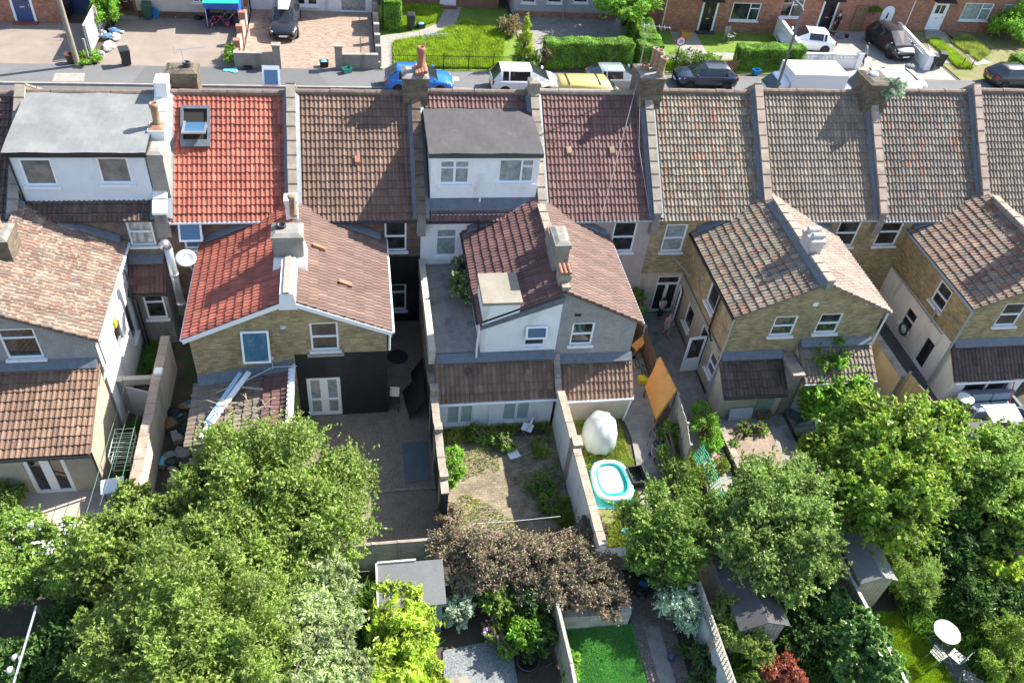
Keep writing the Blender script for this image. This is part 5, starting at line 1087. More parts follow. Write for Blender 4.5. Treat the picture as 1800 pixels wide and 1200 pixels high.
def front_door(t, x0, x1, z1, Y, col, surround=UPVC, z0=.15, glass=None, canopy=None, step=CONC, letter=True):
    s = MB(); s.box((x0-.14, Y-.07, 0.02), (x0, Y-.002, z1+.14)); s.box((x1, Y-.07, 0.02), (x1+.14, Y-.002, z1+.14)); s.box((x0, Y-.07, z1), (x1, Y-.002, z1+.14)); s.build('door_surround', surround, t)
    d = MB(); d.box((x0, Y-.04, z0), (x1, Y-.003, z1)); d = d.build('door', col, t)
    if glass:
        m = MB(); 
        for a, b in glass: m.box((x0+(x1-x0)*a, Y-.048, z0+(z1-z0)*.62), (x0+(x1-x0)*b, Y-.041, z1-.15))
        m.build('pane', PANE, d)
    if letter: MB().box(((x0+x1)/2-.13, Y-.05, z0+.85), ((x0+x1)/2+.13, Y-.041, z0+.92)).build('letterbox', STEEL, d)
    MB().box((x1-.1, Y-.09, z0+.95), (x1-.06, Y-.041, z0+1.07)).build('handle', STEEL, d)
    if step: MB().box((x0-.2, Y-.45, 0), (x1+.2, Y-.072, z0)).build('step', step, t)
    if canopy: MB().hexa([(x0-.35, Y-.6, z1+.2), (x1+.35, Y-.6, z1+.2), (x1+.35, Y-.002, z1+.2), (x0-.35, Y-.002, z1+.2)], [(x0-.35, Y-.6, z1+.28), (x1+.35, Y-.6, z1+.28), (x1+.35, Y-.002, z1+.42), (x0-.35, Y-.002, z1+.42)]).build('door_canopy', canopy, t)
    return d
f1, _ = far_house('red brick house with blue front door in a white surround, behind the utility pole', -28, -18.3, 55.9, RB, [])
front_door(f1, -20.9, -19.9, 2.15, 55.9, plain('blue_door_paint', (.03, .07, .20), .4), glass=[(.15, .45), (.55, .85)], step=plain('red_tile_step', (.25, .06, .05), .5))
MB().box((-18.25, 57.5, 0), (-15.5, 57.58, 2.0)).build('side_gate', plain('dark_blue_gate_paint', (.02, .045, .12), .6), f1)
a = O(335, -20, 362, 2, 57.2)
f2, _ = far_house('cream rendered house with dark brown door and cluttered forecourt', -15.4, -7.25, 57.2, basic('cream_pebbledash', (.55, .49, .42), .95, .1, 2, .5, fine=.15), [(a[0], a[1], 1.1, 2.3, 'case2', PANE)], DB)
front_door(f2, -15.0, -14.1, 2.15, 57.2, plain('dark_brown_door', (.06, .025, .015), .4), WOODB)
a = O(516, -20, 560, 13, 59)
f3, _ = far_house('white fronted house with glazed patio doors behind the black car', -6.95, 1.25, 59, WHITE, [(a[0], a[1], .35, 2.2, 'french', PANE), (-.9, .9, .05, 2.2, 'single', PANEC, 'door')])
f4, _ = far_house('red brick house with red doorstep behind the bright lawn', 3.1, 10.5, 60.5, basic('dull_red_brick_far', (.27, .13, .085), .95, .2, 2, .3, fine=.25), [(4.0, 5.6, 1.0, 2.3, 'case2', PANE), (8.6, 10, 1.0, 2.3, 'case2', PANE)])
front_door(f4, 6.3, 7.2, 2.2, 60.5, UPVC, glass=[(.2, .8)], step=plain('red_tile_step', (.25, .06, .05), .5))
ws = [O(x, -20, x+22, 6, 59.1) for x in (919, 965, 1011)]
f5, _ = far_house('grey rendered house with three small windows and shaded yard', 11.4, 18.9, 59.1, basic('grey_render', (.40, .38, .385), .95, .06, 2, .2), [(w[0], w[1], w[2], w[2]+1.2, 'caseT', PANE) for w in ws], RB)
downpipe(f5, [(15.1, 59.02, 3), (15.1, 59.02, .1)], GUTG)
a = O(1291, 2, 1333, 37, 57.3)
f6, _ = far_house('red brick house with black front door and bench outside', 22.0, 31.1, 57.3, RB, [(a[0], a[1]-.1, .95, 2.25, 'caseV', PANE)])
front_door(f6, 25.0, 25.95, 2.2, 57.3, plain('black_door_paint', (.012, .013, .015), .3), glass=[(.4, .6)], canopy=GUTB, step=plain('dark_step', (.05, .05, .055), .6))
downpipe(f6, [(22.1, 57.2, 5), (22.1, 57.2, .1)], GUTW)
a = O(1362, 0, 1410, 36, 58.2)
f7, _ = far_house('red brick house with black front door where a person in black stands', 31.15, 42.25, 58.2, RB, [(a[0], a[1]-.25, .95, 2.3, 'caseV', PANE)])
front_door(f7, 34.9, 35.9, 2.2, 58.2, plain('black_door_paint', (.012, .013, .015), .3), canopy=GUTB)
MB().box((37.6, 58.1, 0), (38.6, 58.19, 2.0)).build('side_door', WOODB, f7)
gd = MB(); c = [(39.85+.5+.5*math.cos(math.pi*k/10), 58.14, 1.6+.45*math.sin(math.pi*k/10)) for k in range(11)]; gd.slab([(39.85, 58.14, .05)]+[(40.85, 58.14, .05)]+c, (0, .05, 0)); g7 = gd.build('side_door', UPVC, f7)
cm = MB()   # black cat silhouette on the white arched door
cm.blob((40.35, 58.125, 1.25), (.09, .012, .15), 10, 6); cm.blob((40.36, 58.125, 1.46), (.07, .012, .065), 10, 6); cm.add([(40.3, 58.12, 1.49), (40.33, 58.12, 1.58), (40.35, 58.12, 1.51)], [(0, 1, 2)]); cm.add([(40.37, 58.12, 1.51), (40.40, 58.12, 1.58), (40.42, 58.12, 1.49)], [(0, 1, 2)]); cm.tube([(40.28, 58.125, 1.15), (40.2, 58.125, 1.1), (40.18, 58.125, .95)], .018, 6); cm.build('cat_emblem', IRON, g7)
downpipe(f7, [(42.2, 58.1, 5), (42.2, 58.1, .1)], GUTW)
a, b = O(1700, 3, 1742, 38, 58.7), O(1775, -5, 1830, 30, 58.7)
f8, _ = far_house('red brick house with white front door at the right end of the street', 42.3, 58, 58.7, RB, [(a[0], a[1]-.4, .95, 2.3, 'caseV', PANEC), (b[0], b[1]-.6, .95, 2.3, 'caseV', PANEC)])
front_door(f8, 44.5, 45.5, 2.2, 58.7, UPVC, glass=[(.12, .46), (.54, .88)], canopy=GUTB)

# ================================================================ front boundaries
BLK = plain('black_railing_paint', (.012, .012, .014), .5)
t = seg_wall('front_wall', 'grey rendered front wall with taller end pier, left of the paved drive entrance', 'wall', (-7.25, 50.15), (-4.65, 50.1), .95, .22, CONC, CONC)
MB().box((-4.95, 49.93, 0), (-4.5, 50.33, 1.5)).build('pier', CONC, t); MB().box((-5.0, 49.88, 1.5), (-4.45, 50.38, 1.58)).build('pier_cap', COPE, t)
t = seg_wall('front_wall', 'grey rendered front wall with taller end pier, right of the paved drive entrance', 'wall', (-1.0, 50.2), (1.4, 50.25), .95, .22, CONC, CONC)
MB().box((-1.25, 50.0, 0), (-.8, 50.4, 1.5)).build('pier', CONC, t); MB().box((-1.3, 49.95, 1.5), (-.75, 50.45, 1.58)).build('pier_cap', COPE, t)
t = seg_wall('boundary_wall', 'low white wall with brick piers beside the weedy drive edge', 'wall', (-7.2, 50.3), (-7.1, 58.6), .75, .2, WHITE, COPER)
for k in range(4): MB().box((-7.36, 51.2+k*2.1, 0), (-6.96, 51.6+k*2.1, 1.25)).build('pier', RB, t)
t = thing('boundary_wall', 'row of pale piers with black iron panels beside the paved drive', 'wall', (1.4, 50.3, 0))
for k in range(6): MB().box((1.25, 50.6+k*1.65, 0), (1.6, 50.95+k*1.65, 1.35)).build('pier', CONC, t)
m = MB()
for k in range(5):
    y = 50.98+k*1.65; m.tube([(1.42, y, 1.05), (1.42, y+1.25, 1.05)], .02, 5); m.tube([(1.42, y, .5), (1.42, y+1.25, .5)], .02, 5)
    for j in range(8): m.tube([(1.42, y+.1+j*.15, .45), (1.42, y+.1+j*.15, 1.1)], .01, 4)
m.build('iron_panel', BLK, t); MB().box((1.32, 50.35, 0), (1.52, 58.9, .42)).build('base', CONC, t)
t = thing('railings', 'low black iron railings along the bright front lawn', 'railing', (2.3, 50.33, 0)); m = MB(); m.tube([(2.3, 50.33, .92), (10.3, 50.4, .92)], .018, 5); m.tube([(2.3, 50.33, .18), (10.3, 50.4, .18)], .018, 5)
for k in range(66): x = 2.35+k*.12; m.tube([(x, 50.33+.009*(x-2.3), .08), (x, 50.33+.009*(x-2.3), 1.0)], .009, 4)
m.build('bars', BLK, t)
for k in range(6): MB().tube([(2.3+k*1.6, 50.33, 0), (2.3+k*1.6, 50.33, 1.12)], .03, 6).build('post', BLK, t)
t = seg_wall('front_wall', 'long low white wall with pierced blockwork top in front of the white car', 'wall', (30.9, 51.75), (35.2, 51.8), .72, .2, WHITE, None)
for k in range(14): MB().tube([(31.2+k*.28, 51.77, .86), (31.2+k*.28, 51.79, .861)], .01, 4) if False else None
m = MB()
for k in range(15): x = 31.0+k*.28; m.box((x, 51.7, .72), (x+.06, 51.86, .98)); m.hexa([(x+.06, 51.72, .74), (x+.1, 51.72, .74), (x+.1, 51.84, .74), (x+.06, 51.84, .74)], [(x+.24, 51.72, .96), (x+.28, 51.72, .96), (x+.28, 51.84, .96), (x+.24, 51.84, .96)])
m.box((30.9, 51.68, .98), (35.2, 51.88, 1.06)); m.build('pierced_blocks', WHITE, t); MB().box((34.9, 51.6, 0), (35.3, 51.95, 1.15)).build('pier', WHITE, t)
t = seg_wall('boundary_wall', 'white block wall with pierced top beside the black car on the drive', 'wall', (40.6, 51.9), (41.2, 57.6), .75, .2, WHITE, None)
m = MB(); u = Vector((.6, 5.7, 0)).normalized()
for k in range(19): m.obox((40.6, 51.9, 0), (u.x, u.y), (.05+k*.3, .11+k*.3), (-.08, .08), (.75, 1.02)); m.obox((40.6, 51.9, 0), (u.x, u.y), (.14+k*.3, .28+k*.3), (-.05, .05), (.8, .9))
m.obox((40.6, 51.9, 0), (u.x, u.y), (0, 5.7), (-.11, .11), (1.02, 1.1)); m.build('pierced_blocks', WHITE, t); MB().box((40.35, 51.6, 0), (40.85, 52.2, 1.15)).build('pier', WHITE, t)
seg_wall('boundary_wall', 'plain white wall running back beside the white parked car', 'wall', (30.7, 52.3), (31.05, 57.2), 1.3, .2, WHITE, WHITE)
# pale sheet fence between two forecourts
t = thing('fence', 'pale corrugated panel fence between two forecourts beside the utility pole', 'fence', (-15.6, 50.4, 0)); m = MB()
for k in range(30): y = 51.3+k*.18; m.obox((-15.75, y, 0), (0, 1), (0, .1), (-.02, .02), (.05, 1.9)); m.obox((-15.77, y+.1, 0), (0, 1), (0, .08), (-.02, .02), (.05, 1.9))
m.build('panel', basic('pale_sheet', (.5, .49, .46), .8, .15, 2, .1), t)
for y in (50.4, 51.2, 54, 56.7): MB().box((-15.68, y-.05, 0), (-15.58, y+.05, 1.5 if y < 51 else 1.95)).build('post', WOODG, t)
panel_fence('fence', 'short brown picket fence between two front hedges', [(24.3, 50.9), (25.7, 50.95)], .75, WOODB, board=.17)
# hedges, shrubs
hedge('tall clipped green hedge column beside the paved drive', [(2.55, 55.9), (2.55, 58.2)], 1.1, 2.1, 16000, .09, LV_HEDGE, group='clipped hedges')
hedge('long clipped bright hedge behind the yellow van and grey car', [(12.3, 51.3), (18.0, 51.5)], 1.0, 1.75, 30000, .085, LV_HEDGE, group='clipped hedges')
hedge('clipped front hedge right of the picket fence, left of the street lamp', [(25.9, 51.6), (30.6, 51.9)], 1.0, 1.5, 24000, .085, LV_HEDGE, group='clipped hedges')
hedge('short clipped hedge beside the speed sign, near chimney pots', [(18.6, 51.5), (20.2, 51.6)], 1.0, 1.6, 9000, .085, LV_HEDGE, group='clipped hedges')
hedge('long hedge running back from the street beside the shaded yard', [(19.6, 52.2), (20.1, 58.5)], 1.3, 1.7, 26000, .09, LV_HEDGE, group='clipped hedges')
hedge('trimmed hedge at the far right behind the black car', [(47.5, 51.5), (53, 52.2)], 1.4, 1.2, 20000, .09, LV_HEDGE, group='clipped hedges')
def bush(label, base, r, n, size, mat, name='bush', cat='bush', aspect=.6, k=18, spread=.8, group=None, flowers=None, zf=1., sub=(.3, .5)):
    b = Vector(base); t = tree(name, label, cat, b, [((b.x, b.y, b.z+r[2]*.95*zf), r)], n, size, aspect, mat, group, k, sub, spread, .05)
    if flowers:
        fm, fn, fs = flowers; P, N, _ = crown_pts([((b.x, b.y, b.z+r[2]*.98), tuple(x*1.03 for x in r))], fn, k, (.2, .3)); leaf_mesh('flowers', P, N, fs, .9, fm, t, .5)
    return t
def cone(label, base, r, h, n, size, mat, name='conifer'):
    b = Vector(base); bl = [((b.x, b.y, b.z+h*f), (r*q, r*q, h*.22)) for f, q in ((.2, 1), (.42, .85), (.62, .62), (.8, .36), (.92, .18))]
    return tree(name, label, 'tree', b, bl, n, size, .4, mat, None, 14, (.3, .5), .7, .06)
cone('yellow-green conical conifer at the corner of the bright lawn', G(918, 118), .75, 3.3, 14000, .1, LV_LIME)
cone('small dark green conical conifer behind the long hedge', G(1112, 78), .38, 2.0, 4000, .08, LV_OLIVE)
bush('dry brown shrub left of the yellow-green conifer', G(893, 62), (.8, .9, .7), 5000, .1, LV_DRY)
bush('dark leafy shrub under the yellow-green conifer', G(922, 122), (1.0, .7, .7), 9000, .1, LV_MID)
bush('twiggy half-bare shrub between conifer and long hedge', G(958, 120), (.5, .5, .8), 2500, .08, LV_DRY)
bush('pale low shrub left of the picket fence', G(1205, 118), (1.5, .6, .6), 9000, .08, LV_MID); bush('low shrub spilling over wall beside picket fence', G(1248, 120), (.8, .5, .5), 5000, .08, LV_BRI)
tree('broad_tree', 'leafy bright green tree beside the grey house across the street', 'tree', G(1095, 42), [(Vector(G(1108, 8, 2.8)), (2.4, 2.0, 1.3)), (Vector((21.2, 58.0, 4.9)), (2.6, 2.2, 1.7))], 30000, .16, .6, LV_BRI)  # higher lobe lies out of view, added to cast shade on the yard
bush('golden rounded shrub beside the long hedge', G(1133, 85), (.7, .7, .7), 5000, .08, LV_LIME)
bush('large leafy green shrub in front of the white door house', G(1775, 70), (2.3, 1.6, 1.2), 20000, .13, LV_BRI); bush('dark shrub behind parked black hatchback near right edge', G(1745, 55), (1.6, 1.2, 1.0), 9000, .12, LV_DARK)
bush('tall leafy shrub beside the pale panel fence', G(196, 52), (.8, 1.4, 1.3), 9000, .12, LV_BRI); bush('weeds at the foot of the utility pole', G(160, 112), (.7, .8, .35), 4000, .09, LV_BRI, 'weeds', 'plant')
bush('weeds growing along low white wall', G(408, 108), (.4, 1.2, .5), 5000, .09, LV_BRI, 'weeds', 'plant')
bush('small ivy clump above brown side gate', Vector((39.0, 57.9, 1.5)), (.5, .3, .3), 2500, .1, LV_MID, 'climber', 'plant')

# ================================================================ street furniture
pb = Vector(G(138, 118)); t = thing('utility_pole', 'weathered wooden utility pole on the far pavement, cut by the photo top', 'pole', pb); MB().tube([pb, pb+Vector((-.12, .1, 8.2))], .16, 12, .11).build('pole', WOOD, t)
m = MB(); m.tube([pb+Vector((-.6, .1, 7.8)), pb+Vector((.5, .1, 7.8))], .05, 6); m.build('crossarm', WOOD, t)
lb = atY(1362, 166, 40.4); lb.z = 0; t = thing('street_lamp', 'grey street lamp column with curved arm rising behind the ridge', 'lamp', lb); MB().tube([lb, lb+Vector((0, 0, 1.2))], .1, 10).build('base', GUTG, t)
m = MB(); lz = atY(1408, 18, 40.4).z; m.tube([lb+Vector((0, 0, 1.1)), lb+Vector((0, 0, lz)), lb+Vector((-.08, .1, lz+.15)), lb+Vector((-.55, .9, lz+.45))], .075, 8); m.build('column', plain('dark_grey_steel', (.16, .17, .18), .45, .3), t); MB().box((lb.x-1.1, lb.y+.9, lz+.42), (lb.x-.5, lb.y+1.1, lz+.56)).build('lantern', GUTG, t)
sb = Vector(G(1180, 142)); sb.z = 0; t = thing('speed_sign', 'round white 20 speed limit sign with red ring on a dark post', 'sign', sb)
MB().tube([sb, sb+Vector((0, 0, 3.05))], .04, 8).build('post', IRON, t)
def disc(c, r, d0, d1, k=24):
    return [(c[0]+r*math.cos(2*math.pi*j/k), c[1]+d0, c[2]+r*math.sin(2*math.pi*j/k)) for j in range(k)]
sc0 = (sb.x, sb.y-.06, 2.7)
MB().slab(disc(sc0, .32, 0, 0), (0, .02, 0)).build('ring', plain('sign_red', (.5, .02, .02), .4), t); MB().slab(disc(sc0, .25, -.004, 0), (0, .006, 0)).build('face', UPVC, t)
cu = bpy.data.curves.new('numerals', 'FONT'); cu.body = '20'; cu.size = .3; cu.align_x = 'CENTER'; cu.align_y = 'CENTER'; cu.extrude = .003; tx = bpy.data.objects.new('numerals', cu); COL.objects.link(tx); cu.materials.append(IRON); dg_ = bpy.context.evaluated_depsgraph_get(); dg_.update(); nm_ = bpy.data.meshes.new_from_object(tx.evaluated_get(dg_)); bpy.data.objects.remove(tx); tx = bpy.data.objects.new('numerals', nm_); COL.objects.link(tx); tx.parent = t; tx.location = (0, -.072, 2.7); tx.rotation_euler = (R_(90), 0, 0); ORI[tx.name] = sb

# ================================================================ vehicles
PB = paint('black_car_paint', (.012, .014, .018)); PN = paint('navy_car_paint', (.014, .022, .045)); PW = paint('white_car_paint', (.78, .79, .8)); PBL = paint('bright_blue_car_paint', (.01, .16, .52)); PGR = paint('silver_grey_car_paint', (.30, .33, .35), 1, .3); PY = paint('yellow_van_paint', (.78, .58, .16)); PDB = paint('dark_blue_grey_car_paint', (.05, .07, .10))
g = lambda x, y, z=.0: Vector((G(x, y, z).x, G(x, y, z).y, 0))
car('black estate car with white roof box facing the street on the paved drive', (-4.5, 56.1, .04), R_(-91), 'estate', PB, box=UPVC)
car('bright blue hatchback parked behind the chimney with clay pot', (3.75, 47.75, -.0), R_(-1), 'hatch', PBL)
car('large white people carrier parked by black iron railings', (10.3, 47.75, 0), R_(0), 'mpv', PW)
car('silver grey hatchback parked behind the yellow van', (16.5, 48.3, 0), R_(1), 'hatch', PGR)
car('navy blue hatchback facing left beside the blue recycling box', (22.6, 48.9, 0), R_(179), 'hatch', PN)
car('dark blue-grey estate with black roof bars behind the white van', (29.6, 48.6, 0), R_(180), 'estate', PDB, rails=IRON)
car('small white hatchback parked beyond second white van', (36.6, 48.6, 0), R_(0), 'small', PW)
car('black hatchback at the right edge of the street', (46.3, 49.7, 0), R_(2), 'hatch', PB)
car('white hatchback parked on the drive behind pierced white wall', (32.4, 54.9, .03), R_(170), 'hatch', PW)
car('black people carrier facing camera on the drive beside white pierced wall', (39.2, 54.9, .03), R_(-84), 'mpv', PB)
van('yellow van parked nearest to the ridge', (14.0, 45.6, 0), 0, 4.2, 1.8, 1.85, PY)
van('white box van behind the ridge beside the street lamp', (27.7, 46.3, 0), math.pi, 5.6, 2.1, 2.55, PW, True)
van('white van with black roof bars between bushy chimney and small white hatchback', (33.6, 46.3, 0), math.pi, 4.9, 2.0, 2.2, PW)

# ================================================================ people and small things on the street side
GREYT = plain('grey_tshirt', (.17, .2, .21), .85); NAVY = plain('dark_denim', (.035, .045, .075), .85); BLKC = plain('black_clothing', (.015, .015, .018), .85)
HDARK = plain('dark_brown_hair', (.035, .02, .012), .6); HFAIR = plain('fair_hair', (.35, .2, .09), .6)
p = G(1512, 118); person('man in grey top and dark jeans walking across the drive', (p.x, p.y, .03), R_(150), 1.78, GREYT, NAVY, HDARK, {'lean': .03, 'knl': (.06, .05, .29), 'anl': (.05, .05, .06), 'knr': (-.01, -.05, .28), 'anr': (-.09, -.05, .08), 'elr': (.03, -.14, .65), 'wrr': (.13, -.11, .58)}, .5)
person('person in black clothing standing at the black front door', (36.1, 57.65, .1), R_(-80), 1.7, BLKC, BLKC, HDARK, {'ell': (.0, .14, .64), 'wrl': (.1, .10, .56)}, 1.)
wheelie_bin('dark wheelie bin standing alone on the wide driveway', (*G(224, 116)[:2], .04), R_(20))
for i, (x, y, l) in enumerate(((118, 32, 'dark wheelie bin in the alley beside the brick house, nearer one'), (124, 22, 'dark wheelie bin in the alley beside the brick house, farther one'))): q = G(x, y); wheelie_bin(l, (q.x, q.y, 0), R_(70))
q = G(722, 52); wheelie_bin('dark bin standing on the lawn beside clipped hedge column', (q.x, q.y, .03), 0)
q = G(1632, 122); wheelie_bin('left of two black bins beside the pierced white wall', (q.x, q.y, .03), R_(-20)); q = G(1648, 118); wheelie_bin('right of two black bins beside the pierced white wall', (q.x, q.y, .03), R_(-20))
q = G(262, 35); wheelie_bin('green bin against the cream rendered house', (q.x, q.y, .04), 0, plain('green_bin_plastic', (.03, .09, .06), .6))
CBLU = plain('blue_plastic', (.02, .22, .5), .5); CGRN = plain('green_plastic', (.03, .22, .17), .5); CYAN = plain('pale_blue_plastic', (.15, .55, .65), .6)
q = G(570, 118); crate('recycling box with pale blue cover beside drive entrance', (q.x, q.y, .08), .1, BINM, inner=CYAN, group='recycling boxes')
q = G(610, 130); crate('empty green recycling box below right wall pier', (q.x, q.y, .085), .5, CGRN, group='recycling boxes')
q = G(1328, 132); crate('bright blue recycling box behind the navy car', (q.x, q.y, .08), .2, CBLU, group='recycling boxes')
q = G(740, 50); crate('black recycling box lying on the lawn beside bin', (q.x, q.y, .03), .4, BINM, inner=CYAN, group='recycling boxes')
q = G(436, 124); crate('small black tray beside left wall pier', (q.x, q.y, .085), .1, BINM, (.5, .35, .15), group='recycling boxes')
q = G(127, 112); solo('plant_pot', MB().lathe((q.x, q.y, .04), [(.22, 0), (.3, .5), (.33, .5), (.33, .58), (.27, .58), (.25, .4)], 14), basic('dark_brown_pot', (.10, .05, .035), .7, .2, 5), 'brown plant pot at foot of utility pole', 'pot')
q = G(408, 127); m = MB(); rg = random.Random(3)
for k in range(9): m.blob((q.x+rg.uniform(-.4, .4), q.y+rg.uniform(-.2, .2), .11), (.22, .15, .05), 8, 5, .2, rg)
solo('cloth', m, CYAN, 'crumpled pale turquoise cloth dropped on the pavement', 'cloth')
BAGW = plain('white_bag', (.6, .6, .6), .5); BAGB = plain('blue_bag', (.1, .2, .4), .5)
heap('rubbish_pile', 'heap of white rubbish bags against the pale panel fence', (*G(185, 88)[:2], .05), [BAGW, BAGW, BAGB, WOODG], 10, (.4, .7), .4, seed=4); heap('rubbish_pile', 'second heap of bags and cloths further along the pale panel fence', (*G(203, 62)[:2], .05), [BAGW, BAGB, BAGW], 8, (.35, .4), .35, seed=5)
heap('rubbish_pile', 'clear bag and clutter against the cream rendered house', (*G(326, 30)[:2], .05), [BAGW, CGRN, BAGW, IRON], 10, (1.0, .3), .35, seed=6)
q = G(272, 33); m = MB(); m.tube([(q.x+.35*math.cos(a_/10*6.283), q.y-.05, .42+.35*math.sin(a_/10*6.283)) for a_ in range(11)], .05, 8); m.slab(disc((q.x, q.y-.02, .42), .3, 0, 0, 16), (0, .04, 0)); solo('blue_tub', m, CBLU, 'round blue tub lid leaning on the cream rendered house', 'tub')
# tarpaulin shelter
a, b, c, d = [Vector((p.x, p.y, 0)) for p in GP((368, 52), (424, 48), (424, 30), (362, 30))]; t = thing('tarpaulin_shelter', 'blue tarpaulin shelter with green top full of bicycles', 'shelter', (a.x, a.y, .04))
x0, x1, y0, y1 = a.x, b.x, a.y, a.y+1.9; TB = basic('blue_tarpaulin', (.02, .10, .42), .45, .25, 3, .3); TG_ = basic('green_tarpaulin', (.02, .42, .30), .5, .15, 3, .3)
MB().hexa([(x0-.15, y0-.2, 1.75), (x1+.1, y0-.2, 1.8), (x1+.1, y1, 1.95), (x0-.15, y1, 1.95)], [(x0-.15, y0-.2, 1.79), (x1+.1, y0-.2, 1.84), (x1+.1, y1, 2.0), (x0-.15, y1, 2.0)]).build('roof_sheet', TG_, t)
m = MB(); m.box((x0-.1, y0, .05), (x0-.07, y1, 1.78)); m.box((x1+.03, y0, .05), (x1+.06, y1, 1.8)); m.box((x0-.1, y1-.03, .05), (x1+.06, y1, 1.9)); m.box((x0-.1, y0-.22, 1.45), (x1+.05, y0-.19, 1.76)); m.build('side_sheet', TB, t)
m = MB()
for x in (x0-.05, x1+.0): m.tube([(x, y0, 0), (x, y0, 1.8)], .03, 6)
m.build('poles', STEEL, t)
PINK = plain('pink_plastic', (.75, .08, .3), .4)
bicycle('bicycle under the blue tarpaulin, left one', (x0+.5, y0+.3, .04), R_(10), PINK, .1, .9, 'bicycles'); bicycle('bicycle under the blue tarpaulin, right one', (x0+1.2, y0+.75, .04), R_(-8), STEEL, .1, .95, 'bicycles')
q = G(401, 47); solo('bucket', MB().lathe((q.x, q.y, .04), [(.12, 0), (.17, .3), (.18, .3), (.15, .3), (.1, .05)], 12), PINK, 'pink bucket at the mouth of blue tarpaulin shelter', 'bucket')
# bench chair, planter, gate, low posts
q = G(1280, 74); t = thing('garden_chair', 'pale wooden garden chair on the grass outside black door', 'chair', (q.x, q.y, .02), R_(-70)); m = MB()
for k in range(4): m.box((-.25+k*.13, -.27, .42), (-.14+k*.13, .27, .45))
m.build('seat', WOODG, t); m = MB()
for k in range(5): m.hexa([(-.28, -.26+k*.11, .46), (-.25, -.26+k*.11, .46), (-.25, -.18+k*.11, .46), (-.28, -.18+k*.11, .46)], [(-.42, -.26+k*.11, .98), (-.39, -.26+k*.11, .98), (-.39, -.18+k*.11, .98), (-.42, -.18+k*.11, .98)])
m.build('backrest', WOODG, t)
for x in (-.24, .24):
    for y in (-.25, .25): MB().box((x-.025, y-.025, 0), (x+.025, y+.025, .42 if x < 0 else .62)).build('leg', WOODG, t)
for y in (-.27, .27): MB().box((-.27, y-.03, .62), (.28, y+.03, .65)).build('armrest', WOODG, t)
q = G(1203, 68); crate('orange wooden planter box by the red brick house corner', (q.x, q.y, .02), 0, WOODO, (.75, .45, .5), name='planter_box'); 
for i, x in enumerate((1688, 1706)): q = G(x, 120); solo('short_post', MB().tube([(q.x, q.y, 0), (q.x+.05, q.y, .8)], .035, 6), IRON, ('left' if i == 0 else 'right')+' of two short dark posts at the garden entrance', 'post', 'short garden posts')
q = G(1490, 68); heap('rubbish_pile', 'clutter of covers on the ground outside the black door', (q.x, q.y, .03), [PGR, BLKC, FELTG], 5, (.5, .3), .35, seed=9)
q = G(1625, 125); m = MB(); m.blob((q.x-1.2, q.y+.1, .25), (.4, .3, .2), 10, 6, .1); solo('covered_box', m, FELTG, 'grey covered box beside the two black bins', 'box')
# plant rooted in the chimney top
bush('grey-green shrub growing out of the chimney beside the white vans', (22.45, 30.1, 8.75), (.62, .55, .5), 5000, .11, LV_PALE, 'chimney_shrub', 'shrub', .35)
# ================================================================ rear yards and gardens
def gp(name, z, mat, *px, thick=.05): return ground(name, [(p.x, p.y) for p in GP(*px, z=z)], z, mat, thick)
ground('yard', [(-16, 18.55), (-16, 15.6), (-7.6, 15.6), (-7.6, 18.55)], .02, basic('pinkish_concrete', (.46, .37, .30), .95, .15, 1.2, .3, fine=.1, stain=((.28, .23, .2), .9, .6)), .04)
ground('yard', [(-8.75, 18.5), (-7.55, 18.5), (-7.55, 26.5), (-8.75, 26.5)], .012, SOIL, .03)
ground('yard', [(-7.3, 14.5), (-2.6, 14.5), (-2.6, 26.5), (-7.3, 26.5)], .01, SOIL, .03)
ground('gravel_yard', [(-2.6, 17.72), (2.25, 17.72), (2.25, 26.5), (-2.6, 26.5)], .03, GRAV, .05)
ground('gravel_yard', [(-2.6, 14.6), (2.25, 14.6), (2.25, 17.66), (-2.6, 17.66)], -.0, GRAV, .03)
struct('step_edge', MB().box((-2.6, 17.66, -.02), (2.25, 17.76, .05)), CONCD)
ground('brick_paving', [(2.45, 14.3), (6.85, 14.3), (6.85, 19.85), (2.45, 19.85)], .02, GPAV, .04)
ground('planting_strip', [(2.45, 19.85), (6.85, 19.85), (6.85, 20.36), (2.45, 20.36)], .05, SOIL, .07)
ground('lawn', [(7.1, 14.2), (9.6, 14.2), (9.6, 20.4), (7.1, 20.4)], .02, ROUGHG, .04)
ground('path', [(p.x, p.y) for p in GP((1108, 640), (1122, 590), (1150, 640), (1150, 750), (1168, 850), (1128, 870), (1110, 770), (1095, 735))], .035, CONCD, .05)
ground('path', [(9.85, 17.0), (10.9, 17.0), (11.2, 26.5), (9.95, 26.5)], .03, CONCD, .05)
ground('patio', [(9.2, 14.6), (10.5, 14.6), (10.6, 17.2), (9.5, 17.4)], .033, CONC, .05)
ground('planting_strip', [(10.55, 13.5), (11.75, 13.5), (11.75, 20.3), (10.75, 20.3)], .02, SOIL, .05)
ground('path', [(11.85, 19.9), (13.5, 19.9), (13.6, 26.5), (11.85, 26.5)], .03, CONCD, .05)
ground('path', [(11.9, 15.0), (13.1, 15.0), (13.4, 19.9), (12.1, 19.9)], .03, CONC, .05)
ground('lawn', [(10.9, 13.5), (11.95, 13.5), (12.1, 19.5), (11.2, 19.5)], .012, ROUGHG, .04)
ground('yard', [(13.5, 15), (16.4, 15), (16.4, 20.2), (13.5, 20.2)], .02, CONCD, .05)
ground('yard', [(16.6, 15), (21.6, 15), (21.6, 26.5), (16.6, 26.5)], .02, CONC, .05)
ground('yard', [(22.0, 15), (26.8, 15), (26.8, 26.5), (22.0, 26.5)], .02, basic('dark_slate_paving', (.10, .10, .105), .9, .2, 1.5, .3, fine=.1), .05)
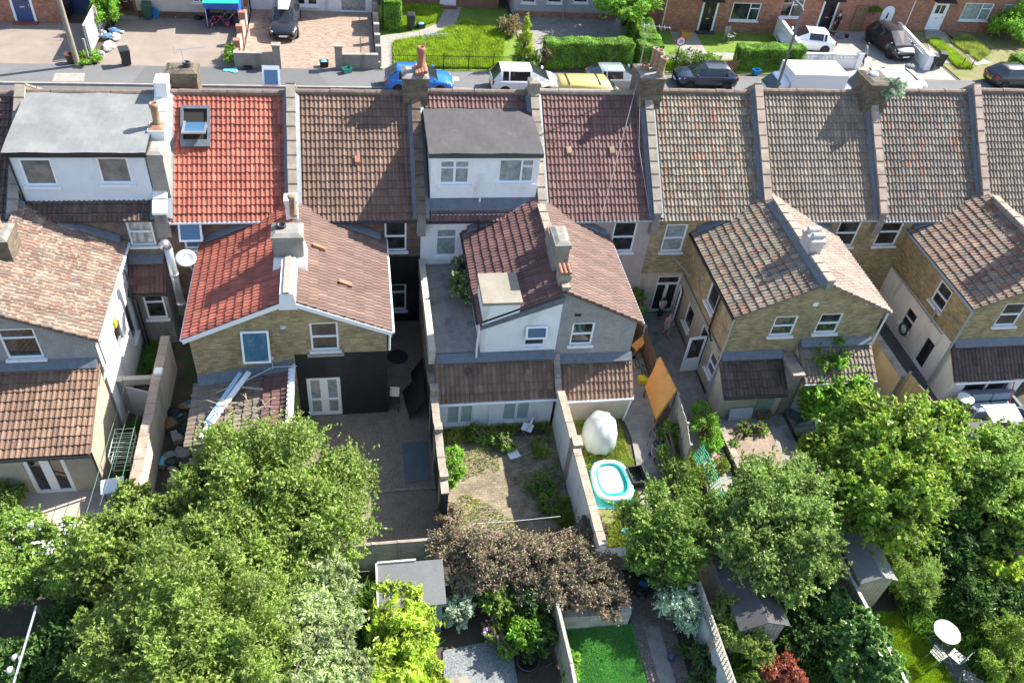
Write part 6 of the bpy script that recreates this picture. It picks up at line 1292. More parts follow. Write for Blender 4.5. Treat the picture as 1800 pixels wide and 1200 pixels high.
ground('turf_lawn', [(5.6, 8.6), (7.85, 8.6), (7.9, 11.95), (5.6, 11.95)], .03, TURF, .05)
ground('path', [(7.9, 8.4), (9.2, 8.4), (9.25, 12.9), (7.9, 12.9)], .02, basic('dark_brown_gravel', (.15, .125, .11), .95, .25, 2, .8, fine=.5), .04)
ground('path', [(8.25, 8.4), (8.75, 8.4), (8.75, 11.8), (8.25, 11.8)], .03, CONCD, .02)
ground('gravel_garden', [(1.7, 8.2), (4.0, 8.2), (4.0, 11.9), (1.9, 11.7)], .02, SLATE, .04)
ground('lawn', [(15.1, 8.2), (17.8, 8.2), (17.4, 11.4), (15.2, 11.6)], .02, LAWN, .04)
ground('path', [(17.3, 8.0), (18.9, 8.0), (18.4, 11.5), (17.4, 11.4)], .03, FELTG, .05)
for i, (x, y) in enumerate(((2.3, 10.6), (2.35, 9.55), (2.5, 8.8), (3.2, 9.0), (3.1, 9.7))): struct('paving_slab', MB().obox((x, y, 0), (math.cos(.1*i), math.sin(.1*i)), (-.3, .3), (-.22, .22), (.01, .045)), COPE)
RGZ = .03
grass_field('grass', [(7.15, 14.3), (9.1, 14.3), (9.6, 18.0), (9.5, 20.3), (7.15, 20.3)], 26000, .12, GR_ROUGH, .02, (1.6, -.7))
grass_field('grass', [(10.95, 13.6), (11.9, 13.6), (12.0, 19.5), (11.3, 19.5)], 14000, .2, GR_ROUGH, .02)
grass_field('grass', [(5.65, 8.7), (7.85, 8.7), (7.85, 11.9), (5.65, 11.9)], 60000, .05, GR_TURF, .03, wd=.008)
grass_field('grass', [(15.15, 8.3), (17.6, 8.3), (17.35, 11.3), (15.25, 11.5)], 50000, .09, GR_LAWN, .02, wd=.012)
grass_field('weeds', [(2.5, 14.4), (6.8, 14.4), (6.8, 19.8), (2.5, 19.8)], 3500, .09, GR_ROUGH, .02, (2.2, .3))
grass_field('weeds', [(5.7, 14.4), (6.8, 14.4), (6.85, 20.2), (6.0, 20.2)], 5500, .2, GR_ROUGH, .02, (1.8, .1))
grass_field('weeds', [(2.5, 19.6), (6.8, 19.7), (6.8, 20.3), (2.5, 20.3)], 2200, .2, GR_ROUGH, .05, (1.5, -.5))
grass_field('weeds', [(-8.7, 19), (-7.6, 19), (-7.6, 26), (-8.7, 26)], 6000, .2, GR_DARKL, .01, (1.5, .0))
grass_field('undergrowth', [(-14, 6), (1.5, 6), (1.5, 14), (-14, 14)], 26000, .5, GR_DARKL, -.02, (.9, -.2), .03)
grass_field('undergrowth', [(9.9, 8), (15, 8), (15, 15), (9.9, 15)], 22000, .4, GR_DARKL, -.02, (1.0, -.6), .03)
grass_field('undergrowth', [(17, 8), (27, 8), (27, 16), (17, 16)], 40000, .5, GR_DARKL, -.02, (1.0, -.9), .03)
def loose(name, label, cat, pts, wd, h, n, size, mat, spread=.9, group=None):
    # low loose planting along a line
    t = None; P, N = [], []; pts = [np.array(p[:2], float) for p in pts]; L = sum(np.linalg.norm(b-a) for a, b in zip(pts, pts[1:]))
    for a, b in zip(pts, pts[1:]):
        l = np.linalg.norm(b-a); m = int(n*l/L); s = RNG.uniform(0, 1, m); c = a+(b-a)*s[:, None]; ph = np.sin(s*l*2.6)*.25+.75+.25*np.sin(s*l*6.1+1)
        r = RNG.normal(0, .33, (m, 2))*wd*ph[:, None]; z = np.abs(RNG.normal(0, .5, m))*h*ph*(1-.5*np.minimum(1, np.linalg.norm(r, axis=1)/wd)); P.append(np.concatenate([c+r, z[:, None]+.02], 1)); N.append(np.concatenate([r, np.full((m, 1), .6)], 1))
    return tag(leaf_mesh(name, np.concatenate(P), np.concatenate(N), size, .55, mat, None, spread), label, cat, group)
# ---- boundary walls and fences
t = seg_wall('garden_wall', 'tall pale rendered wall with brick coping between the small gardens of the left two houses', 'wall', (-7.42, 24.2), (-7.42, 16.4), 1.72, .26, CREAM, COPER)
t = seg_wall('gate_wall', 'rendered wall and lintel over the grey side gate beside white house wall', 'wall', (-9.0, 22.08), (-8.55, 22.08), 1.7, .2, CONC, CONC)
MB().box((-8.55, 21.98, 1.5), (-7.55, 22.18, 1.78)).build('lintel', CONC, t); MB().hexa([(-8.5, 21.9, .05), (-7.7, 21.6, .05), (-7.7, 21.64, .05), (-8.5, 21.94, .05)], [(-8.5, 21.9, 1.5), (-7.7, 21.6, 1.5), (-7.7, 21.64, 1.5), (-8.5, 21.94, 1.5)]).build('gate', basic('grey_gate_paint', (.35, .37, .38), .6, .1, 2), t)
t = seg_wall('garden_wall', 'black and pale stepped wall beside the gravel yard', 'wall', (2.3, 21.3), (2.3, 15.9), 2.05, .2, BLACKW, COPE)
for y, h in ((20.3, 2.45), (18.6, 2.3), (16.6, 2.3)): MB().box((2.17, y-.16, 0), (2.45, y+.16, h)).build('pier', COPE, t)
seg_wall('garden_wall', 'low wall at the left of the white house side yard', 'wall', (2.34, 26.4), (2.34, 21.5), 1.2, .2, CREAM, COPE)
t = seg_wall('garden_wall', 'tall white painted garden wall with stone coping beside the inflatable pool', 'wall', (6.98, 20.2), (7.02, 13.6), 1.95, .22, basic('flaking_white_paint', (.74, .73, .70), .9, .06, 2, .3, stain=((.42, .39, .33), 2.6, .57)), COPER)
MB().box((6.875, 17.5, 0), (7.22, 17.95, 2.15)).build('pier', COPER, t)
t = seg_wall('rear_wall', 'pale low coping wall at the end of the pool garden', 'wall', (7.1, 14.05), (9.4, 14.0), .7, .35, CONC, WHITE)
panel_fence('fence', 'grey boarded fence panel at the end of the gravel yard', [(-2.4, 14.62), (-.05, 14.62), (.75, 14.62), (2.2, 14.62)], 1.5, basic('pale_fence_timber', (.40, .37, .28), .9, .2, 4, .3, fine=.12), WOODG, horiz=True, board=.12, rail=WOOD)
panel_fence('fence', 'dark brown slatted fence along the side path of open french doors', [(11.55, 26.2), (11.5, 24.2), (11.45, 22.2)], 1.35, basic('dark_brown_timber', (.10, .07, .045), .85, .3, 4, .2), WOODG, .11)
# leaning fence panel and board
t = panel_fence('fence', 'weathered grey trellis-topped fence panel leaning beside the orange board', [(11.65, 20.2), (11.55, 18.7), (11.35, 17.7)], 1.5, WOODG, WOODG, .12)
a, b = Vector((11.5, 22.1, 1.62)), Vector((11.62, 20.3, 1.62)); d, c = G(1136, 680, .62), G(1155, 738, .62)
t = thing('timber_board', 'large orange varnished board tilted against the fence', 'board', (11, 21, .6)); nn = (b-a).cross(d-a).normalized()
if nn.z < 0: nn = -nn
MB().slab([a, d, c, b], nn*.09).build('board', WOODO, t); m = MB()
for f in (.5,): m.slab([lerp(a, b, f-.008)+nn*.09, lerp(d, c, f-.008)+nn*.09, lerp(d, c, f+.008)+nn*.09, lerp(a, b, f+.008)+nn*.09], nn*.012)
m.build('batten', WOODB, t); m = MB()
for q in (a, b, c, d): m.tube([(q.x, q.y, 0), q+Vector((0, 0, -.02))], .04, 6)
m.build('leg', WOODB, t)
t = seg_wall('garden_wall', 'concrete wall topped with pale coping between the paved side yards right of the brick gable', 'wall', (21.5, 26.3), (21.5, 20.6), 1.35, .3, TANR, CONCD)
panel_fence('fence', 'new tan timber fence panels at the end of the shared side wall', [(21.55, 20.5), (21.75, 18.6), (21.8, 16.7)], 1.7, basic('tan_timber', (.42, .32, .18), .8, .15, 3, .2), WOOD, .13)
panel_fence('fence', 'old slatted boundary fence left of the turf lawn', [(5.3, 12.0), (5.35, 10.2), (5.3, 8.2)], 1.55, WOODG, WOODG, .12, rail=WOODG)
t = panel_fence('fence', 'pale blue-grey fence with trellis top right of turf lawn', [(9.72, 12.2), (9.78, 10.4), (9.85, 8.2)], 1.35, basic('pale_blue_grey_timber', (.42, .46, .48), .85, .2, 3, .3, stain=((.3, .27, .22), 2, .55)), WOODG, .13)
m = MB()
for k in range(28): y = 8.2+k*.145; m.box((9.77, y, 1.36), (9.8, y+.025, 1.85))
for k in range(4): m.box((9.755, 8.2, 1.42+k*.13), (9.815, 12.2, 1.445+k*.13))
m.build('trellis', WOODG, t)
panel_fence('fence', 'grey slatted fence with pale capping running beside the small shed', [(14.88, 13.2), (14.9, 11.6), (14.95, 9.9), (15.0, 8.1)], 1.5, WOODG, WOODG, .12, rail=basic('pale_capping', (.5, .47, .42), .8, .15, 3))
t = seg_wall('planter_wall', 'low pale block retaining wall at the top of turf lawn', 'wall', (5.6, 12.1), (7.75, 12.05), .75, .25, BLOCK, None)
seg_wall('planter_wall', 'brick edged raised bed wall along the path', 'wall', (13.45, 19.4), (13.5, 17.4), .3, .2, GB, COPE); ground('raised_bed', [(13.55, 17.4), (15.4, 17.4), (15.4, 19.4), (13.55, 19.4)], .26, basic('dry_soil', (.26, .20, .15), .95, .25, 2, .6, fine=.3), .3)

# ---- sheds
def shed(label, x0, x1, y0, y1, zf, zb, wallm, roofm, ridge=None, trim=None, ang=0., base=0.):
    t = thing('shed', label, 'shed', ((x0+x1)/2, (y0+y1)/2, 0), None, 'garden sheds'); u = (math.cos(ang), math.sin(ang)); v = (-u[1], u[0]); c = ((x0+x1)/2, (y0+y1)/2); W, D = x1-x0, y1-y0
    P = lambda a, b, z: (c[0]+u[0]*a+v[0]*b, c[1]+u[1]*a+v[1]*b, z); m = MB(); w, d = W/2, D/2
    if ridge is None: m.hexa([P(-w, -d, 0), P(w, -d, 0), P(w, d, 0), P(-w, d, 0)], [P(-w, -d, zf), P(w, -d, zf), P(w, d, zb), P(-w, d, zb)])
    else: m.slab([P(-w, -d, 0), P(w, -d, 0), P(w, -d, zf), P(0, -d, ridge), P(-w, -d, zf)], Vector(P(0, D, 0))-Vector(P(0, 0, 0)))
    m.build('wall', wallm, t)
    b = MB()
    for k in range(int(W/.13)): b.hexa([P(-w+.01+k*.13, -d-.012, .05), P(-w+.12+k*.13, -d-.012, .05), P(-w+.12+k*.13, -d-.002, .05), P(-w+.01+k*.13, -d-.002, .05)], [P(-w+.01+k*.13, -d-.012, zf-.05), P(-w+.12+k*.13, -d-.012, zf-.05), P(-w+.12+k*.13, -d-.002, zf-.05), P(-w+.01+k*.13, -d-.002, zf-.05)])
    b.build('cladding', wallm, t); r = MB(); o = .1
    if ridge is None: r.hexa([P(-w-o, -d-o, zf), P(w+o, -d-o, zf), P(w+o, d+o, zb), P(-w-o, d+o, zb)], [P(-w-o, -d-o, zf+.05), P(w+o, -d-o, zf+.05), P(w+o, d+o, zb+.05), P(-w-o, d+o, zb+.05)])
    else:
        k = (ridge-zf)/w
        for s in (-1, 1): q = [P(0, -d-o, ridge+.01), P(s*(w+o), -d-o, zf-k*o+.01), P(s*(w+o), d+o, zf-k*o+.01), P(0, d+o, ridge+.01)]; r.slab(q if s < 0 else q[::-1], (0, 0, .05))
    r.build('roof', roofm, t)
    if trim: mm = MB(); mm.hexa([P(-w-o-.05, -d-o, zf-.05), P(-w-o, -d-o, zf-.05), P(-w-o, d+o, zb-.05), P(-w-o-.05, d+o, zb-.05)], [P(-w-o-.05, -d-o, zf+.12), P(-w-o, -d-o, zf+.12), P(-w-o, d+o, zb+.12), P(-w-o-.05, d+o, zb+.12)]); mm.hexa([P(-w-o, d+o, zb-.05), P(w*.2, d+o, zb-.05), P(w*.2, d+o+.05, zb-.05), P(-w-o, d+o+.05, zb-.05)], [P(-w-o, d+o, zb+.12), P(w*.2, d+o, zb+.12), P(w*.2, d+o+.05, zb+.12), P(-w-o, d+o+.05, zb+.12)]); mm.build('trim', trim, t)
    return t
shed('shed with flat grey felt roof and blue-green wall beside the yellow-leaved shrub', .15, 1.9, 12.35, 13.5, 1.72, 1.95, basic('blue_green_shed_paint', (.16, .25, .28), .8, .15, 3), FELTM, None, basic('pale_trim', (.55, .54, .5), .8, .1, 3))
shed('long dark felt roofed shed half hidden by the tree and square shrub', 10.55, 11.95, 10.55, 13.4, 1.85, 0, WOODG, FELTD, 2.15)
shed('small grey felt roofed timber shed against the slatted fence', 15.05, 16.15, 11.7, 13.3, 1.75, 0, basic('pale_shed_timber', (.40, .36, .26), .85, .15, 3, .2), FELTG, 2.0)
shed('small brown roofed hut among the trees near the right edge', 21.0, 22.1, 11.2, 12.3, 1.5, 0, basic('dark_shed_timber', (.15, .11, .08), .85, .2, 3), basic('brown_felt', (.26, .16, .12), .9, .15, 2, .3, fine=.15), 1.95, None, .15)

# ---- trees and shrubs
def T(name, label, px, n, size, mat, cat='tree', zf=.85, aspect=.5, k=30, sub=(.24, .42), base=None, spread=.8, trunk_r=.16, droop=0., group=None, limbs=6):
    # px: crown lobes as (x, y, height of the lobe centre, radius in photograph pixels)
    bl = []
    for x, y, z, r in px: c = G(x, y, z); rr = r*mpp(c); bl.append((tuple(c), (rr, rr, rr*zf)))
    c = Vector(bl[0][0]); b = Vector(base) if base else Vector((c.x, c.y, 0))
    return tree(name, label, cat, b, bl, n, size, aspect, mat, group, k, sub, spread, trunk_r, droop, limbs)
T('broad_tree', 'large leafy green tree behind the store with the grey tiled roof', [(500, 855, 3.3, 128), (600, 850, 3.1, 62), (420, 800, 3.0, 75), (560, 920, 3.3, 95), (440, 930, 3.4, 95), (350, 870, 2.6, 58), (520, 960, 3.2, 60)], 140000, .108, LV_TREE, spread=.9)
T('broad_tree', 'largest leafy green tree filling the lower left of the photo', [(380, 1080, 4.0, 118), (455, 1030, 3.7, 90), (300, 1040, 3.6, 92), (230, 1150, 3.3, 88), (330, 1150, 4.0, 100), (430, 1150, 4.1, 95), (330, 975, 3.2, 82), (400, 985, 3.4, 70), (390, 1220, 4.0, 110), (180, 1100, 2.6, 48)], 190000, .108, LV_TREE, aspect=.4, spread=1.0)
T('willow_tree', 'silvery narrow-leaved tree between the largest green tree and yellow-green laurel', [(565, 1030, 3.0, 62), (525, 1090, 3.4, 66), (585, 1095, 3.0, 54), (560, 1150, 3.2, 66), (600, 1190, 2.9, 52), (500, 1180, 3.5, 75), (530, 985, 2.9, 45)], 62000, .14, LV_SILV, aspect=.3, spread=1.0)
T('broad_tree', 'mid green tree left of the silvery tree, near the paved yard', [(200, 965, 2.6, 75), (270, 930, 2.4, 60), (150, 1000, 2.2, 60), (230, 880, 1.8, 35)], 50000, .12, LV_TREE)
b = T('flowering_shrub', 'sprawling green shrub with white flowers at the far left edge', [(30, 935, 1.5, 45), (90, 965, 1.5, 48), (20, 1010, 1.6, 55), (130, 940, 1.2, 35), (70, 1020, 1.3, 40)], 36000, .11, LV_FRESH, 'shrub')
P, N, _ = crown_pts([((*G(75, 945, 1.75)[:2], 1.7), (1.1, .7, .6)), ((*G(110, 1010, 1.6)[:2], 1.55), (.8, .6, .5))], 900, 20); leaf_mesh('flowers', P[::2], N[::2], .08, .9, FLOW_W, b, .4)
T('bush', 'green and yellow bush at the corner of glazed garden doors', [(12, 870, .6, 32), (-10, 900, .6, 30)], 7000, .1, LV_MID, 'bush')
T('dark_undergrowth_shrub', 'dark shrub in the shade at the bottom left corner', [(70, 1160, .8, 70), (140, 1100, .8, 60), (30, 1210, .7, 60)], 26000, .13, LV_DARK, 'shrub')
T('copper_shrub', 'broad purple bronze shrub spreading across the ends of two gardens', [(850, 985, 1.4, 58), (795, 958, 1.3, 42), (905, 978, 1.4, 50), (965, 975, 1.4, 48), (1010, 985, 1.4, 48), (1035, 1025, 1.4, 52), (985, 1035, 1.3, 46), (1070, 1055, 1.3, 38), (785, 905, 1.0, 24), (1040, 935, 1.3, 32), (820, 1010, 1.1, 34), (930, 1020, 1.2, 40), (1060, 1000, 1.2, 36)], 150000, .066, LV_PURP, 'shrub', aspect=.55, zf=.75, limbs=2, trunk_r=.07)
T('laurel_bush', 'tall yellow-green laurel in front of the blue-green shed', [(700, 1065, 1.7, 52), (712, 1120, 1.7, 58), (705, 1170, 1.7, 60), (735, 1190, 1.5, 50), (690, 1220, 1.6, 60), (690, 1120, 1.4, 45)], 20000, .2, LV_YEL, 'bush', aspect=.34, spread=.6)
T('pale_shrub', 'round pale grey-green shrub beside the blue-green shed', [(806, 1070, .8, 28), (800, 1085, .5, 24)], 6000, .11, LV_PALE, 'shrub')
T('round_bush', 'round dark green bush below the bronze shrub', [(873, 1055, .9, 32)], 9000, .1, LV_MID, 'bush')
T('bush', 'bright leafy bush above the dark plant pot', [(922, 1110, .7, 34), (905, 1095, .5, 20)], 9000, .1, LV_BRI, 'bush')
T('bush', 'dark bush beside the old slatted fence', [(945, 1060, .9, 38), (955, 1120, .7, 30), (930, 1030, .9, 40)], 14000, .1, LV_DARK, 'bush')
b = T('flowering_plant', 'low plant with pink flowers on grey gravel edge', [(868, 1110, .35, 22), (890, 1140, .3, 20)], 4000, .08, LV_MID, 'plant')
P, N, _ = crown_pts([(tuple(G(862, 1105, .45)), (.35, .3, .25))], 60, 10); leaf_mesh('flowers', P, N, .09, .9, FLOW_P, b, .4)
T('broad_tree', 'green tree right of the inflatable pool', [(1160, 925, 2.0, 72), (1195, 960, 2.0, 60), (1140, 970, 1.8, 48), (1175, 1000, 1.6, 45), (1215, 920, 1.8, 45)], 56000, .12, LV_MID)
T('variegated_shrub', 'round variegated grey-green shrub beside the trellis fence', [(1195, 1055, 1.1, 44), (1205, 1080, .8, 32)], 17000, .075, LV_PALE, 'shrub')
T('broad_tree', 'tall dense green tree above the long shed', [(1375, 900, 2.7, 92), (1340, 960, 2.6, 80), (1410, 960, 2.6, 78), (1390, 850, 2.5, 60), (1310, 900, 2.3, 58), (1440, 920, 2.3, 45), (1370, 1010, 2.3, 55)], 120000, .115, leafmat('soft_green_leaves', [(.08, .135, .025), (.125, .185, .04), (.165, .235, .055), (.21, .265, .09)]), zf=.9)
T('broad_tree', 'wide yellow-green tree with golden crown at right', [(1560, 800, 3.2, 105), (1490, 780, 3.0, 60), (1640, 790, 3.1, 75), (1570, 880, 3.2, 95), (1500, 850, 2.9, 60), (1440, 790, 2.4, 38), (1650, 740, 2.8, 45)], 95000, .15, LV_OLIVE, aspect=.7)
T('broad_tree', 'bright green tree right of the golden crown', [(1735, 830, 2.5, 90), (1780, 800, 2.3, 60), (1690, 870, 2.2, 75), (1760, 900, 1.8, 70), (1800, 870, 2.0, 60)], 75000, .135, LV_FRESH, aspect=.6)
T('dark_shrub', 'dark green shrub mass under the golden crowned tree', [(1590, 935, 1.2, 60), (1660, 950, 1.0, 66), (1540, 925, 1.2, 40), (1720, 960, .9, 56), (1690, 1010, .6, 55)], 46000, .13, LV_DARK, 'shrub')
T('round_shrub', 'neat round feathery green shrub beside the small shed', [(1603, 1005, 1.2, 48), (1608, 1025, .8, 42)], 26000, .07, LV_FRESH, 'shrub', aspect=.35)
hb = T('square_shrub', 'upright square green shrub beside the trellis fence', [(1290, 1075, 1.5, 36), (1310, 1110, 1.4, 36), (1285, 1110, 1.3, 34), (1330, 1140, 1.2, 30)], 26000, .09, LV_TREE, 'shrub')
T('red_shrub', 'small red leaved shrub at the bottom edge', [(1372, 1180, .7, 34), (1345, 1165, .7, 22), (1400, 1195, .6, 22)], 9000, .09, LV_RED, 'shrub')
T('leafy_plant', 'green plant among the red leaved shrub', [(1330, 1190, .5, 26), (1345, 1140, .4, 18)], 4000, .1, LV_MID, 'plant')
T('ivy', 'glossy ivy spilling over the grey slatted fence', [(1490, 1095, 1.3, 42), (1520, 1130, 1.3, 46), (1545, 1170, 1.2, 44), (1500, 1170, .9, 48), (1470, 1060, 1.2, 30)], 24000, .15, leafmat('ivy_leaves', [(.05, .11, .025), (.09, .17, .04), (.13, .22, .06), (.05, .09, .02)], rough=.3), 'ivy', aspect=.7)
T('dark_undergrowth_shrub', 'dark undergrowth below the tall dense tree', [(1420, 1040, .8, 50), (1440, 1100, .6, 60), (1400, 1130, .5, 40), (1400, 1060, .9, 30)], 24000, .11, LV_DARK, 'shrub')
T('bush', 'lime leafed bush beside the long shed gable', [(1400, 1065, .7, 22), (1415, 1100, .5, 18)], 4000, .1, LV_BRI, 'bush')
T('laurel_bush', 'bright yellow-green bush near the right edge', [(1765, 1000, 1.0, 48), (1800, 990, 1.0, 45), (1740, 1010, .9, 35)], 16000, .15, LV_YEL, 'bush', aspect=.45)
T('bush', 'mixed dark bush below the yellow-green bush at right', [(1745, 1060, .9, 50), (1710, 1050, .8, 40), (1790, 1070, .8, 45)], 20000, .1, LV_DARK, 'bush')
T('shrub', 'olive feathery shrub in the bottom right corner', [(1790, 1130, 1.2, 50), (1780, 1175, 1.2, 50), (1810, 1190, 1.1, 45)], 24000, .09, LV_OLIVE, 'shrub', aspect=.35)
T('bushy_climber', 'bright lime green bushy climber against the brick lean-tos', [(1465, 665, 1.5, 48), (1440, 690, 1.2, 40), (1495, 680, 1.2, 38), (1455, 715, .9, 45), (1425, 665, 1.0, 25)], 30000, .14, LV_BRI, 'tree', aspect=.75, k=22)
m_ = T('climbing_ivy', 'dark green climber growing up the brick gable wall', [(1455, 610, 2.5, 34), (1480, 600, 2.6, 20), (1440, 640, 2.2, 24)], 11000, .1, LV_MID, 'climber', base=(16.9, 21.2, 0))
T('broad_tree', 'small dark-leaved tree in the white house side yard', [(812, 470, 3.9, 24), (815, 500, 3.7, 30), (820, 520, 3.5, 28)], 7000, .12, leafmat('glossy_sparse_leaves', [(.05, .09, .02), (.09, .14, .03), (.3, .34, .22)]), base=(*G(815, 505, 3.05)[:2], 3.05), trunk_r=.05, k=16)
T('bush', 'yellow-green leafy plant against the black stepped wall', [(793, 825, .6, 26), (800, 800, .5, 18), (790, 845, .3, 16)], 5000, .12, LV_BRI, 'plant', aspect=.4)
for i, (x, y, l) in enumerate(((880, 775, 'weedy plant at the foot of white lean-to doors'), (835, 762, 'low weed clump left of the white lean-to drainpipe'), (950, 850, 'dark straggly plant against the tall white wall, farther one'), (960, 885, 'dark straggly plant against the tall white wall, nearer one'))):
    T('weed_clump', l, [(x, y, .25, 20), (x+15, y+8, .2, 15)], 2200, .1, LV_MID, 'plant')
T('bush', 'pale green bush beside the leaning fence panel', [(1240, 750, .6, 28), (1250, 780, .4, 22), (1232, 720, .5, 18)], 7000, .1, LV_BRI, 'bush', aspect=.4)
T('bush', 'straggly plants between the concrete path and green netting', [(1190, 830, .5, 30), (1175, 760, .4, 22), (1205, 860, .4, 28), (1170, 800, .4, 20)], 10000, .09, LV_MID, 'plant')
T('bush', 'yellowish grass clump along the green netting', [(1235, 840, .4, 26), (1255, 880, .3, 26), (1265, 820, .25, 20)], 7000, .1, LV_OLIVE, 'plant', aspect=.3)
T('bush', 'small weeds on the raised bed edge', [(1310, 752, .45, 16), (1340, 755, .4, 14), (1290, 780, .35, 10)], 2500, .08, LV_MID, 'plant')
T('climber', 'bright creeper beside the black painted wall and store roof', [(512, 705, 1.6, 14), (514, 730, 1.2, 12), (510, 690, 2.0, 9)], 3000, .1, LV_BRI, 'climber', base=(-2.35, 20.6, 0))
T('climber', 'leafy climber behind the brown slatted fence', [(1122, 520, 1.3, 14), (1128, 545, 1.2, 12)], 2500, .09, LV_MID, 'climber')
T('bush', 'green plant along the pale fence trellis', [(1235, 1150, .6, 22), (1250, 1180, .5, 22), (1205, 1140, .3, 16), (1225, 1190, .3, 20)], 8000, .09, LV_DARK, 'plant'); T('bush', 'yellow-green plant inside the old slatted fence', [(1003, 1160, .5, 18), (1005, 1185, .5, 16)], 3000, .1, LV_BRI, 'plant')
T('bush', 'shrubby climber under the right tree edge', [(1740, 905, .9, 30), (1700, 930, .9, 40)], 9000, .1, LV_MID, 'bush')

# ---- loose objects in the yards
q = G(1055, 790); t = thing('covered_furniture', 'white sheet bundled over rounded garden furniture on the lawn', 'covered furniture', (8.5, 19.2, .03)); m = MB(); V = []; F = []; k = 22; rg = random.Random(8)
c0 = Vector((8.45, 19.3, 0)); rad = [1+rg.uniform(-.06, .06) for _ in range(k)]
for z, r in ((.04, .82), (.3, .88), (.65, .86), (.95, .78), (1.15, .6), (1.27, .36), (1.31, .1)): V += [(c0.x+r*.70*rad[j]*math.cos(2*math.pi*j/k)*(1+rg.uniform(-.045, .045))+.10*z, c0.y+r*.98*rad[j]*(1+.05*math.sin(j*3))*math.sin(2*math.pi*j/k), z+(.22*max(0, math.sin(2*math.pi*j/k+2.6)) if z < .1 else 0)+.03*math.sin(j*2.2)) for j in range(k)]
F = [(i*k+j, i*k+(j+1) % k, (i+1)*k+(j+1) % k, (i+1)*k+j) for i in range(6) for j in range(k)]; F.append(tuple(range(6*k, 7*k))); m.add(V, F); m.build('sheet', basic('white_sheet', (.47, .51, .49), .6, .05, 3), t, True)
[MB().tube([(8.45+dx, 19.2+dy, 0), (8.45+dx, 19.2+dy, .5)], .03, 6).build('leg', IRON, t) for dx, dy in ((-.3, -.45), (.35, -.5), (.3, .4), (-.3, .4))]
# inflatable pool
POOLW = plain('white_vinyl', (.5, .56, .56), .3); POOLT = plain('turquoise_vinyl', (.02, .50, .46), .3)
t = thing('paddling_pool', 'oval inflatable pool in white and turquoise on a turquoise sheet', 'pool', (8.45, 17.2, .03)); cx, cy = G(1073, 852).x, G(1073, 852).y
MB().add([(cx-.95, cy-1.0, .05), (cx+.85, cy-1.08, .05), (cx+.95, cy+1.15, .05), (cx-.75, cy+1.25, .05)], [(0, 1, 2, 3)]).build('groundsheet', plain('pale_turquoise_sheet', (.15, .62, .60), .5), t)
def pool_at(rx, ry, z, t_):
    c, s_ = math.cos(t_), math.sin(t_); return (cx+rx*math.copysign(abs(c)**.72, c)*(1-.05*math.sin(t_)), cy+ry*math.copysign(abs(s_)**.72, s_), z)
def ring(rx, ry, z, r, mat, name): return MB().tube([pool_at(rx, ry, z, 2*math.pi*j/48) for j in range(49)], r, 10).build(name, mat, t, True)
ring(.62, .80, .12, .12, POOLT, 'ring'); ring(.63, .81, .26, .115, POOLW, 'ring'); ring(.52, .70, .35, .03, POOLT, 'ring'); ring(.73, .92, .24, .02, POOLT, 'ring')
m = MB(); m.slab([pool_at(.56, .74, .14, 2*math.pi*j/40) for j in range(40)], (0, 0, .12)); m.build('floor', POOLT, t)
m = MB(); m.slab([(q_[0]-.06, q_[1]+.02, .26) for q_ in [pool_at(.42, .61, 0, 2*math.pi*j/32) for j in range(32)]], (0, 0, .05)); m.build('cushion', POOLW, t)
m = MB()
for k in range(10): q_ = pool_at(.745, .93, .24, 2*math.pi*k/10+.2); m.blob(q_, (.05, .05, .03), 8, 5)
m.build('grip', POOLT, t)
q = G(1117, 845); crate('black crate beside the inflatable pool', (q.x, q.y, .04), .1, BINM, (.6, .75, .4), name='crate')
t = thing('parasol_pole', 'dark garden pole lying tilted beside the pool and black crate', 'pole', (q.x+.1, q.y-.6, .03)); MB().tube([(q.x-.1, q.y-.75, .05), (q.x+.75, q.y-.1, .9)], .025, 6).build('shaft', IRON, t); MB().blob((q.x+.77, q.y-.08, .93), (.07, .07, .05), 8, 5).build('cap', IRON, t)
b1 = G(1172, 800); bicycle('grey bicycle lying in the weeds beside the path, nearer one', (b1.x, b1.y, .02), R_(75), STEEL, .1, .8, 'garden bicycles', True); b1 = G(1178, 770); bicycle('dark bicycle lying in the weeds beside the path, farther one', (b1.x, b1.y, .03), R_(100), PGR, .1, .8, 'garden bicycles', True)
q = G(1125, 655); bicycle('child bicycle with green frame standing on the side path', (q.x, q.y, .03), R_(100), CGRN, .12, .65); q = G(1118, 622)
t = thing('pushchair', 'folded pushchair with orange seat on the side path', 'pushchair', (q.x, q.y, .03), R_(20)); m = MB(); [m.tube(p, .018, 6) for p in (((-.3, -.22, .1), (.25, -.22, .95)), ((-.3, .22, .1), (.25, .22, .95)), ((.3, -.22, .1), (-.2, -.22, .6)), ((.3, .22, .1), (-.2, .22, .6)), ((.25, -.22, .95), (.25, .22, .95)))]; m.build('frame', IRON, t)
MB().hexa([(-.2, -.2, .35), (.1, -.2, .3), (.1, .2, .3), (-.2, .2, .35)], [(-.2, -.2, .42), (.25, -.2, .75), (.25, .2, .75), (-.2, .2, .42)]).build('seat', WOODO, t)
for x in (-.3, .3):
    for y in (-.22, .22): MB().tube([(x, y-.02, .1), (x, y+.02, .1)], .1, 12).build('wheel', TYRE, t)
q = G(1129, 672); t = solo('toy_box', MB().hexa([(q.x-.22, q.y-.15, .04), (q.x+.2, q.y-.2, .04), (q.x+.22, q.y+.15, .04), (q.x-.2, q.y+.2, .04)], [(q.x-.2, q.y-.14, .3), (q.x+.18, q.y-.18, .26), (q.x+.2, q.y+.14, .28), (q.x-.18, q.y+.18, .3)]), plain('bright_yellow_plastic', (.75, .55, .03), .4), 'bright yellow plastic toy box on the side path', 'toy', bevel=.03)
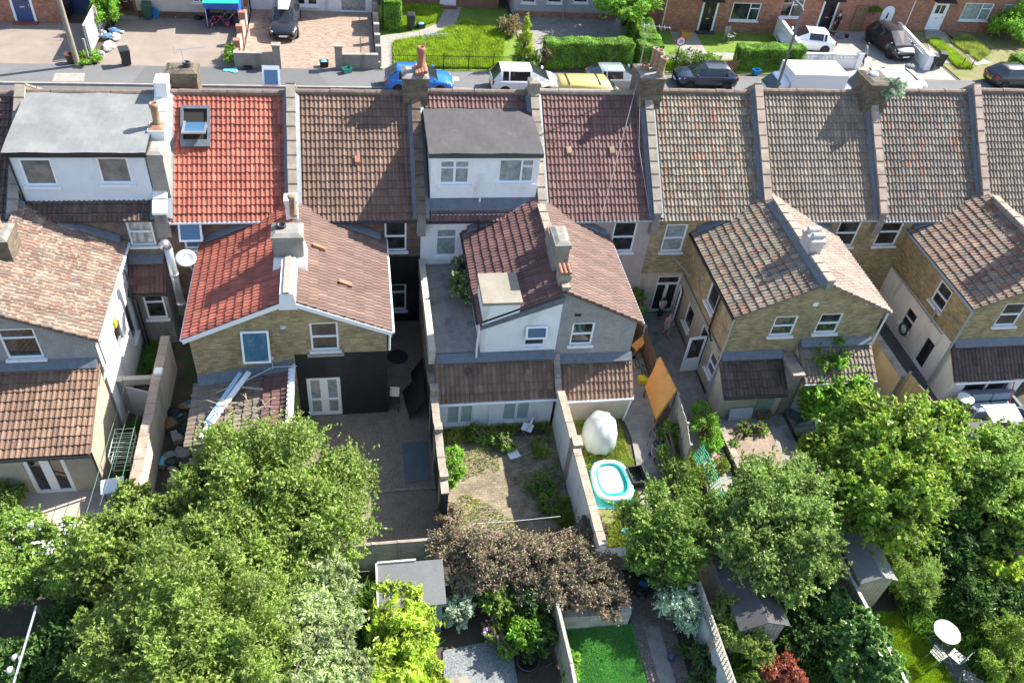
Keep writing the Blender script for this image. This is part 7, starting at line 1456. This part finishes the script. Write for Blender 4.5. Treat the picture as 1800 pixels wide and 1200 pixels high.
m = MB(); rg = random.Random(5); a, b = Vector(G(1218, 790, .6)), Vector(G(1268, 905, .6)); n1, n2 = 18, 9
for i in range(n1+1):
    p = lerp(a, b, i/n1); m.tube([(p.x+.10*math.sin(i), p.y, .05), (p.x+.15+.06*math.cos(i*2), p.y, .55), (p.x+.35, p.y+.05, .85+.08*math.sin(i*1.7))], .012, 4)
for j in range(n2+1): m.tube([(lerp(a, b, i/n1).x+.10*math.sin(i)*(1-j/n2)+.35*j/n2, lerp(a, b, i/n1).y, .05+.8*j/n2+.05*math.sin(i*1.7+j)) for i in range(n1+1)], .012, 4)
solo('netting', m, plain('green_netting', (.04, .45, .25), .6), 'sagging bright green garden netting between two gardens', 'netting')
# white garden: chair and table frame on its side
q = G(903, 800); t = thing('plastic_chair', 'white plastic chair lying on its side on the brick paving', 'chair', (q.x, q.y, .02), .3); MB().box((-.22, -.18, .02), (.2, .2, .06)).build('seat', UPVC, t); [MB().tube(p, .013, 6).build('leg', STEEL, t) for p in (((.2, .18, .05), (.75, .25, .05), (.8, .25, .35)), ((.2, -.16, .05), (.75, -.12, .05), (.8, -.12, .35)))]
q = G(925, 765); t = thing('folding_chair', 'white folding chair with wire frame standing against the white lean-to', 'chair', (q.x, q.y, .05), -.5); MB().box((-.2, -.2, .42), (.2, .18, .45)).build('seat', UPVC, t); [MB().tube(p, .013, 6).build('leg', STEEL, t) for p in (((-.2, -.2, 0), (.15, -.2, .85)), ((.2, -.2, 0), (-.2, -.2, .45)), ((-.2, .18, 0), (.15, .18, .85)), ((.2, .18, 0), (-.2, .18, .45)))]; MB().box((.1, -.2, .6), (.14, .18, .85)).build('backrest', UPVC, t)
a, b = G(830, 920, 1.5), G(985, 907, 1.5); solo('clothes_line', MB().tube([a, lerp(a, b, .5)-Vector((0, 0, .05)), b], .007, 5), UPVC, 'white clothes line across the end of the brick paved garden', 'clothes line')
# gravel yard
a, b, c, d = G(708, 688), G(738, 650), G(745, 705), G(720, 735); m = MB(); m.slab([G(707, 688, .06), G(720, 737, .06), G(746, 703, 1.0), G(741, 652, 1.0)], (.02, 0, .03)); m.slab([G(722, 655, .1), G(728, 690, .1), G(746, 660, 1.1), G(743, 628, 1.1)], (.02, 0, .03)); solo('leaning_boards', m, plain('black_board', (.02, .02, .022), .6), 'black boards leaning against the wall of the gravel yard', 'board')
q = G(693, 715); t = thing('folding_chair', 'black folded garden chair beside the black painted house corner', 'chair', (q.x, q.y, .04), R_(80)); m = MB(); [MB().tube(p, .016, 6).build('leg', IRON, t) for p in (((-.3, -.2, 0), (.2, -.2, .85)), ((.3, -.2, 0), (-.2, -.2, .6)), ((-.3, .2, 0), (.2, .2, .85)), ((.3, .2, 0), (-.2, .2, .6)))]; MB().box((-.2, -.2, .4), (.2, .2, .44)).build('seat', IRON, t); MB().hexa([(.05, -.19, .5), (.07, -.19, .5), (.07, .19, .5), (.05, .19, .5)], [(.2, -.19, .85), (.22, -.19, .85), (.22, .19, .85), (.2, .19, .85)]).build('backrest', STEEL, t)
solo('ground_sheet', MB().prism([(p.x, p.y) for p in GP((706, 780), (752, 775), (756, 845), (712, 850))], .03, .045), basic('blue_grey_sheet', (.09, .11, .125), .6, .2, 2, .2), 'dark blue-grey sheet laid flat on the gravel', 'sheet')
solo('manhole_cover', MB().lathe((*G(699, 628)[:2], .03), [(.42, 0), (.42, .015), (.38, .02)], 20), plain('cast_iron', (.025, .025, .03), .6), 'round black manhole cover in the gravel side path', 'cover')
# store roof clutter
a, b = G(438, 655, 2.75), G(352, 770, 2.2); m = MB(); u = (b-a).normalized(); v = Vector((0, 0, 1)).cross(u).normalized()*.09; m.slab([a-v, a+v, b+v, b-v], (0, 0, .06)); solo('plank', m, UPVC, 'white plank lying down the slope of the grey store roof', 'plank')
a2, b2 = G(423, 656, 2.72), G(362, 745, 2.3); m = MB(); m.slab([a2-v*.8, a2+v*.8, b2+v*.8, b2-v*.8], (0, 0, .05)); solo('plank', m, plain('pale_blue_plank', (.35, .55, .68), .5), 'pale blue plank beside the white plank on store roof', 'plank')
m = MB(); m.tube([G(405, 678, 2.6), G(462, 684, 2.7)], .04, 6); solo('plank', m, WOODG, 'grey timber batten across two planks on store roof', 'plank')
m = MB(); m.tube([G(380, 690, 2.5), G(440, 665, 2.75), G(480, 645, 2.85), G(522, 643, 3.0)], .022, 6); m.tube([G(480, 648, 2.8), G(478, 634, 3.0), G(505, 626, 3.1)], .022, 6); solo('conduit', m, STEEL, 'bent grey conduit pipe crossing the store roof', 'pipe')
m = MB(); rg = random.Random(14)
for k in range(16): x, y = rg.uniform(375, 470), rg.uniform(705, 750); p = G(x, y, 2.45); a = rg.uniform(0, 3.1); m.tube([p+Vector((0, 0, .15)), p+Vector((math.cos(a)*.4, math.sin(a)*.3, .25)), p+Vector((math.cos(a)*.7, math.sin(a)*.5, .13))], .02, 5)
solo('scrap_pile', m, WOOD, 'tangle of dead branches and scraps on store roof', 'scrap')
heap('rubbish_pile', 'dark jumble of bins and junk in the narrow yard beside the store', (-6.55, 21.6, .03), [BINM, WOODB, CONC, IRON, CGRN], 22, (.3, 1.2), .35, seed=21)
heap('rubbish_pile', 'pale boulders and boards beside the store roof', (-6.5, 19.6, .03), [CONC, FELTG, CYAN, BINM], 12, (.3, .7), .4, seed=22)
# left yard: airer, folded table top, clothes lines
t = thing('clothes_airer', 'pale green metal airer standing beside the rendered lean-to', 'airer', (-8.3, 19.5, .02)); AIR = plain('pale_green_metal', (.45, .52, .46), .4, .3); m = MB(); x0, x1, y0, y1 = -8.6, -8.0, 19.0, 20.2
for z in (.45, .85, 1.2): [m.tube([(x0, y0+(y1-y0)*k/6, z), (x1, y0+(y1-y0)*k/6, z)], .012, 5) for k in range(7)]; m.tube([(x0, y0, z), (x0, y1, z)], .018, 5); m.tube([(x1, y0, z), (x1, y1, z)], .018, 5)
m.build('rack', AIR, t); m = MB(); [m.tube([(x, y, 0), (x, y, 1.2)], .02, 6) for x in (x0, x1) for y in (y0, y1)]; m.build('leg', AIR, t)
q = G(198, 853, .7); t = thing('garden_table', 'white topped small table at the corner of the left yard', 'table', (q.x, q.y, 0)); MB().obox((q.x, q.y, 0), (.97, .2), (-.36, .36), (-.3, .3), (.68, .73)).build('tabletop', plain('pale_blue_white_plastic', (.62, .72, .8), .4), t); [MB().tube([(q.x+dx, q.y+dy, 0), (q.x+dx*.9, q.y+dy*.9, .68)], .02, 6).build('leg', IRON, t) for dx in (-.28, .28) for dy in (-.2, .2)]
for i, (a, b, l) in enumerate((((221, 672), (152, 900), 'green clothes line over the left yard, nearest the lean-to'), ((227, 720), (172, 900), 'middle thin clothes line over the left yard'), ((242, 727), (200, 900), 'clothes line over the left yard nearest the tall wall'))): solo('clothes_line', MB().tube([G(*a, 1.7), G(*b, 1.6)], .008, 5), plain('green_line', (.10, .22, .17), .6), l, 'clothes line', 'clothes lines')
a, b = G(64, 1065, 2.0), G(24, 1200, 2.0); t = thing('fence_rail', 'pale metal rail with hanging white globes at bottom left', 'rail', (a.x, a.y, 0)); MB().tube([a, b], .035, 8).build('rail', STEEL, t); [MB().tube([p, (p.x, p.y, 0)], .03, 6).build('post', STEEL, t) for p in (a, b)]
for x, y in ((27, 1155), (18, 1177)): p = G(x, y, 1.8); MB().blob(p, (.1, .1, .1), 12, 8).build('globe', basic('white_globe', (.6, .6, .56), .3), t, True)
# yards right
heap('bin_bags', 'pile of dark and pale plastic rubbish bags behind the brick house', (*G(1425, 742)[:2], .03), [plain('dark_green_bag', (.06, .10, .11), .3), plain('grey_green_bag', (.22, .28, .27), .3), BINM], 13, (.55, .35), .5, seed=31)
q = G(1405, 768); d_ = Vector((.5, -.35, .55)).normalized(); t = thing('barrel', 'dark green barrel tipped over beside the rubbish bags', 'barrel', (q.x, q.y, .02)); b0 = Vector((q.x-.15, q.y+.1, .32)); MB().tube([b0, b0+d_*.35, b0+d_*.85], .3, 18).build('drum', plain('dark_green_plastic', (.04, .07, .055), .4), t); m = MB(); e = b0+d_*.855; m.tube([e, e+d_*.012], .25, 18); m.build('mouth', plain('dark_interior', (.02, .018, .016), .9), t); k = MB(); k.tube([b0+d_*.80, b0+d_*.88], .315, 18); k.build('rim', plain('dark_green_plastic', (.04, .07, .055), .4), t)
solo('sheet_panel', MB().hexa([(14.0, 19.95, .05), (15.0, 20.0, .05), (15.0, 20.06, .05), (14.0, 20.01, .05)], [(14.0, 20.08, .55), (15.0, 20.1, .55), (15.0, 20.16, .55), (14.0, 20.14, .55)]), plain('pale_panel', (.5, .54, .56), .5), 'pale panel leaning on the rendered lean-to', 'panel')
q = G(1338, 732); crate('brown wooden crate beside the pale panel', (q.x, q.y, .03), .05, WOODB, (.55, .4, .35), name='crate')
q = G(1585, 595); t = solo('hose_reel', MB().tube([(23.45, 23.9+.26*math.cos(j/16*6.283), .9+.26*math.sin(j/16*6.283)) for j in range(17)], .05, 8), plain('dark_hose', (.03, .05, .04), .5), 'coil of dark hose hanging on the white side wall', 'hose')
q = G(1693, 700); t = thing('water_butt', 'dark water butt with pale lid beside the white lean-to', 'water butt', (23.9, 19.6, .03)); MB().lathe((23.9, 19.6, .03), [(.28, 0), (.33, .4), (.3, .95)], 18).build('barrel', plain('dark_green_plastic', (.04, .07, .055), .4), t, True); MB().lathe((23.9, 19.6, .98), [(.33, 0), (.33, .05), (.2, .09)], 18).build('lid', plain('pale_lid', (.6, .68, .66), .4), t)
SOFA = basic('grey_rattan', (.12, .15, .175), .75, .15, 12, .4); CUSH = basic('blue_grey_cushion', (.24, .31, .37), .9, .1, 4)
t = thing('garden_sofa', 'grey garden sofa with blue-grey cushions under the white lean-to window', 'sofa', (25.4, 19.75, .03)); MB().box((24.3, 19.3, .05), (26.6, 20.15, .32)).build('base', SOFA, t, bevel=.03); MB().box((24.3, 19.98, .32), (26.6, 20.18, .8)).build('backrest', SOFA, t, bevel=.03)
for x in (24.3, 26.45): MB().box((x, 19.3, .32), (x+.16, 19.97, .62)).build('armrest', SOFA, t, bevel=.03)
for k in range(2): MB().box((24.5+k*.98, 19.32, .32), (25.44+k*.98, 19.85, .45)).build('cushion', CUSH, t, bevel=.05); MB().box((24.5+k*.98, 19.85, .46), (25.44+k*.98, 19.97, .82)).build('cushion', CUSH, t, bevel=.05)
q = [Vector(G(x, y, 1.3)) for x, y in ((1725, 712), (1783, 710), (1801, 742), (1746, 744))]; t = thing('canopy_table', 'white slatted canopy on red poles over the dark patio', 'canopy', (q[0].x, q[0].y, .03)); m = MB()
for k in range(6): a, b, c, d = (lerp(q[0], q[3], k/6), lerp(q[1], q[2], k/6), lerp(q[1], q[2], (k+.95)/6), lerp(q[0], q[3], (k+.95)/6)); m.slab([d, c, b, a], (0, 0, .035))
m.build('top', basic('white_canvas', (.36, .35, .32), .7, .04, 3), t); RP = plain('red_metal', (.5, .05, .03), .4); m1 = lerp(q[0], q[1], .85); m2 = lerp(q[3], q[2], .5)
MB().tube([(m1.x+.1, m1.y+.5, 2.1), (m1.x, m1.y, 1.3)], .025, 6).build('pole', RP, t); MB().tube([(m2.x, m2.y, 1.3), (m2.x-.05, m2.y-.2, .03)], .025, 6).build('pole', RP, t); [MB().tube([(p.x, p.y, 1.3), (p.x, p.y, .03)], .02, 6).build('leg', STEEL, t) for p in (q[0], q[2])]
q = G(1780, 750); t = thing('garden_chair', 'dark curved tub chair at the right edge of the patio', 'chair', (q.x, q.y, .03)); m = MB(); k = 14; V = [(q.x+r*math.cos(a), q.y+r*math.sin(a), z) for r, z in ((.42, .1), (.45, .75), (.39, .75), (.36, .3)) for a in [math.pi*(-.1+1.25*j/(k-1))-1.2 for j in range(k)]]; m.add(V, [(i*k+j, i*k+j+1, (i+1)*k+j+1, (i+1)*k+j) for i in range(3) for j in range(k-1)]); m.build('backrest', SOFA, t); MB().lathe((q.x, q.y, .03), [(.36, 0), (.37, .28), (.34, .34)], 16).build('seat', CUSH, t)
# lower gardens
q = G(1665, 1110, .72); TW = basic('white_slatted_table', (.24, .237, .225), .5, .06, 6); t = thing('garden_table', 'round white slatted table on the edge of the sunny lawn', 'table', (q.x, q.y, .03)); m = MB()
for k in range(7):
    x0_, x1_ = -.42+k*.12, -.42+k*.12+.11; h0, h1 = (math.sqrt(max(.0025, .42**2-min(abs(x0_), abs(x1_), .42 if x0_*x1_ > 0 else 0)**2)) for _ in (0, 1)); ha, hb_ = math.sqrt(max(.003, .4225**2-x0_**2)), math.sqrt(max(.003, .4225**2-x1_**2)); m.prism([(q.x+x0_, q.y-ha), (q.x+x1_, q.y-hb_), (q.x+x1_, q.y+hb_), (q.x+x0_, q.y+ha)], .70, .73)
m.build('tabletop', TW, t); MTL = plain('pale_green_metal_frame', (.28, .42, .36), .4, .2)
for k in range(3): a = k*2.1+.3; MB().tube([(q.x+.35*math.cos(a), q.y+.35*math.sin(a), .03), (q.x-.15*math.cos(a), q.y-.15*math.sin(a), .70)], .014, 6).build('leg', MTL, t)
def gchair(label, x, y, rz):
    t = thing('garden_chair', label, 'chair', (x, y, .03), rz, 'metal garden chairs'); m = MB(); [m.box((-.2, -.2+k*.1, .43), (.2, -.12+k*.1, .45)) for k in range(4)]; m.build('seat', TW, t); m = MB(); [m.hexa([(-.22, -.2, .55+k*.12), (-.21, -.2, .55+k*.12), (-.21, .18, .55+k*.12), (-.22, .18, .55+k*.12)], [(-.24, -.2, .63+k*.12), (-.23, -.2, .63+k*.12), (-.23, .18, .63+k*.12), (-.24, .18, .63+k*.12)]) for k in range(3)]; m.build('backrest', TW, t)
    for yy in (-.2, .18): MB().tube([(-.26, yy, .9), (-.2, yy, .45), (.2, yy, 0)], .012, 6).build('leg', MTL, t); MB().tube([(.18, yy, .44), (-.22, yy, 0)], .012, 6).build('leg', MTL, t)
q = G(1680, 1155, .4); gchair('metal garden chair with white seat just below the round white table', q.x, q.y, R_(120)); q = G(1702, 1192, .4); gchair('metal garden chair at the bottom edge of the photo', q.x, q.y, R_(60)); q = G(1648, 1150, .4); gchair('green metal garden chair standing on the sunny lawn', q.x, q.y, R_(20))
q = G(926, 1170); t = thing('plant_pot', 'large round dark plant pot on the grey gravel', 'pot', (q.x, q.y, .02)); MB().lathe((q.x, q.y, .02), [(.22, 0), (.33, .32), (.35, .35), (.3, .35), (.28, .28)], 20).build('pot', plain('glazed_dark_pot', (.03, .025, .022), .3), t, True); P, N, _ = crown_pts([((q.x, q.y, .45), (.2, .2, .15))], 400, 8); leaf_mesh('plant', P, N, .08, .5, LV_DARK, t)
q = G(1100, 1085); solo('garden_light', MB().lathe((q.x, q.y, .02), [(.06, 0), (.06, .5), (.11, .5), (.12, .62), (.03, .7)], 12), STEEL, 'small silver garden light at the corner of block wall', 'light', smooth=True)
q = G(1140, 1025); heap('garden_clutter', 'blue and orange garden clutter in the shade beside the variegated shrub', (q.x, q.y, .03), [CBLU, WOODO, IRON, BINM], 10, (.3, .3), .3, 'clutter', seed=41)
q = G(1100, 935, .8); solo('cloth', MB().blob((q.x, q.y, .82), (.22, .14, .09), 10, 6, .2), CYAN, 'turquoise cloth dropped on the coping wall behind the pool', 'cloth')
q = G(1178, 1158); solo('watering_can', MB().lathe((q.x, q.y, .03), [(.1, 0), (.11, .2), (.07, .24)], 12), plain('dark_blue_plastic', (.02, .05, .12), .4), 'dark blue pot on the gravel path', 'pot')
q = G(1265, 808); solo('toy_disc', MB().lathe((q.x, q.y, .035), [(.2, 0), (.2, .03), (.15, .045)], 16), PINK, 'flat pink toy lying on the concrete garden path', 'toy')
q = G(1147, 818); solo('hoop', MB().tube([(q.x+.36*math.cos(j/24*6.283), q.y+.36*math.sin(j/24*6.283), .05) for j in range(25)], .014, 6), GUTG, 'thin hoop lying flat on the concrete path by the pool', 'hoop')
q = G(1512, 670); solo('metal_bowl', MB().lathe((q.x, q.y, .03), [(.1, 0), (.28, .12), (.3, .2), (.26, .2), (.1, .06)], 16), STEEL, 'silver metal bowl on the ground behind the climber', 'bowl', smooth=True)
q = G(292, 655, 1.79); solo('white_block', MB().box((-7.5, q.y-.15, 1.79), (-7.22, q.y+.15, 1.95)), UPVC, 'small white block resting on the tall wall coping', 'block', bevel=.03)
# children outside the open garden doors
PK = plain('pale_pink_cloth', (.55, .36, .33), .85); WHC = plain('pale_grey_cloth', (.42, .42, .42), .85)
p = G(1168, 590); person('child in pink top and pale skirt walking on the shaded side path', (p.x, p.y, .03), R_(-75), 1.28, PK, WHC, HFAIR, {'lean': .02, 'knl': (.07, .05, .29), 'anl': (.1, .05, .06), 'knr': (.0, -.05, .28), 'anr': (-.1, -.05, .09), 'ell': (-.03, .15, .65), 'wrl': (.03, .17, .54)}, .4, .12, True)
p = G(1158, 560); person('child with brown hair standing just outside the open french doors', (p.x, p.y, .03), R_(-80), 1.22, WHC, NAVY, HDARK, {'elr': (.05, -.14, .64), 'wrr': (.14, -.09, .62)}, .5, .08)
